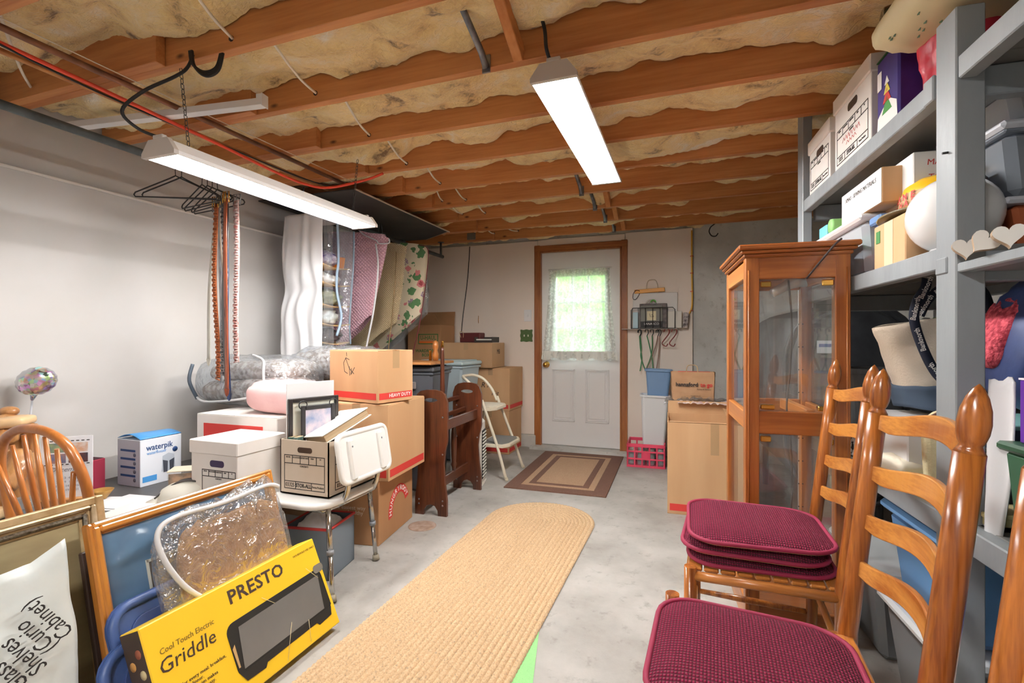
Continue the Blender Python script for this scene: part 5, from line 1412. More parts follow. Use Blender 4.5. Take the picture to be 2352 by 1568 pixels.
# fleece throw in a clear zip bag
t = lean('blanket_bag', 'clear zip bag with a brown fleece throw in front of the blue picture', 'blanket bag', -1.452, 1.285, 16, .16)
M_fleece = mat('brown_fleece', (178, 130, 76), .9, c2=(148, 98, 52), ns=22, bump=.9, bs=46, sheen=.3)
ob('throw', pillow(.42, .045, .36, 31, .05, .3), M_fleece, t, (.03, 0, .19))
ob('film', pillow(.50, .058, .44, 33, .09, .3), film('very_crinkled_bag', (240, 242, 244), .88, 3.0, .05, 1.0, 17.), t, (.0, -.004, .20))
b = B(); b.tube(smooth([(-.12, -.034, .12), (-.19, -.036, .20), (-.235, -.034, .30), (-.24, -.03, .385), (-.18, -.03, .418), (0, -.03, .412), (.18, -.03, .42), (.236, -.03, .40)]), .008, 6); ob('zip', b, mat('white_zip2', (214, 214, 216), .5), t)
# blue tote lids
M_blue = mat('navy_plastic', (58, 82, 134), .42)
for i, (xb, yc, a, z, wd, ht, lb) in enumerate(((-1.412, 1.215, 22, .012, .62, .385, 'large blue plastic tote lid right behind the griddle box'), (-1.385, 1.10, 22, .002, .50, .30, 'smaller blue plastic tote lid low down at the left of the griddle box'))):
    t = lean('tote_lid', lb, 'tray', xb, yc, a, z, 'blue tote lids')
    ob('plate', B().prism([(x, zz + ht / 2) for x, zz in rrect(wd, ht, .07)], .008, 'XZ', .002), M_blue, t)
    ob('rim', B().tube([(x, -.002, zz + ht / 2) for x, zz in rrect(wd - .03, ht - .03, .06)], .014, 8, closed=True), M_blue, t)
    ob('raised_panel', B().prism([(x, zz + ht / 2) for x, zz in rrect(wd - .11, ht - .11, .05)], .014, 'XZ', 0), mat('navy_plastic_inner', (50, 70, 120), .45), t, bev=.003)
# griddle carton
M_yel = mat('yellow_carton', (248, 204, 46), .42, c2=(244, 198, 40), ns=3)
t = lean('product_box', 'long yellow electric griddle box leaning in the foreground', 'box', -1.285, 1.25, 23.5, .030)
w, h, th = .664, .338, .085
ob('body', B().box((0, th / 2, h / 2), (w, th, h), .003), M_yel, t)
ob('end_panel', B().box((-w / 2 - .0006, th / 2, h / 2), (.001, th - .006, h - .006)), mat('brown_end', (74, 58, 46), .5, c2=(58, 46, 38), ns=8), t)
for k in range(9):
    ob('printed_food', B().xf((-w / 2 - .0012, th * (.3 + .4 * (k % 2)), .05 + k * .028), (0, -PI / 2, 0)).lathe([(.013, 0), (.013, .0006), (.001, .0006)], 12), mat('food%d' % (k % 3), ((214, 196, 150), (206, 152, 84), (160, 92, 66))[k % 3], .5), t)
text('PRESTO', .060, mat('presto_ink', (62, 44, 34), .6), t, (.045, -.0006, h - .048), FRONT, off=.0012, sx=1.05, sp=1.05)
text('Cool Touch Electric', .022, mat('olive_ink', (120, 92, 26), .6), t, (-.215, -.0006, h - .085), FRONT, shear=.12, sx=.92)
text('Griddle', .056, mat('presto_ink', (62, 44, 34), .6), t, (-.225, -.0006, h - .125), FRONT, shear=.15, sx=1.0)
text('Great for every meal: breakfast,\nlunch, and dinner.\nLow profile design makes\nserving at a buffet easy.\nBig nonstick surface\nCool touch control', .0135, mat('presto_ink', (62, 44, 34), .6), t, (-.30, -.0006, .11), FRONT, align='LEFT', lines=1.0)
text('21-635', .024, mat('presto_ink', (62, 44, 34), .6), t, (.285, -.0006, .085), FRONT)
text('HOUSEHOLD USE ONLY', .010, mat('olive_ink', (120, 92, 26), .6), t, (.27, -.0006, h - .03), FRONT)
text('UL LISTED', .009, mat('olive_ink', (120, 92, 26), .6), t, (.285, -.0006, .05), FRONT)
M_gr = mat('griddle_print', (98, 96, 92), .5, c2=(116, 114, 110), ns=2); M_grd = mat('griddle_dark', (34, 34, 32), .45)
def skew(poly, k=.06): return [(x, z + 0 * k) for x, z in poly]
g = ob('griddle_picture', B().prism(rrect(.42, .165, .03), .0012, 'XZ', 0), M_grd, t, (.105, -.0010, .140), (0, R(-1), 0))
ob('griddle_plate', B().prism([(-.188, -.062), (.172, -.062), (.192, .06), (-.168, .06)], .001, 'XZ', -.001), M_gr, g)
ob('griddle_base', B().prism([(-.205, -.07), (.205, -.07), (.195, -.098), (.13, -.102), (.12, -.09), (-.11, -.09), (-.12, -.102), (-.19, -.098)], .001, 'XZ', -.0008), M_grd, g)
ob('griddle_rim', B().prism([(-.207, .01), (-.197, .02), (-.199, -.05), (-.205, -.05)], .001, 'XZ', -.0016), mat('rim_tan', (196, 160, 110), .4), g)
ob('griddle_knob', B().prism(rrect(.05, .03, .013), .001, 'XZ', -.0012), mat('knob_grey', (120, 116, 108), .4), g, (.205, 0, .082))
for x0, z0, x1, z1 in ((-.06, .10, -.02, .06), (.15, .105, .19, .05), (-.04, -.13, .02, -.03), (.07, -.13, .09, -.06)):
    ob('callout_line', B().tube([(x0, -.0018, z0), (x1, -.0018, z1)], .0009, 4), mat('callout', (236, 220, 170), .5), g)
# paper parcel with handwriting
t = lean('paper_parcel', 'white poly mailer parcel with handwriting at the lower left corner', 'parcel', -1.475, .645, 10, .004)
M_poly = mat('white_poly', (222, 228, 226), .35, c2=(208, 214, 212), ns=4, bump=.5, bs=9)
def parc(u, v):
    a = v * 2
    s = a if a <= 1 else 2 - a
    x = -.19 + .38 * s + .012 * nz(u * 4, 1); z = .0 + .565 * u + (.02 * (s - .5)) * u
    if u > .9: z += .03 * max(0, s - .8) * 5
    th = .035 * math.sin(PI * s) ** .6 * math.sin(PI * min(1, u * 1.0)) ** .35
    y = (-th if a <= 1 else th * .5) + (.007 * nz(s * 7, u * 9) + .004 * nz(s * 19, u * 21)) * math.sin(PI * s)
    return (x, y, z)
ob('mailer', B().grid(parc, 48, 60, wrap=True), M_poly, t)
text('Glass\n  Shelves\n    (Curio\n      Cabinet)', .050, M_ink, t, (.085, -.047, .37), (PI / 2, R(-122), 0), shear=.25, lines=.78, align='CENTER', sx=.8)
# grey fabric bin under the shower chair
t = thing('fabric_bin', 'grey fabric bin with a red rim holding papers under the shower chair', 'bin', (-1.73, 1.98, 0), R(10))
def binw(w, d, h, tk):
    bb = B(); bb.box((0, 0, .003), (w, d, .006))
    for s in (-1, 1): bb.box((s * (w / 2 - tk / 2), 0, h / 2), (tk, d, h)); bb.box((0, s * (d / 2 - tk / 2), h / 2), (w, tk, h))
    return bb
ob('bin', binw(.24, .24, .24, .008), mat('slate_fabric', (112, 122, 132), .8), t)
b = B(); b.tube([(x, y, .24) for x, y in ((-.12, -.12), (.12, -.12), (.12, .12), (-.12, .12))], .007, 6, closed=True); ob('rim', b, mat('red_binding', (190, 50, 46), .6), t)
ob('paper', pillow(.18, .18, .10, 41, .1, .4), mat('tissue', (236, 236, 238), .7), t, (0, 0, .20), (R(10), R(14), 0))
# ================================================================ BACK WALL FITTINGS
def loft(rings, close=True):
    b = B(); vs = []; n = len(rings[0]); fs = []
    for r_ in rings: vs += [tuple(p) for p in r_]
    for i in range(len(rings) - 1):
        for j in range(n): fs.append((i * n + j, i * n + (j + 1) % n, (i + 1) * n + (j + 1) % n, (i + 1) * n + j))
    fs.append(tuple(reversed(range(n)))); fs.append(tuple((len(rings) - 1) * n + j for j in range(n)))
    b.add(vs, fs, False); return b
def ring(w, d, r_, z, n=4): return [(x, y, z) for x, y in rrect(w, d, r_, n)]
def open_bin(w, d, h, wb, db, tk=.004, rim=.012, r_=.03):
    return loft([ring(wb, db, r_ * .8, 0), ring(w, d, r_, h - .02), ring(w + 2 * rim, d + 2 * rim, r_ + rim, h - .02), ring(w + 2 * rim, d + 2 * rim, r_ + rim, h), ring(w - 2 * tk, d - 2 * tk, r_, h), ring(wb - 2 * tk, db - 2 * tk, r_ * .8, .006)])

# door mat
M_matd = mat('brown_mat_pile', (122, 88, 72), .95, c2=(104, 72, 58), ns=160, bump=.7, bs=220)
M_matl = mat('tan_mat_pile', (194, 162, 132), .95, c2=(176, 142, 112), ns=160, bump=.7, bs=220)
t = thing('door_mat', 'brown and tan bordered door mat in front of the back door', 'mat', (-.965, 4.20, 0), R(1.5))
w, dd = .785, 1.30
def band(w, d, bw, z, m, nm):
    bb = B(); bb.box((-w / 2 + bw / 2, 0, z / 2), (bw, d, z), .002); bb.box((w / 2 - bw / 2, 0, z / 2), (bw, d, z), .002)
    bb.box((0, -d / 2 + bw / 2, z / 2), (w - 2 * bw, bw, z)); bb.box((0, d / 2 - bw / 2, z / 2), (w - 2 * bw, bw, z)); ob(nm, bb, m, t)
band(w, dd, .105, .010, M_matd, 'outer_border'); band(w - .21, dd - .21, .05, .009, M_matl, 'light_band'); band(w - .31, dd - .31, .05, .010, M_matd, 'inner_border')
ob('centre_field', B().box((0, 0, .0045), (w - .41, dd - .41, .009)), M_matl, t)
# braided runner: concentric braid rows around a stadium shape
def braid_mat():
    mt, nt, bs, nd, lk = _new('braided_jute')
    v = _coords(nd, lk)
    n = nd.new('ShaderNodeTexNoise'); n.inputs['Scale'].default_value = 150; n.inputs['Detail'].default_value = 3
    n2 = nd.new('ShaderNodeTexNoise'); n2.inputs['Scale'].default_value = 3.2
    lk.new(v, n.inputs['Vector']); lk.new(v, n2.inputs['Vector'])
    rp = nd.new('ShaderNodeValToRGB'); e = rp.color_ramp.elements
    e[0].position = .30; e[0].color = lin((158, 142, 120)); e[1].position = .62; e[1].color = lin((206, 178, 142)); q = e.new(.42); q.color = lin((192, 160, 122))
    lk.new(n.outputs['Fac'], rp.inputs['Fac'])
    lk.new(rp.outputs['Color'], bs.inputs['Base Color']); bs.inputs['Roughness'].default_value = .9
    return mt
M_braid = braid_mat()
t = thing('braided_runner', 'long oval braided jute runner down the middle of the floor', 'rug', (-.885, 1.66, .004), R(-.5))
HW, HL = .338, 1.29                                          # half width, half length of the straight part
rows = 14
for k in range(rows):
    rr = HW - (k + .5) * HW / rows
    tot = 4 * HL + 2 * PI * rr; step = .0115; n = max(24, int(tot / step))
    def P(s):
        s = s % tot
        if s < 2 * HL: return Vector((rr, -HL + s, 0)), Vector((1, 0, 0))
        s -= 2 * HL
        if s < PI * rr: a = s / rr; return Vector((rr * math.cos(a), HL + rr * math.sin(a), 0)), Vector((math.cos(a), math.sin(a), 0))
        s -= PI * rr
        if s < 2 * HL: return Vector((-rr, HL - s, 0)), Vector((-1, 0, 0))
        s -= 2 * HL; a = PI + s / rr; return Vector((rr * math.cos(a), -HL + rr * math.sin(a), 0)), Vector((math.cos(a), math.sin(a), 0))
    bb = B(); vs = []; fs = []; hw_ = HW / rows / 2 * 1.04
    for i in range(n):
        p, nn = P(i * tot / n); ph = (i % 2)
        tw = .0022 if ph else -.0006
        for o_, z_ in ((-hw_, 0), (-hw_ * .62, .0075 + tw), (0, .0095 - tw), (hw_ * .62, .0075 + tw), (hw_, 0)):
            q = p + nn * (o_ + (.0014 if ph else -.0014)); vs.append((q.x, q.y, z_))
    for i in range(n):
        j = (i + 1) % n
        for c in range(4): fs.append((i * 5 + c, i * 5 + c + 1, j * 5 + c + 1, j * 5 + c))
    bb.add(vs, fs, True)
    ob('braid_row', bb, M_braid, t)
tag(ob('green_pad', B().prism([(-.553, 1.865), (-.95, 1.77), (-.75, .85), (-.35, .95)], .003, 'XY', .0016), mat('green_pad', (152, 214, 142), .8, bump=.6, bs=140)), 'light green rug pad sticking out from under the runner', 'rug pad')

# switches
def plate(name, label, u0, v0, u1, v1, m, n, mt):
    a = ay(u0, v1, YB); c = ay(u1, v0, YB)
    t = thing(name, label, 'switch', ((a.x + c.x) / 2, YB - .004, (a.z + c.z) / 2)); w, h = c.x - a.x, c.z - a.z
    return t, w, h
t, w, h = plate('switch_plate', 'green scalloped double switch plate left of the back door', 1195, 756, 1224, 785, None, 2, None)
M_gp = mat('green_plate', (78, 104, 52), .4)
sc = [(w / 2 * (1 - .10 * math.sin(a * 4) ** 2) * max(-1, min(1, 1.35 * math.cos(a))), h / 2 * (1 - .10 * math.sin(a * 4) ** 2) * max(-1, min(1, 1.35 * math.sin(a)))) for a in [2 * PI * i / 40 for i in range(40)]]
ob('plate', B().prism(sc, .008, 'XZ', 0), M_gp, t, bev=.002)
for x in (-.022, .022): ob('toggle', B().box((x, -.010, .0), (.010, .018, .022), .002), mat('toggle_ivory', (226, 220, 200), .4), t)
t, w, h = plate('switch_plate', 'white single switch plate above the green one', 1204, 711, 1221, 738, None, 1, None)
ob('plate', B().box((0, 0, 0), (w, .006, h), .002), M_doorw, t); ob('toggle', B().box((0, -.008, 0), (.010, .016, .024), .002), M_doorw, t)
# yellow cable down the edge of the plywood
t = thing('yellow_cable', 'yellow cable clipped down the edge of the white wall', 'cable', (0, 0, 0))
ob('cable', B().tube(smooth([ay(1589, 529, YB - .012), ay(1589, 620, YB - .012), ay(1590, 690, YB - .012), ay(1587, 712, YB - .014), ay(1578, 726, YB - .018)]), .0075, 8), mat('yellow_sheath', (226, 176, 62), .45), t)
for v in (588, 627, 669, 713): ob('clip', B().box(ay(1589, v, YB - .012), (.03, .022, .006), .001), mat('red_clip', (190, 66, 44), .5), t)
# wire wall basket with its things
pa = ay(1452, 755, YB); pb = ay(1576, 716, YB)
t = thing('wire_basket', 'black wire basket on the back wall right of the door', 'basket', (pa.x, YB - .004, pa.z))
w = ay(1546, 755, YB).x - pa.x + .02; h = .20; dp = .10
b = B()
b.tube(smooth([(0, 0, 0), (0, 0, h - .02), (.01, -.0, h), (.01, -dp, h)], 3), .003, 6)
b.tube([(0, -dp, 0), (0, -dp, h - .02), (.02, -dp, h), (w - .02, -dp, h), (w, -dp, h - .02), (w, -dp, 0)], .004, 6)
b.tube([(0, 0, 0), (0, -dp, 0), (w, -dp, 0), (w, 0, 0)], .0035, 6, closed=True)
b.tube([(w, 0, 0), (w, 0, h)], .003, 6)
ob('frame', b, M_hanger, t)
for i in range(1, 6): ob('wire', B().tube([(w * i / 6, 0, 0), (w * i / 6, -dp, 0), (w * i / 6, -dp, h)], .0026, 6), M_hanger, t)
ob('ledge', B().box((.17, -.045, -.004), (.52, .11, .006), .001), mat('ledge_grey', (206, 200, 192), .6), t)
bx = pa.x; bz = pa.z; byy = YB - .004
def inb(name, label, cat, x0, x1, z0, z1, y0, y1, m, rz=0., rot=None):
    o = ob(name, B().box((0, 0, (z1 - z0) / 2), (x1 - x0, y1 - y0, z1 - z0), .003), m, None, (bx + (x0 + x1) / 2, byy + (y0 + y1) / 2, bz + z0), rot or (0, 0, rz)); return tag(o, label, cat, 'things in the wall basket')
def X_(u): return ay(u, 740, YB - .05).x - bx
def Z_(v): return ay(1500, v, YB - .05).z - bz
inb('white_folder', 'large white paper folder behind everything in the wall basket', 'folder', X_(1453), X_(1556), .004, Z_(672), -.022, -.006, mat('folder_white', (232, 230, 228), .6))
inb('yellow_ruler', 'orange yellow level lying along the top of the white folder', 'level', X_(1457), X_(1527), Z_(671), Z_(662), -.034, -.010, mat('level_orange', (232, 162, 40), .4), rot=(0, R(-3), 0))
inb('dark_calendar', 'dark printed calendar in the wall basket', 'calendar', X_(1469), X_(1532), .004, Z_(697), -.048, -.036, mat('calendar_dark', (60, 52, 50), .5, c2=(110, 96, 90), ns=24))
t = thing('grey_sign', 'grey card with a cream label in the front of the wall basket', 'sign', (bx + (X_(1472) + X_(1522)) / 2, byy - .064, bz + .005), 0, 'things in the wall basket')
ww = X_(1522) - X_(1472)
ob('card', B().box((0, 0, .11), (ww, .008, .22), .002), mat('sign_grey', (128, 128, 120), .6), t); ob('label', B().box((0, -.005, .12), (ww * .42, .002, .09)), mat('sign_cream', (222, 212, 176), .6), t)
strokes([[(-.02, .02), (-.01, -.01), (.02, -.01), (.01, .01), (-.005, .005)]], .003, M_ink, t, (0, -.0065, .12), FRONT)
ob('base_band', B().box((0, -.005, .035), (ww, .002, .06)), mat('sign_black', (40, 38, 38), .6), t); text('LANARCO', .03, M_white_print, t, (0, -.0066, .04), FRONT)
inb('blue_booklet', 'pale blue booklet at the left end of the wall basket', 'booklet', X_(1454), X_(1467), .004, .16, -.075, -.06, mat('booklet_blue', (190, 220, 230), .6))
inb('white_envelopes', 'stack of white envelopes at the right of the wall basket', 'envelopes', X_(1534), X_(1566), .004, .165, -.08, -.05, M_paper)
inb('photo_envelope', 'dark patterned envelope at the right end of the basket ledge', 'envelope', X_(1567), X_(1579), .004, .15, -.075, -.045, mat('env_dark', (60, 50, 56), .6, c2=(196, 186, 180), ns=40), rot=(0, R(6), 0))
b = B()
for k, (cx, r_) in enumerate(((.0, .042), (.008, .034), (-.006, .048))): b.tube([(cx + r_ * math.cos(a), -.004 * k, .0 + r_ * .8 * math.sin(a)) for a in [PI * i / 12 for i in range(13)]], .003, 6)
tag(ob('wire_coil', b, mat('pale_wire', (206, 200, 190), .5), None, (bx + X_(1497), byy - .052, bz + Z_(697))), 'coil of pale wire sticking up from the wall basket', 'wire')
b = B(); b.tube([(.022 * math.cos(a), 0, .02 * math.sin(a)) for a in [PI * i / 10 for i in range(11)]], .006, 6)
tag(ob('green_tie', b, mat('neon_green', (96, 206, 70), .5), None, (bx + X_(1501), byy - .07, bz + Z_(697) + .012)), 'bright green tie on the wire coil', 'tie')
b = B(); b.tube(smooth([(-.05, 0, 0), (-.05, 0, .06), (-.03, 0, .105), (.03, 0, .11), (.052, 0, .06), (.055, 0, -.02)]), .0035, 6)
tag(ob('bag_handle_cord', b, mat('beige_cord', (206, 190, 170), .6), None, (bx + X_(1497), byy - .028, bz + Z_(668))), 'beige looped cord above the wall basket', 'cord')
b = B(); b.tube(smooth([(.03, 0, .02), (.0, 0, .03), (-.03, 0, .0), (-.035, 0, -.05), (-.01, 0, -.06), (.015, 0, -.03), (.03, 0, .0)]), .003, 6)
tag(ob('black_loop', b, M_black, None, (bx + X_(1462), byy - .04, bz + Z_(672))), 'black cord loop at the left of the orange level', 'cord')
# bungee cords and red hooks under the basket
zB = bz - .012
def bungee(label, c, pts, dbl=None):
    t = thing('bungee_cord', label, 'cord', (0, 0, 0), 0, 'cords under the wall basket')
    P0 = [ay(u, v, YB - .07 - .02 * (i > 1)) for i, (u, v) in enumerate(pts)]
    ob('cord', B().tube(smooth(P0), .0055, 8), mat('bungee_' + c, {'g': (70, 128, 84), 'r': (150, 120, 106)}[c], .7), t)
    a = P0[0]
    ob('hook', B().tube(smooth([a + Vector((0, 0, 0)), a + Vector((.012, 0, .03)), a + Vector((.006, 0, .062)), a + Vector((-.014, 0, .058)), a + Vector((-.018, 0, .035))]), .0045, 7), M_black, t)
bungee('green bungee cord furthest left under the basket', 'g', ((1469, 772), (1471, 800), (1474, 825), (1470, 852)))
bungee('green bungee cord next to the leftmost one', 'g', ((1470.5, 772), (1473, 800), (1472, 820), (1482, 850)))
bungee('green bungee cord crossing to the right', 'g', ((1486, 771), (1492, 795), (1498, 825), (1500, 850)))
bungee('green bungee cord hanging straight then crossing left', 'g', ((1498, 771), (1498, 800), (1494, 822), (1484, 848)))
bungee('brownish bungee cord slanting left to the blue bin', 'r', ((1511, 772), (1506, 795), (1495, 825), (1484, 850)))
bungee('brownish bungee cord hanging furthest right', 'r', ((1515, 772), (1514, 800), (1511, 830), (1507, 852)))
for u, lb in ((1531, 'left red S hook under the basket'), (1548, 'right red S hook under the basket')):
    P0 = [ay(u - 6, 762, YB - .09), ay(u - 2, 754, YB - .09), ay(u + 6, 758, YB - .09), ay(u + 4, 768, YB - .085), ay(u - 9, 785, YB - .08), ay(u - 9, 791, YB - .08), ay(u - 1, 795, YB - .08), ay(u + 3, 789, YB - .08)]
    tag(ob('s_hook', B().tube(smooth(P0, 3), .0055, 7), mat('red_hook', (132, 48, 40), .4)), lb, 'hook', 'red hooks under the basket')

# crate with jars and the two bins stacked in it
M_pinkp = mat('pink_crate', (226, 74, 104), .4)
t = thing('milk_crate', 'pink red plastic crate of glass jars on the floor right of the door', 'crate', (-.36, 4.69, 0), R(2))
w, dd, h = .335, .33, .21
ob('base', B().box((0, 0, .006), (w, dd, .012)), M_pinkp, t)
for s in (-1, 1):
    for ax_ in (0, 1):
        L_ = w if ax_ == 0 else dd
        for z in (.012, .075, .14, .195):
            c = (0, s * (dd / 2 - .006), z) if ax_ == 0 else (s * (w / 2 - .006), 0, z)
            sz_ = (w, .012, .014 if z < .19 else .03) if ax_ == 0 else (.012, dd, .014 if z < .19 else .03)
            ob('crate_bar', B().box(c, sz_, .002), M_pinkp, t)
        for k in range(6):
            q = -L_ / 2 + .008 + (L_ - .016) * k / 5
            c = (q, s * (dd / 2 - .006), h / 2) if ax_ == 0 else (s * (w / 2 - .006), q, h / 2)
            ob('crate_bar', B().box(c, (.014, .010, h) if ax_ == 0 else (.010, .014, h), .002), M_pinkp, t)
ob('crate_plate', B().box((.0, -dd / 2 + .006, .108), (.065, .010, .06), .002), M_pinkp, t)
M_jarg = film('clear_jar', (226, 234, 236), .72, .9, .05)
for k in range(8):
    x = -.125 + (k % 4) * .083; y = -.11 + (k // 4) * .085
    q = Matrix.Rotation(R(2), 4, 'Z') @ Vector((x, y, 0))
    j = thing('glass_jar', ['leftmost front glass jar in the pink crate', 'second front glass jar in the pink crate', 'third front glass jar in the pink crate', 'rightmost front glass jar in the pink crate', 'leftmost jar of the second row in the pink crate', 'second jar of the back row in the pink crate', 'third jar of the back row in the pink crate', 'rightmost jar of the second row in the pink crate'][k], 'jar', (-.36 + q.x, 4.69 + q.y, .0135), 0, 'glass jars in the crate')
    ob('glass', B().lathe([(.03, 0), (.036, .01), (.036, .085), (.028, .105), (.028, .115)], 14), M_jarg, j); ob('lid', B().lathe([(.030, .115), (.030, .13), (.001, .131)], 14), mat('tin_lid', (206, 204, 200), .3, .8), j)
t = thing('waste_bin', 'tall white plastic waste bin standing in the pink crate', 'bin', (-.30, 4.72, .155), rot=(0, R(1.5), R(4)), group='plastic bins')
ob('bin', open_bin(.245, .20, .485, .19, .155), mat('bin_white', (226, 228, 230), .4), t, bev=.003)
t = thing('waste_bin', 'blue plastic waste bin nested in the white one', 'bin', (-.265, 4.73, .60), rot=(0, R(2), R(4)), group='plastic bins')
ob('bin', open_bin(.225, .17, .275, .175, .13), mat('bin_blue', (120, 152, 190), .4), t, bev=.003)
for s in (-.07, .05): ob('rib', B().box((s, -.086, .235), (.006, .006, .04), .001), mat('bin_blue', (120, 152, 190), .4), t)

# ================================================================ OPEN CARTON, PAPER BAG AND PLASTIC BY THE CONCRETE
t = thing('carton', 'big open carton with a red band in front of the curio cabinet', 'box', (.115, 3.62, 0), R(2), 'cardboard cartons')
w, dd, h = .50, .46, .60
b = B(); b.box((0, 0, .003), (w, dd, .006))
for s in (-1, 1): b.box((s * (w / 2 - .003), 0, h / 2), (.006, dd, h)); b.box((0, s * (dd / 2 - .003), h / 2), (w - .012, .006, h))
ob('body', b, M_card, t)
ob('stripe', B().box((0, -dd / 2 - .0006, .045), (w * .94, .001, .045)), M_red, t)
ob('flap', B().box((0, .0, 0), (w - .01, .20, .005)), M_card, t, (0, -dd / 2 + .093, h - .028), (R(-20), 0, 0))
ob('flap', B().box((0, .0, 0), (w - .01, .09, .005)), M_card, t, (0, dd / 2 - .0, h + .045), (R(88), 0, 0))
ob('flap', B().box((0, 0, 0), (.20, dd * .8, .005)), M_card, t, (w / 2 - .03, -.02, h + .02), (R(3), R(14), 0))
ob('tape', B().box((.04, -dd / 2 - .0008, h - .10), (.05, .0006, .20)), M_tape, t)
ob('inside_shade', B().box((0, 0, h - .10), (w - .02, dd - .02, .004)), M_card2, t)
t = thing('carton', 'closed carton behind the big open one, carrying the paper bag', 'box', (.10, 4.17, 0), R(1), 'cardboard cartons')
ob('body', B().box((0, 0, .325), (.50, .40, .65), .003), M_card3, t)
for s in (-1, 1): ob('flap', B().box((0, s * .1, .6525), (.49, .196, .003)), M_card3, t)
text('ELECTRIC FIREPLACE', .04, M_ink, t, (.05, -.2006, .60), FRONT, off=.001)
t = thing('paper_bag', 'brown paper grocery bag with red and black print on the cartons', 'bag', (.035, 4.12, .668), R(2))
M_kr = mat('kraft_bag', (186, 146, 110), .8, c2=(174, 132, 96), ns=9, bump=.2, bs=14)
def bagf(u, v):
    pts = [(-.15, -.06), (.15, -.06), (.158, 0), (.15, .06), (-.15, .06), (-.158, 0)]
    k = v * 6; i = int(k) % 6; a = k - int(k); p, q = pts[i], pts[(i + 1) % 6]
    x, y = p[0] * (1 - a) + q[0] * a, p[1] * (1 - a) + q[1] * a
    return (x * (1 + .05 * u) + .004 * nz(u * 5, v * 9), y * (1 - .25 * u) + .006 * nz(u * 4, v * 7, 3), .225 * u)
ob('bag', B().grid(bagf, 16, 60, sm=False, wrap=True), M_kr, t, solid=.001)
ob('red_lining', B().box((.01, .02, .218), (.24, .006, .014)), M_red, t)
text('hannaford', .044, M_ink, t, (-.045, -.0605, .125), FRONT, off=.0012, sx=.92)
text('to go', .044, M_red, t, (.098, -.0605, .125), FRONT, off=.0012, sx=.92)
text('Pickup & Delivery', .014, M_ink, t, (.08, -.0610, .092), FRONT); text('hannaford.com', .012, M_ink, t, (.02, -.0625, .04), FRONT)
ob('handle', B().tube(smooth([(-.045, -.035, .20), (-.045, -.035, .25), (-.03, -.03, .275), (.02, -.03, .275), (.035, -.035, .25), (.035, -.035, .20)]), .0035, 6), mat('twine', (196, 164, 124), .8), t)
t = thing('plastic_bag', 'crumpled clear plastic bag spread over the closed carton', 'plastic bag', (.09, 4.12, .656))
ob('sheet', B().grid(lambda u, v: (-.26 + .56 * u, -.20 + .30 * v - .04 * (1 - v), .012 + .05 * abs(nz(u * 6, v * 5)) + .03 * abs(nz(u * 15, v * 13)) + .05 * math.sin(PI * u) * (1 - v) ** 2 - .02), 44, 24), M_clear2, t)
wad_ = B(); wad_.grid(lambda u, v: (-.14 + .36 * u, -.19 + .10 * v, .01 + .03 * abs(nz(u * 8, v * 4, 5))), 24, 8)
tag(ob('printed_wrapper', wad_, mat('wrapper', (236, 228, 216), .6, c2=(206, 160, 160), ns=26), None, (.07, 3.99, .664)), 'printed wrapper lying under the plastic on the closed carton', 'wrapper')
t = thing('fuel_tank', 'black rounded oil tank standing behind the curio cabinet', 'tank', (0, 0, 0), R(3.69))
M_tank = mat('tank_black', (52, 54, 58), .55, .2, c2=(36, 38, 42), ns=9, bump=.1, bs=40)
tw, th_, tr = .67, 1.13, .335; TD, TL0, TL1 = 1.06, 3.12, 4.5
po = []
for cx, cz, a0 in ((TD, .225 + th_ - tr, 0), (TD, .225 + tr, PI)):
    for i in range(17): a = a0 + PI * i / 16; po.append((cx + tr * math.cos(a), cz + tr * math.sin(a)))
ob('shell', B().prism(po, TL1 - TL0, 'XZ', (TL0 + TL1) / 2, True), M_tank, t)
ob('seam', B().tube([(x, TL0, z) for x, z in po], .012, 6, closed=True), M_tank, t)
ob('end_plate', B().prism([(TD + (x - TD) * .93, .79 + (z - .79) * .95) for x, z in po], .05, 'XZ', TL0 + .01), M_tank, t, bev=.02)
for dx in (-.2, .2):
    for l in (TL0 + .2, TL1 - .2): ob('leg', B().tube([(TD + dx, l, 0), (TD + dx, l, .3)], .022, 8), M_tank, t)
ob('label', B().box((TD - .12, TL0 - .018, 1.10), (.12, .002, .07)), mat('tank_label', (226, 232, 240), .5), t)
ob('label_mark', B().box((TD - .14, TL0 - .0195, 1.108), (.06, .001, .018)), mat('label_blue', (60, 100, 176), .5), t)

# ================================================================ CURIO CABINET (stands square to the shelves)
SH = R(3.69)
def S(D, L, z=0.): return Vector((D * math.cos(SH) - L * math.sin(SH), D * math.sin(SH) + L * math.cos(SH), z))
M_cur = wood('oak_cabinet', (184, 112, 52), (146, 78, 30), 'Z', ns=11, r=.35, coat=.35, long=.05)
M_curX = wood('oak_cabinet_rail', (178, 106, 48), (140, 74, 28), 'X', ns=11, r=.35, coat=.35, long=.05)
M_curY = wood('oak_cabinet_side', (200, 130, 66), (168, 98, 42), 'Y', ns=11, r=.35, coat=.35, long=.05)
M_cgl = film('cabinet_glass', (244, 247, 246), .96, .9, .01)
cw, cd, ch = .356, .505, 1.455
c0 = S(.344 + cw / 2, 2.076 + cd / 2)
t = thing('curio_cabinet', 'tall narrow oak curio cabinet with glass sides', 'cabinet', c0, SH)
hx, hy = cw / 2, cd / 2
for sx in (-1, 1):
    for sy in (-1, 1):
        pw = .05 if sy < 0 else .044
        ob('corner_post', B().box((sx * (hx - pw / 2), sy * (hy - .022), ch / 2), (pw, .044, ch), .003), M_cur, t)
        if sy < 0: ob('post_bead', B().tube([(sx * (hx - .012), -hy - .001, .06), (sx * (hx - .012), -hy - .001, ch - .05)], .003, 6), M_cur, t)
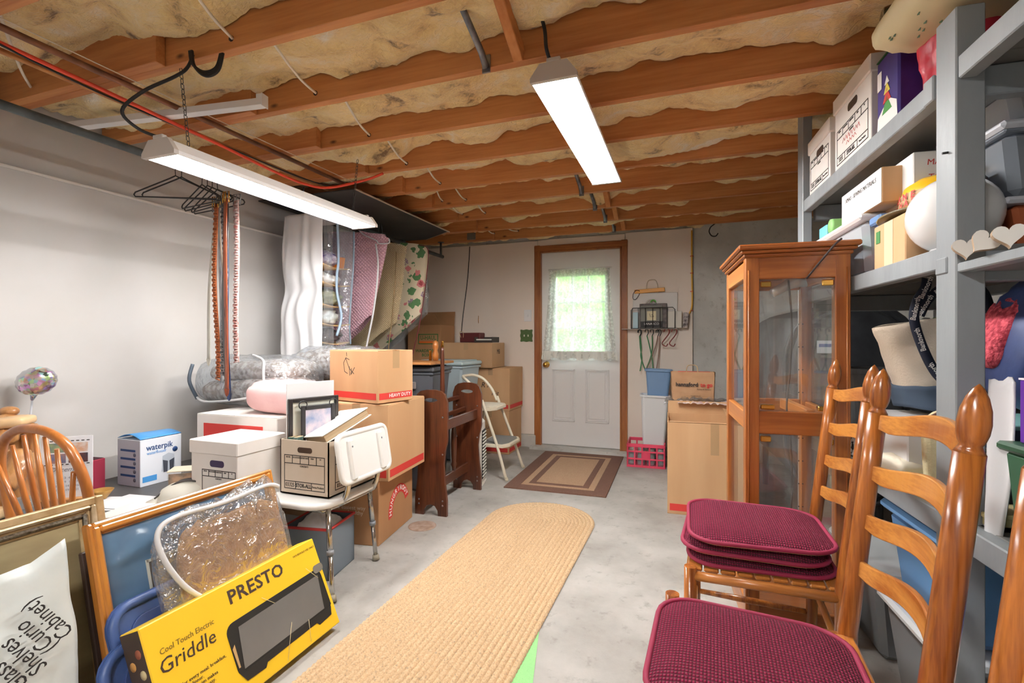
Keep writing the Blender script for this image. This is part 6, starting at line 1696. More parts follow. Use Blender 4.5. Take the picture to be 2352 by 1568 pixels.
RZS = [(.0, .11), (.775, .862), (ch - .085, ch)]
for z0, z1 in RZS:
    z, hh = (z0 + z1) / 2, z1 - z0
    ob('front_rail', B().box((0, 0, 0), (cw - .09, .03, hh), .003), M_curX, t, (0, -hy + .017, z))
    ob('back_rail', B().box((0, 0, 0), (cw - .09, .03, hh), .003), M_curX, t, (0, hy - .017, z))
    for s in (-1, 1): ob('side_rail', B().box((0, 0, 0), (.026, cd - .086, hh * (.8 if z0 > 0 else 1)), .003), M_curY, t, (s * (hx - .016), 0, z))
ob('floor_board', B().box((0, 0, 0), (cw - .03, cd - .03, .018)), M_curX, t, (0, 0, .10))
ob('roof_board', B().box((0, 0, 0), (cw - .03, cd - .03, .02)), M_curX, t, (0, 0, ch - .03))
for k, (ov, z, hh) in enumerate(((.008, ch + .006, .016), (.018, ch + .020, .014), (.028, ch + .036, .020))):
    ob('crown', B().box((0, 0, z), (cw + 2 * ov, cd + 2 * ov, hh), .005), M_curX, t)
for z0, z1 in ((.11, .775), (.862, ch - .085)):
    z, hh = (z0 + z1) / 2, z1 - z0
    ob('glass_door', B().box((0, -hy + .012, z), (cw - .098, .004, hh - .006)), M_cgl, t)
    ob('glass_back', B().box((0, hy - .012, z), (cw - .09, .004, hh)), M_cgl, t)
    for s in (-1, 1): ob('glass_side', B().box((s * (hx - .016), 0, z), (.004, cd - .086, hh)), M_cgl, t)
for s in (-1, 1):
    for z in (ch - .105, .78 - .025):
        ob('brass_catch', B().box((s * (hx - .073), -hy + .008, z), (.038, .012, .022), .003), M_brass, t)
    ob('brass_catch', B().box((s * (hx - .08), -hy + .02, .878), (.05, .03, .018), .003), M_brass, t)
ob('inner_brace', B().box((0, 0, 0), (.03, cd - .09, .045), .003), M_curY, t, (.06, 0, .845))
pinm = mat('pin_hole', (40, 24, 14), .8)
for i in range(11):
    for x in (-.030, -.012):
        z = .16 + i * .105
        if .76 < z < .88: continue
        ob('pin_hole', B().xf((hx - .044 - .002 + (x + .021) * .9, hy - .044 - .0006, z), (PI / 2, 0, 0)).lathe([(.003, 0), (.003, .001), (.0005, .001)], 8), pinm, t)
ob('lamp_cord', B().tube(smooth([(hx - .04, -hy - .03, ch + .050), (hx - .07, -hy - .034, ch + .02), (.03, -hy - .006, ch - .09)]), .004, 7), mat('brown_cord', (58, 44, 42), .5), t)
ob('lamp_cord', B().tube(smooth([(.02, -.05, ch - .07), (.045, 0, 1.2), (.05, .05, 1.0), (.03, .02, .85), (.04, .0, .7), (.05, .02, .5), (.04, 0, .3), (.07, 0, .12)]), .004, 7), mat('brown_cord', (58, 44, 42), .5), t)
ob('lamp_socket', B().xf((.0, -.02, ch - .10), (0, R(60), 0)).lathe([(.018, -.04), (.02, .02), (.03, .06), (.045, .085), (.04, .085), (.001, .05)], 16), mat('lamp_metal', (190, 188, 186), .3, .7), t)
# ================================================================ GREY SHELF UNIT ALONG THE RIGHT WALL
M_gp1 = mat('grey_paint', (150, 156, 160), .42, c2=(138, 144, 148), ns=8, bump=.15, bs=30, stretch=(1, 1, .3))
M_gpd = mat('grey_paint_board', (120, 120, 118), .55, c2=(108, 108, 106), ns=6)
def shelf_root():
    p = S(1.0, 1.6); return thing('shelf_unit', 'grey painted timber shelf unit along the right wall', 'shelf', p, SH)
su = shelf_root()
def sb(name, D0, D1, L0, L1, z0, z1, m=M_gp1, bev=.003):
    return ob(name, B().box(((D0 + D1) / 2 - 1.0, (L0 + L1) / 2 - 1.6, (z0 + z1) / 2), (D1 - D0, L1 - L0, z1 - z0), bev), m, su)
FD = .707; BD = 1.33
ZMID, ZTOP, ZLOW = 1.372, 1.822, .690
sb('post', FD, FD + .06, 1.442, 1.53, 0, 1.945)
sb('post', FD, FD + .042, 2.71, 2.795, 0, ZJ + .12)
sb('post', BD - .05, BD, 1.442, 1.53, 0, 1.945); sb('post', BD - .05, BD, 2.71, 2.795, 0, 1.945)
sb('post', FD, FD + .06, .18, .27, 0, 1.945); sb('post', BD - .05, BD, .18, .27, 0, 1.945)
for nm, z in (('front_beam', ZTOP), ('front_beam', ZMID)):
    sb(nm, FD + .004, FD + .042, 1.531, 2.709, z - .056, z)
    sb('back_beam', BD - .04, BD, 1.531, 2.709, z - .056, z)
sb('front_beam', FD + .004, FD + .042, .271, 1.441, ZTOP - .056, ZTOP)
sb('front_beam', FD + .002, FD + .04, .271, 1.441, ZMID - .075, ZMID - .052)
sb('front_beam', FD + .004, FD + .042, 1.531, 2.709, ZLOW - .06, ZLOW); sb('front_beam', FD + .004, FD + .042, .271, 1.441, ZLOW - .06, ZLOW)
sb('cleat', FD - .004, FD + .004, 1.475, 1.525, 1.30, ZMID - .03); sb('cleat', FD - .006, FD + .004, 1.532, 1.58, ZTOP - .062, ZTOP + .004)
sb('cleat', FD + .0, FD + .05, 2.66, 2.709, 1.565, 1.60)
for L in (1.46, 2.73):
    for z in (ZMID - .02, ZTOP - .02, ZLOW - .02): sb('cross_beam', FD + .061, BD - .051, L, L + .038, z - .075, z - .002)
for z in (ZTOP, ZMID, ZLOW):
    for k in range(3):
        d0 = FD + .045 + k * .193; sb('shelf_board', d0, d0 + .19, 1.40 if z != ZMID else 1.50, 2.79, z - .020, z - .001, M_gpd)
for z in (ZTOP, ZMID - .052, ZLOW):
    for k in range(3):
        d0 = FD + .043 + k * .193; sb('shelf_board', d0, d0 + .19, .19, 1.398 if z > ZMID else 1.455, z - .021, z - .001, M_gpd)
ob('nail', B().tube([S(FD - .012, 1.475, 1.60) - S(1.0, 1.6), S(FD + .01, 1.475, 1.602) - S(1.0, 1.6)], .003, 6), M_black, su)
for c in su.children:
    if c.name.startswith('nail'): c.rotation_euler = (0, 0, -SH)

def on(name, label, cat, D, L, z, rz=0., group=None): return thing(name, label, cat, S(D, L, z), SH + rz, group)
# ---- top shelf
def rec_box(label, D0, L0, L1, z, hand, w=.32, h=.26):
    """records box whose printed end faces the aisle"""
    dd = L1 - L0
    t = on('records_box', label, 'box', D0 + w / 2, (L0 + L1) / 2, z, 0, 'printed records boxes')
    ob('body', B().box((0, 0, (h - .02) / 2), (w, dd, h - .02), .002), M_bankw, t)
    ob('lid', B().box((0, 0, h - .012), (w + .014, dd + .014, .062), .004), M_bankw, t)
    ob('handle_hole', B().prism(rrect(.09, .03, .013), .001, 'XY', 0), M_cut, t, (-w / 2 - .0008, -.01, h - .075), LEFT)
    form(t, dd * .86, .135, (-w / 2 - .0008, 0, .085), LEFT, '33255', 'STOR-ALL', hand)
    return t
rec_box('white records box at the far end of the top shelf', FD + .012, 2.36, 2.64, ZTOP + .001, None, h=.235)
rec_box('larger white records box with red handwriting on the top shelf', FD + .012, 1.955, 2.30, ZTOP + .001, None, h=.275)
strokes([[(-.09 + .012 * i + .004 * (i % 2), .010 * (1 if i % 2 else -.6) + .003 * nz(i * 1.7)) for i in range(15)], [(-.05 + .012 * i, -.022 + .008 * (1 if i % 2 else -.5)) for i in range(9)]], .002, mat('red_pen', (196, 62, 60), .7), bpy.data.objects['records_box.003'], (-.1612, 0, .095), LEFT)
t = on('gift_bag', 'purple Christmas gift bag with a snowy tree on the top shelf', 'bag', FD + .12, 1.855, ZTOP + .001, 0)
ob('bag', B().box((0, 0, .12), (.20, .15, .24), .006), mat('xmas_purple', (64, 46, 132), .5, c2=(52, 38, 112), ns=8), t)
ob('snow', B().prism([(-.07, -.11), (.07, -.11), (.065, -.06), (.02, -.035), (-.03, -.05), (-.065, -.07)], .001, 'XY'), M_white_print, t, (-.1008, 0, .12), LEFT)
for z, s, c in ((.10, .034, (70, 150, 70)), (.13, .028, (214, 60, 60)), (.155, .022, (230, 214, 90)), (.18, .016, (240, 240, 240))):
    ob('tree_print', B().prism([(-s, -s * .6), (s, -s * .6), (0, s)], .001, 'XY'), mat('xm%d' % int(z * 1000), c, .6), t, (-.1012, .0, z - .03), LEFT)
ob('tag', B().box((-.1015, .052, .17), (.001, .03, .06)), M_white_print, t)
ob('green_edge', B().box((0, 0, .242), (.202, .152, .004)), mat('xmas_green', (40, 92, 50), .6), t)
def crum(u, v):
    a = u * 2 * PI
    r1 = .10 + .03 * v + .02 * nz(math.cos(a) * 2, math.sin(a) * 2, v * 3)
    return (r1 * math.cos(a) * .9 + .008 * nz(a * 3, v * 8), r1 * math.sin(a) * .75, .27 * v + .015 * nz(a * 2, v * 4, 7) * v)
tag(ob('red_bag', B().grid(crum, 40, 16), mat('red_foil_paper', (200, 44, 66), .35, c2=(176, 30, 52), ns=5, bump=.6, bs=10), None, S(FD + .135, 1.66, ZTOP + .006), (0, 0, SH), solid=.002), 'crumpled red shopping bag on the top shelf behind the near post', 'bag')
# roll of printed paper lying over the near post, with a dark bottle end showing
t = on('paper_roll', 'big cream printed paper bundle lying on top of the near post', 'wrapping paper', FD + .09, 1.46, 1.972)
M_wrap = mat('cream_printed_paper', (226, 212, 172), .55, c2=(220, 204, 162), ns=5, bump=.3, bs=8)
def roll(u, v):
    a = v * 2 * PI; s = u
    L_ = -.62 + s * .86
    rw = .17 * (1 + .06 * nz(s * 5, math.cos(a) * 2, math.sin(a) * 2)); rh = .075 * (1 - .15 * s)
    x = rw * math.copysign(abs(math.cos(a)) ** .7, math.cos(a)); z = rh * math.copysign(abs(math.sin(a)) ** .8, math.sin(a))
    return (x + .0 + .03 * (1 - s), L_ + .02 * nz(math.cos(a) * 3, math.sin(a) * 3, 1), z + rh * .82 + .012 + .02 * (1 - s) + .008 * nz(s * 9, a))
ob('wrapper', B().grid(roll, 24, 40, wrap=True), M_wrap, t, solid=.002)
sp = mat('leaf_print', (74, 98, 62), .6)
rnd = random.Random(3)
for i in range(90):
    a = -PI * (.02 + .9 * rnd.random()); s = rnd.random() * .9 + .05
    p = Vector(roll(s, (a / (2 * PI)) % 1)); c = Vector((0.0 + .03 * (1 - s), p.y, .07)); n = (p - c); n.y = 0; n.normalize()
    q = n.to_track_quat('Z', 'Y').to_euler()
    o = ob('leaf_print', B().prism([(-.008, 0), (0, .004), (.008, 0), (0, -.004)], .001, 'XY'), sp, t, p + n * .0022, q)
b = B(); b.xf((-.125, .285, .125), (0, R(-90), R(-12))).lathe([(.001, -.2), (.045, -.2), (.047, -.02), (.044, .0), (.036, .004), (.001, -.004)], 22)
ob('bottle_end', b, mat('green_glass', (52, 62, 44), .15, coat=.5), t)

# ---- middle shelf, far bay (seen from below the top shelf)
M_cl = film('frosted_tote', (220, 226, 234), .45, .6, .2)
t = on('clear_tote', 'frosted clear tote of ornaments with a white lid on the middle shelf', 'storage bin', FD + .21, 2.34, ZMID + .001, 0, 'clear storage totes')
ob('bin', B().box((0, 0, .10), (.36, .54, .20), .02, (.88, .88)), M_cl, t); ob('lid', B().box((0, 0, .21), (.40, .58, .022), .008), mat('lid_white2', (238, 240, 242), .35), t)
ob('label', B().box((-.178, .06, .12), (.002, .07, .06)), M_white_print, t)
for i, (c, y, z) in enumerate((((206, 60, 60), -.12, .05), ((240, 238, 236), -.05, .08), ((70, 160, 120), -.13, .15), ((226, 220, 226), .06, .06), ((190, 90, 80), .12, .04))):
    ob('content', B().sphere((-.09, y, z), .045, 12, 8), mat('orn%d' % i, c, .4), t)
t = on('blue_tote', 'small blue tote behind the printed carton on the middle shelf', 'storage bin', FD + .22, 1.995, ZMID + .001, 0, 'clear storage totes')
ob('bin', B().box((0, 0, .085), (.34, .07, .17), .01, (.9, .9)), mat('sky_tote', (126, 160, 200), .4), t); ob('lid', B().box((0, 0, .18), (.37, .085, .03), .006), mat('sky_tote_lid', (108, 140, 186), .4), t)
t = on('flat_carton', 'white fronted carton with black pen lettering on top of the totes', 'box', FD + .21, 2.10, ZMID + .224)
ob('body', B().box((0, 0, .06), (.36, .36, .12), .003), M_card, t); ob('front', B().box((-.1806, 0, .06), (.001, .356, .116)), mat('front_white', (238, 236, 234), .6), t)
text('XMAS - SEWING MATERIALS', .022, M_ink, t, (-.1815, 0, .088), LEFT, shear=.1)
tag(ob('green_roll', B().xf((0, 0, .032), (0, R(90), 0)).lathe([(.03, -.12), (.032, -.11), (.032, .1), (.001, .1)], 14), mat('soft_green', (136, 192, 116), .6), None, S(FD + .15, 2.42, ZMID + .224), (0, 0, SH)), 'pale green roll on the frosted tote lid', 'roll')
b = B(); b.tube([(.05 * math.cos(a), .075 * math.sin(a), .004 + .012 * math.sin(a * 2) + .01) for a in [2 * PI * i / 24 for i in range(24)]], .005, 6, closed=True)
tag(ob('orange_ring', b, mat('neon_orange', (240, 110, 60), .5), None, S(FD + .12, 2.34, ZMID + .29), (R(0), R(-12), SH)), 'orange loop lying behind the white fronted carton', 'loop')
tag(ob('teal_box', B().box((0, 0, .03), (.16, .10, .06), .004), mat('teal_card', (110, 190, 210), .5), None, S(FD + .12, 2.55, ZMID + .224), (0, 0, SH)), 'small light blue box at the far end of the tote lid', 'box')
# printed carton with the yellow hat and the globe
t = on('printed_carton', 'brown carton with green fruit label print by the near post', 'box', FD + .19, 1.845, ZMID + .001, R(0))
ob('body', B().box((0, 0, .0725), (.34, .215, .145), .003), M_card, t)
M_gpr = mat('green_print', (58, 122, 62), .7)
text('LiLLiAN', .062, M_gpr, t, (-.01, -.1081, .038), FRONT, off=.003)
ob('arrow_mark', B().box((0, 0, 0), (.07, .05, .001), 0), M_gpr, t, (-.09, -.1081, .105), FRONT); ob('arrow_mark', B().prism([(-.006, -.016), (.006, -.016), (.006, .0), (.015, .0), (0, .017), (-.015, .0), (-.006, .0)], .001, 'XY'), M_card, t, (-.09, -.1089, .105), FRONT)
ob('tape', B().box((-.1706, .0, .0725), (.001, .06, .14)), mat('paper_tape', (222, 196, 156), .6), t)
ob('side_mark', B().box((-.1708, .075, .105), (.001, .03, .04)), M_gpr, t)
t = thing('boater_hat', 'yellow plastic boater hat with a taped hand lettered band', 'hat', S(FD + .155, 1.865, ZMID + .152), rot=(R(-2), R(4), SH + R(0)))
ob('crown', B().lathe([(.092, .012), (.090, .07), (.084, .095), (.06, .115), (.03, .122), (.001, .124)], 30, sx=1.0, sy=1.15), mat('hat_yellow', (244, 190, 36), .35), t)
ob('brim', B().lathe([(.09, .010), (.10, .012), (.148, .004), (.150, .0), (.147, -.003), (.09, .004)], 32, sx=1.0, sy=1.12), mat('hat_brim', (96, 88, 78), .4, c2=(150, 130, 70), ns=6), t)
ob('trim', B().lathe([(.0945, .012), (.0955, .022), (.0925, .026)], 30, sx=1., sy=1.15), mat('hat_yellow', (244, 190, 36), .35), t)
ob('band', B().lathe([(.0935, .026), (.092, .070), (.0915, .071)], 30, sx=1., sy=1.15), mat('hat_band', (218, 186, 140), .6), t)
for i, ch_ in enumerate('CANE'): 
    a = R(-205 + i * 17); p = Vector((.0955 * math.cos(a), .1095 * math.sin(a), .059))
    text(ch_, .03, mat('red_pen', (196, 62, 60), .7), t, p, (PI / 2, 0, a + PI / 2), off=.0008)
for i, ch_ in enumerate('& HAROLD'):
    a = R(-208 + i * 14); p = Vector((.0965 * math.cos(a), .1105 * math.sin(a), .036))
    text(ch_, .026, mat('red_pen', (196, 62, 60), .7), t, p, (PI / 2, 0, a + PI / 2), off=.0008)
b = B(); b.sphere((0, 0, .10), .105, 28, 18, (1, 1, 1)); t = on('lamp_globe', 'white glass lamp globe beside the near post', 'globe', FD + .085, 1.628, ZMID + .005)
ob('globe', b, mat('opal_glass', (240, 240, 240), .15, coat=.5), t); ob('neck', B().lathe([(.05, .0), (.05, .012), (.001, .012)], 20), mat('opal_glass', (240, 240, 240), .15), t)

# ---- inside the shelf, seen past the near post
def ctote(label, D, L, z, w, d, h, m, ml, note=None, dark=True):
    t = on('clear_tote', label, 'storage bin', D, L, z, 0, 'clear storage totes')
    ob('bin', B().box((0, 0, h * .45), (w, d, h * .9), .02, (.86, .86)), m, t); ob('rim', B().box((0, 0, h * .88), (w + .02, d + .02, .012), .004), m, t)
    ob('lid', B().box((0, 0, h * .955), (w + .04, d + .04, .022), .008), ml, t)
    if dark: ob('content', B().box((0, 0, h * .4), (w * .75, d * .75, h * .6), .02), mat('content_dark', (84, 84, 92), .8, c2=(140, 120, 110), ns=14), t)
    if note: ob('note', B().box((-.02, -d / 2 - .004, h * .55), (.10, .001, .05)), M_white_print, t); text(note, .026, M_ink, t, (-.02, -d / 2 - .0052, h * .55), FRONT, shear=.2)
    return t
M_lidg = mat('lid_silver', (214, 216, 224), .35)
ctote('clear tote of dark things at the bottom of the inner stack', 1.05, 1.72, ZMID + .001 + .14, .32, .26, .19, film('smoky_tote', (170, 178, 190), .5, .6, .15), M_lidg)
ctote('clear tote with a handwritten note second in the inner stack', 1.05, 1.72, ZMID + .332, .30, .25, .115, M_cl, M_lidg, 'M')
t = on('planter', 'terracotta planter under a clear lid at the bottom of the inner stack', 'planter', 1.05, 1.72, ZMID + .001)
ob('pot', B().box((0, 0, .058), (.28, .24, .116), .01, (.8, .8)), mat('terracotta', (176, 92, 54), .6), t); ob('lid', B().box((0, 0, .125), (.34, .29, .018), .008), M_lidg, t)
t = on('power_tool_case', 'black case standing on the middle shelf beside the planter', 'case', .845, 1.77, ZMID + .001, R(0))
ob('case', B().box((0, 0, .115), (.085, .26, .23), .02), mat('case_black', (34, 34, 38), .45), t); ob('handle', B().tube(smooth([(0, -.06, .23), (0, -.05, .262), (0, .05, .262), (0, .06, .23)]), .008, 8), mat('case_black', (34, 34, 38), .45), t)
ob('latch', B().box((.0, -.132, .15), (.04, .008, .05), .003), mat('latch_red', (90, 30, 30), .5), t); ob('side_panel', B().box((-.02, -.134, .10), (.03, .004, .16), .002), mat('case_grey', (120, 124, 130), .4), t)
t = on('white_carton', 'white carton with red lettering lying on the case inside the shelf', 'box', .885, 1.98, ZMID + .27 - .03, R(0))
ob('body', B().box((0, 0, .06), (.18, .26, .12), .003), mat('front_white', (238, 236, 234), .6), t); text('MAS JARS\n+\nTOWELS', .026, mat('red_pen', (196, 62, 60), .7), t, (.0, -.1312, .06), FRONT, shear=.1, lines=.9)
t = on('stacked_carton', 'plain carton under the white lettered one inside the shelf', 'box', .90, 1.99, ZMID + .001)
ob('body', B().box((0, 0, .118), (.20, .18, .236), .003), M_card3, t); ob('tape', B().box((0, -.0906, .118), (.05, .001, .2)), M_tape, t)
# three wooden hearts on the edge of the near bay shelf
def heart(s):
    o = []
    for i in range(30):
        a = 2 * PI * i / 30; o.append((s * .0625 * 16 * math.sin(a) ** 3, s * .0625 * (13 * math.cos(a) - 5 * math.cos(2 * a) - 2 * math.cos(3 * a) - math.cos(4 * a))))
    return o
M_heart = mat('cream_heart', (240, 238, 232), .6); M_heartE = mat('heart_edge', (176, 152, 126), .7)
for i, (D, L, rl, lb) in enumerate(((.745, 1.405, 0, 'leftmost cream wooden heart on the shelf edge'), (.742, 1.335, 40, 'middle cream wooden heart lying tilted on the shelf edge'), (.745, 1.262, -4, 'rightmost cream wooden heart at the picture edge'))):
    t = thing('wooden_heart', lb, 'heart', S(D - .036, L, ZMID - .053 + .031), rot=(0, R(rl), SH + R(-22)), group='wooden hearts')
    ob('block', B().prism(heart(.026), .026, 'XZ', 0), M_heartE, t); ob('face', B().prism(heart(.0258), .001, 'XZ', -.0135), M_heart, t)

# ---- lower shelf: canvas tote bag and soft things
M_canvas = mat('natural_canvas', (222, 208, 190), .85, c2=(212, 196, 176), ns=6, bump=.3, bs=160)
M_navy = mat('navy_web', (34, 40, 58), .7)
t = on('storage_bin', 'dark grey lidded bin under the canvas bag on the lower shelf', 'storage bin', 1.13, 1.98, ZLOW + .001)
ob('bin', B().box((0, 0, .095), (.42, .40, .19), .02, (.9, .9)), mat('bin_dark', (64, 66, 70), .5), t); ob('lid', B().box((0, 0, .20), (.45, .43, .025), .008), mat('bin_dark', (64, 66, 70), .5), t)
t = on('canvas_bag', 'natural canvas tote bag with navy lettered straps on the lower shelf', 'bag', .935, 2.0, ZLOW + .216, R(8))
def cb(u, v):
    a = v * 2 * PI
    w_ = .115 + .085 * u ** 1.3; d_ = .085 - .03 * u
    x = w_ * math.copysign(abs(math.cos(a)) ** .6, math.cos(a)); y = d_ * math.copysign(abs(math.sin(a)) ** .6, math.sin(a))
    return (x + .008 * nz(u * 4, math.cos(a) * 2), y + .012 * nz(u * 5, a), .30 * u + .03 * u * math.cos(a) + .01 * nz(a, u * 3))
ob('bag', B().grid(cb, 20, 48, wrap=True), M_canvas, t, solid=.003)
ob('base', B().grid(lambda u, v: (lambda p: (p[0] * 1.02, p[1] * 1.03, p[2]))(cb(.28 * u, v)), 6, 48, wrap=True), mat('slate_canvas', (74, 90, 110), .8), t, solid=.003)
def strap(pts, w, nm, letters=True):
    P0 = smooth(pts, 6); bb = B(); vs = []
    for i, p in enumerate(P0):
        q = P0[min(i + 1, len(P0) - 1)] - P0[max(i - 1, 0)]; e = q.cross(Vector((0, 1, 0)))
        if e.length < 1e-5: e = Vector((1, 0, 0))
        e.normalize(); vs += [p - e * w / 2, p + e * w / 2]
    bb.add(vs, [(2 * i, 2 * i + 1, 2 * i + 3, 2 * i + 2) for i in range(len(P0) - 1)], True)
    o = ob(nm, bb, M_navy, t, solid=.003)
    if letters:
        k = 4
        while k < len(P0) - 6:
            d_ = (P0[k + 3] - P0[k - 2]); ang = math.atan2(d_.z, d_.x)
            text('Banknorth', .023, M_white_print, o, P0[k] + Vector((0, -.0035, 0)), (PI / 2, -ang, 0), sx=.8, off=.0005)
            k += 8
strap([(-.03, -.096, .015), (-.01, -.088, .06), (-.06, -.078, .12), (-.095, -.072, .20), (-.12, -.07, .29), (-.115, -.072, .35), (-.09, -.074, .40), (-.08, -.065, .43)], .030, 'strap')
strap([(-.10, -.064, .31), (-.075, -.062, .36), (-.03, -.057, .40), (.04, -.052, .42), (.10, -.05, .38), (.12, -.055, .28)], .028, 'strap')
# other things around the bag
t = on('waste_bin', 'dark grey waste bin behind the canvas bag', 'bin', .865, 2.36, ZLOW + .001, 0, 'plastic bins')
ob('bin', open_bin(.20, .20, .33, .16, .16), mat('bin_charcoal', (84, 86, 88), .5), t)
for i, (dx, c, s_, lb) in enumerate(((0, (226, 226, 222), 'OSSZ', 'white lettered cue case leaning behind the canvas bag'), (.035, (140, 170, 80), '', 'green tube leaning behind the canvas bag'), (.065, (60, 56, 54), '', 'dark tube leaning behind the canvas bag'))):
    t = thing('long_case', lb, 'tube', S(1.03 + dx, 2.42, ZLOW + .001), rot=(0, R(6), SH), group='tubes behind the canvas bag')
    ob('tube', B().box((0, 0, .27), (.026, .03, .54), .006), mat('case%d' % i, c, .5), t)
    ob('band', B().box((0, 0, .48), (.031, .035, .03), .003), M_black, t)
    if s_: text(s_, .03, M_ink, t, (0, -.0158, .36), (PI / 2, -PI / 2, 0), off=.001)
t = on('newspaper_stack', 'stack of old papers behind the canvas bag', 'papers', 1.19, 2.36, ZLOW + .001)
ob('stack', B().box((0, 0, .20), (.24, .30, .40), .004), mat('old_papers', (150, 140, 110), .8, c2=(96, 90, 74), ns=40, stretch=(.1, .1, 3)), t); ob('top_sheet', B().box((.0, -.01, .403), (.23, .28, .004)), M_paper, t)
M_linen = mat('cream_linen', (226, 216, 176), .85, c2=(216, 204, 160), ns=60, bump=.3, bs=220)
t = on('oven_mitt', 'cream fabric mitt with brown piping standing on the lower shelf', 'mitt', .80, 1.665, ZLOW + .001, R(-10))
mp = [(-.05, 0), (.05, 0), (.062, .06), (.066, .12), (.06, .19), (.045, .228), (.02, .245), (-.02, .245), (-.045, .228), (-.06, .19), (-.056, .10)]
ob('mitt', B().prism(mp, .05, 'XZ', 0, True), M_linen, t, bev=.012); ob('piping', B().tube([(x, -.026, z) for x, z in mp[3:10]], .005, 6), mat('brown_piping', (92, 52, 40), .7), t)
t = on('white_box', 'plain white box on the lower shelf behind the mitt', 'box', .83, 1.93, ZLOW + .001)
ob('body', B().box((0, 0, .09), (.16, .30, .18), .004), mat('plain_white', (232, 232, 234), .5), t); ob('lid', B().box((0, 0, .183), (.166, .306, .02), .003), mat('plain_white', (232, 232, 234), .5), t)
t = on('slipper', 'cream slipper with a yellow sole at the edge of the lower shelf', 'slipper', .765, 1.66, ZLOW + .001, R(14))
sole = [(x * .05 * (1 + .12 * math.sin(y * 3)), y * .13) for x, y in [(math.cos(2 * PI * i / 20), math.sin(2 * PI * i / 20)) for i in range(20)]]
# keep the mitt clear of the slipper
t.location = S(.755, 1.835 - .02, ZLOW + .001)
ob('sole', B().prism(sole, .022, 'XY', .011), mat('sole_yellow', (216, 196, 120), .7), t); ob('upper', pillow(.092, .16, .06, 51, .04, .5), mat('slipper_cream', (236, 228, 208), .8), t, (0, .03, .045))
t = on('printed_pouch', 'black and white printed pouch at the far end of the lower shelf', 'pouch', .80, 2.18, ZLOW + .001)
ob('pouch', B().lathe([(.075, 0), (.07, .03), (.03, .15), (.012, .165), (.001, .166)], 20), mat('bw_print', (240, 240, 240), .7, c2=(30, 30, 30), ns=46, lo=.47, hi=.53), t); ob('knot', B().lathe([(.013, .165), (.02, .175), (.022, .19), (.001, .19)], 10), M_black, t)
t = on('valve_fitting', 'brass and glass valve by the far shelf post', 'fitting', .80, 2.52, ZLOW - .25)
ob('bowl', B().lathe([(.03, 0), (.034, .02), (.034, .08), (.026, .09)], 16), film('amber_glass', (206, 200, 160), .5, .9, .05), t); ob('body', B().lathe([(.04, .09), (.04, .12), (.02, .13), (.016, .17), (.024, .18), (.024, .2), (.001, .2)], 14), M_brass, t)
ob('stand', B().lathe([(.045, -.44), (.045, -.42), (.012, -.41), (.012, .0), (.001, .0)], 12), M_black, t)
# right of the near post
t = thing('navy_bag', 'navy blue padded bag slumped inside the shelf beside the near post', 'bag', S(1.03, 1.62, ZLOW + .23), rot=(R(8), R(14), SH))
ob('bag', pillow(.40, .26, .40, 61, .08, .5), mat('navy_nylon', (52, 72, 122), .45, c2=(38, 50, 88), ns=6, bump=.3, bs=12), t, (0, 0, .20))
ob('seam', B().tube(smooth([(-.17, -.12, .10), (-.05, -.14, .15), (.08, -.13, .20), (.17, -.1, .24)]), .004, 6), M_navy, t)
tag(ob('knit_shawl', pillow(.12, .14, .22, 63, .14, .5), mat('coral_knit', (226, 96, 110), .9, c2=(170, 50, 66), ns=70, bump=1., bs=110, lo=.4, hi=.6), None, S(.93, 1.63, ZMID - .22), (R(4), R(24), SH)), 'coral pink knitted shawl hanging over the navy bag', 'shawl')
t = on('navy_box', 'dark navy box under the navy bag on the lower shelf', 'box', 1.03, 1.66, ZLOW + .001)
ob('body', B().box((0, 0, .11), (.40, .26, .22), .006), mat('navy_box', (36, 48, 70), .5), t); ob('lid', B().box((0, 0, .222), (.405, .265, .012), .003), mat('teal_edge', (140, 196, 196), .5), t)
t = on('storage_tote', 'dark green storage tote on the lower shelf at the right edge', 'storage bin', .88, 1.26, ZLOW + .001, 0, 'storage totes')
ob('bin', B().box((0, 0, .10), (.24, .22, .20), .012, (.9, .9)), mat('forest_tote', (52, 92, 66), .45), t); ob('lid', B().box((0, 0, .205), (.26, .24, .02), .006), mat('forest_tote_lid', (44, 78, 56), .45), t)
t = on('purple_box', 'purple gift box with pale flowers on the green tote', 'box', .885, 1.255, ZLOW + .217, 0)
ob('box', B().box((0, 0, .07), (.22, .18, .14), .003), mat('violet_box', (96, 44, 150), .4), t); ob('rim', B().box((0, 0, .141), (.222, .182, .004)), mat('violet_rim', (226, 216, 226), .5), t)
for i in range(5):
    a = 2 * PI * i / 5; ob('petal_print', B().prism([(.006 * math.cos(q) * 1 + .012 * math.cos(a), .006 * math.sin(q) + .012 * math.sin(a)) for q in [2 * PI * j / 8 for j in range(8)]], .0006, 'XY'), mat('petal', (136, 84, 186), .5), t, (-.05, -.0906, .035), FRONT)
t = on('cloth_bundle', 'white patterned cloth bundle on the purple box', 'cloth', .89, 1.25, ZLOW + .362)
ob('bundle', pillow(.20, .15, .06, 71, .1, .5), mat('cloth_print', (232, 226, 216), .8, c2=(120, 100, 96), ns=18, lo=.56, hi=.66), t, (0, 0, .035))
tag(ob('white_garment', B().grid(lambda u, v: (.012 * math.sin(v * 6 + u * 3), -.035 + .07 * v, .40 * (1 - u) + .02 * nz(u * 3, v * 4)), 24, 12), mat('garment_white', (232, 232, 236), .8), None, S(.752, 1.408, ZLOW - .05), (0, R(4), SH), solid=.004), 'white garment hanging over the lower shelf edge beside the green tote', 'garment')
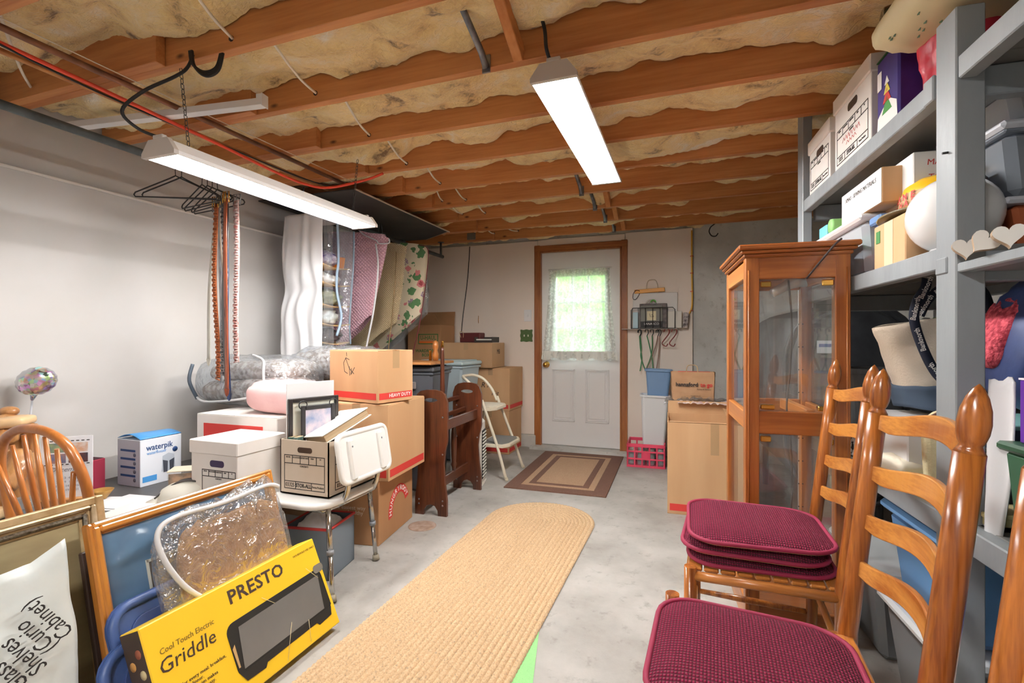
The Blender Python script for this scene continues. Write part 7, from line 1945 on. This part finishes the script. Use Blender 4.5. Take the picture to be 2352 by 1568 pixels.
tag(ob('quilted_jacket', pillow(.14, .14, .17, 73, .08, .5), quilt_mat('taupe_quilted', (150, 134, 128), (104, 90, 86), 70, 1.), None, S(.85, 1.62, ZLOW + .095), (0, 0, SH)), 'taupe quilted jacket bunched behind the near post', 'jacket')
t = on('flat_box', 'yellow cream box lying under the garment on the lower shelf', 'box', .86, 1.50, ZLOW + .001, 0, 'thin white boxes')
ob('tray', B().box((0, 0, .012), (.20, .14, .024), .002), mat('cream_card', (232, 220, 160), .6), t); ob('lid', B().box((0, 0, .025), (.206, .146, .012), .002), mat('cream_card', (232, 220, 160), .6), t)
# floor level under the lower shelf
def ftote(label, D, L, w, d, h, c, cl, z=0.):
    t = on('storage_tote', label, 'storage bin', D, L, z, 0, 'storage totes')
    ob('bin', B().box((0, 0, h * .45), (w, d, h * .9), .02, (.88, .88)), mat('ft%d%d' % (c[0], c[1]), c, .4), t); ob('lid', B().box((0, 0, h * .94), (w + .04, d + .04, .03), .01), mat('ftl%d%d' % (cl[0], cl[1]), cl, .4), t)
ftote('grey tote with a white lid on the floor under the blue one', .98, 1.74, .46, .38, .30, (150, 154, 158), (234, 236, 238))
ftote('translucent blue tote on the grey one under the lower shelf', .97, 1.75, .42, .36, .30, (104, 154, 206), (112, 162, 212), .305)
ftote('grey tote with a white lid on the floor at the far end under the shelf', .98, 2.20, .46, .40, .34, (130, 134, 138), (228, 230, 232))
ftote('grey tote with a wide white lid on the floor nearest under the shelf', .99, 1.25, .46, .38, .30, (120, 124, 130), (232, 234, 236))
t = on('blue_carton', 'blue and white printed carton under the shelf beside the near post', 'box', .94, 1.26, .302)
ob('body', B().box((0, 0, .14), (.28, .20, .28), .003), mat('front_white', (238, 236, 234), .6), t); ob('band', B().box((-.1406, 0, .19), (.001, .196, .10)).box((0, -.1006, .19), (.276, .001, .10)), mat('royal_blue', (40, 110, 190), .5), t)

# ================================================================ LADDER BACK CHAIRS WITH CUSHIONS
M_ok = wood('golden_oak', (194, 118, 50), (124, 62, 18), 'Z', ns=24, r=.28, coat=.5, long=.04)
M_okX = wood('golden_oak_slat', (214, 146, 70), (168, 96, 36), 'X', ns=22, r=.3, coat=.45, long=.06)
M_okY = wood('golden_oak_seat', (200, 132, 66), (166, 98, 40), 'Y', ns=13, r=.35, coat=.3, long=.08)
def ladder_chair(label):
    """local: +y is the chair's back side, x across; origin on the floor under the back posts' middle"""
    t = thing('ladderback_chair', label, 'chair', (0, 0, 0), 0, 'ladder back oak chairs')
    W2 = .225; tilt = math.tan(R(6.5))
    def back_y(z): return (z - .45) * tilt if z > .45 else (z - .45) * .02
    for s in (-1, 1):
        P0 = [(s * W2 * .98, back_y(z), z) for z in (0, .22, .45, .62, .8, .965)]
        ob('back_post', B().tube(P0, [.0165, .019, .021, .0205, .020, .0195], 16), M_ok, t)
        base = Vector((s * W2 * .98, back_y(.965), .965)); dr = Vector((0, tilt, 1)).normalized()
        prof = [(.0195, 0), (.016, .006), (.0135, .012), (.0165, .018), (.0195, .030), (.0205, .045), (.0185, .065), (.0135, .083), (.007, .096), (.001, .103)]
        b = B(); b.m = Matrix.Translation(base) @ dr.to_track_quat('Z', 'Y').to_matrix().to_4x4(); b.lathe(prof, 18)
        ob('finial', b, M_ok, t)
        ob('front_leg', B().tube([(s * .235, -.395, 0), (s * .235, -.395, .22), (s * .235, -.395, .452)], [.016, .019, .018], 14), M_ok, t)
        for z in (.16, .30): ob('stretcher', B().tube([(s * .232, -.39, z), (s * .226, -.2, z), (s * .22, back_y(z), z)], [.009, .012, .009], 10), M_ok, t)
        ob('seat_rail', B().tube([(s * .235, -.395, .425), (s * .222, .0, .425)], .014, 10), M_okY, t)
    for z in (.18, .32): ob('stretcher', B().tube([(-.235, -.395, z), (0, -.395, z), (.235, -.395, z)], [.009, .013, .009], 10), M_okX, t)
    ob('stretcher', B().tube([(-.22, 0, .26), (.22, 0, .26)], .011, 10), M_okX, t)
    ob('seat_rail', B().tube([(-.235, -.395, .425), (.235, -.395, .425)], .014, 10), M_okX, t); ob('seat_rail', B().tube([(-.22, -.0, .425), (.22, -.0, .425)], .014, 10), M_okX, t)
    for i in range(9):
        y = -.395 + i * .0465; w_ = .235 - .013 * i / 8
        ob('seat_slat', B().box((0, 0, 0), (2 * w_ - .03, .042, .012), .004), M_okX, t, (0, y + .012, .438))
    for z in (.605, .715, .828, .945):
        bb = B(); n = 20; vs = []; fs = []
        for i in range(n + 1):
            x = -W2 * .96 + 2 * W2 * .96 * i / n; k = abs(x) / (W2 * .96)
            yb = back_y(z) + .045 * (1 - k ** 2)
            zt = z + .018 + .026 * math.cos(min(1, k * 1.15) * PI / 2) ** 1.5; zb = z - .022 + .020 * math.cos(min(1, k / .78) * PI / 2) ** 1.2 + (.008 * (k - .78) / .22 if k > .78 else 0)
            for yy, zz in ((-.006, zb), (.006, zb), (.006, zt), (-.006, zt)): vs.append((x, yb + yy + (zz - z) * tilt, zz))
        for i in range(n):
            for j in range(4): fs.append((i * 4 + j, i * 4 + (j + 1) % 4, i * 4 + 4 + (j + 1) % 4, i * 4 + 4 + j))
        fs += [(3, 2, 1, 0), (n * 4, n * 4 + 1, n * 4 + 2, n * 4 + 3)]
        bb.add(vs, fs, False)
        ob('ladder_slat', bb, M_okX, t, bev=.003)
    return t
RC = R(-90 - 2.65 + 0)
ch1 = ladder_chair('ladder back oak chair nearest in full view with one cushion')
# back posts' tops of the chair lie at X .404-.424, Y .911-1.360
def place(t, xtop, y0, y1):
    th = math.tan(R(6.5)) * (1.06 - .45)
    t.rotation_euler = (0, 0, RC); t.location = (xtop - th, (y0 + y1) / 2, 0)
place(ch1, .414, .911, 1.360)
ch2 = dup(ch1, (0, 0, 0), (0, 0, 0), 'ladder back oak chair by the curio cabinet with three stacked cushions'); place(ch2, .482, 1.567, 2.017)
ch3 = dup(ch1, (0, 0, 0), (0, 0, 0), 'ladder back oak chair cut off at the right edge of the picture'); place(ch3, .425, .37, .82)
def knit_mat():
    mt, nt, bs, nd, lk = _new('burgundy_knit')
    v = _coords(nd, lk, (1, 1, 1), (0, 0, 0))
    wv = []
    for d_, sc in (('X', 34.), ('Y', 46.)):
        w_ = nd.new('ShaderNodeTexWave'); w_.bands_direction = d_; w_.inputs['Scale'].default_value = sc; w_.inputs['Distortion'].default_value = .6; w_.inputs['Detail'].default_value = 1.; w_.inputs['Detail Scale'].default_value = 2.
        lk.new(v, w_.inputs['Vector']); wv.append(w_)
    mn = nd.new('ShaderNodeMath'); mn.operation = 'MULTIPLY'; lk.new(wv[0].outputs['Fac'], mn.inputs[0]); lk.new(wv[1].outputs['Fac'], mn.inputs[1])
    pw = nd.new('ShaderNodeMath'); pw.operation = 'POWER'; pw.inputs[1].default_value = .5; lk.new(mn.outputs[0], pw.inputs[0])
    mx = nd.new('ShaderNodeMix'); mx.data_type = 'RGBA'; mx.inputs['A'].default_value = lin((84, 10, 36)); mx.inputs['B'].default_value = lin((152, 32, 72)); lk.new(pw.outputs[0], mx.inputs['Factor'])
    lk.new(mx.outputs['Result'], bs.inputs['Base Color']); bs.inputs['Roughness'].default_value = .9; bs.inputs['Specular IOR Level'].default_value = .2; bs.inputs['Sheen Weight'].default_value = .05
    bp = nd.new('ShaderNodeBump'); bp.inputs['Strength'].default_value = .9; bp.inputs['Distance'].default_value = .006
    lk.new(pw.outputs[0], bp.inputs['Height']); lk.new(bp.outputs['Normal'], bs.inputs['Normal'])
    return mt
M_knit = knit_mat(); M_pipe = mat('burgundy_piping', (140, 28, 64), .7); M_under = mat('pad_underside', (206, 178, 130), .8)
def cushion(label, chair, z, dx=0, dy=0, rz=0., first=[None]):
    # seat pad: wider at the front
    t = thing('seat_cushion', label, 'cushion', (0, 0, 0), 0, 'burgundy seat cushions')
    out = []
    for x, y in rrect(1, 1, .22, 6): out.append((x * (.43 - .05 * (y + .5)) , y * .41))
    n = len(out)
    def f(u, v):
        j = int(round(v * n)) % n; x, y = out[j]; k = u
        r_ = 1 - k
        zz = .026 * (1 - (1 - k) ** 5) + .008
        return (x * r_, y * r_, zz + .0012 * nz(x * 9 * r_, y * 9 * r_))
    ob('top', B().grid(f, 10, n, wrap=True), M_knit, t)
    ob('underside', B().prism([(x * .985, y * .985) for x, y in out], .007, 'XY', .0045), M_under, t)
    ob('piping', B().tube([(x, y, .010) for x, y in out], .0065, 8, closed=True), M_pipe, t)
    m = Matrix.Translation(chair.location) @ Matrix.Rotation(RC, 4, 'Z')
    t.location = m @ Vector((dx, -.205 + dy, z)); t.rotation_euler = (0, 0, RC + rz)
    return t
SEAT = .4445
cushion('burgundy knitted seat cushion alone on the nearest chair', ch1, SEAT, 0, -.01)
cushion('burgundy cushion at the bottom of the stack of three', ch2, SEAT, 0, 0, R(2))
cushion('burgundy cushion in the middle of the stack of three', ch2, SEAT + .0355, -.0, -.01, R(-2))
cushion('burgundy cushion on top of the stack of three', ch2, SEAT + .071, 0, .0, R(3))
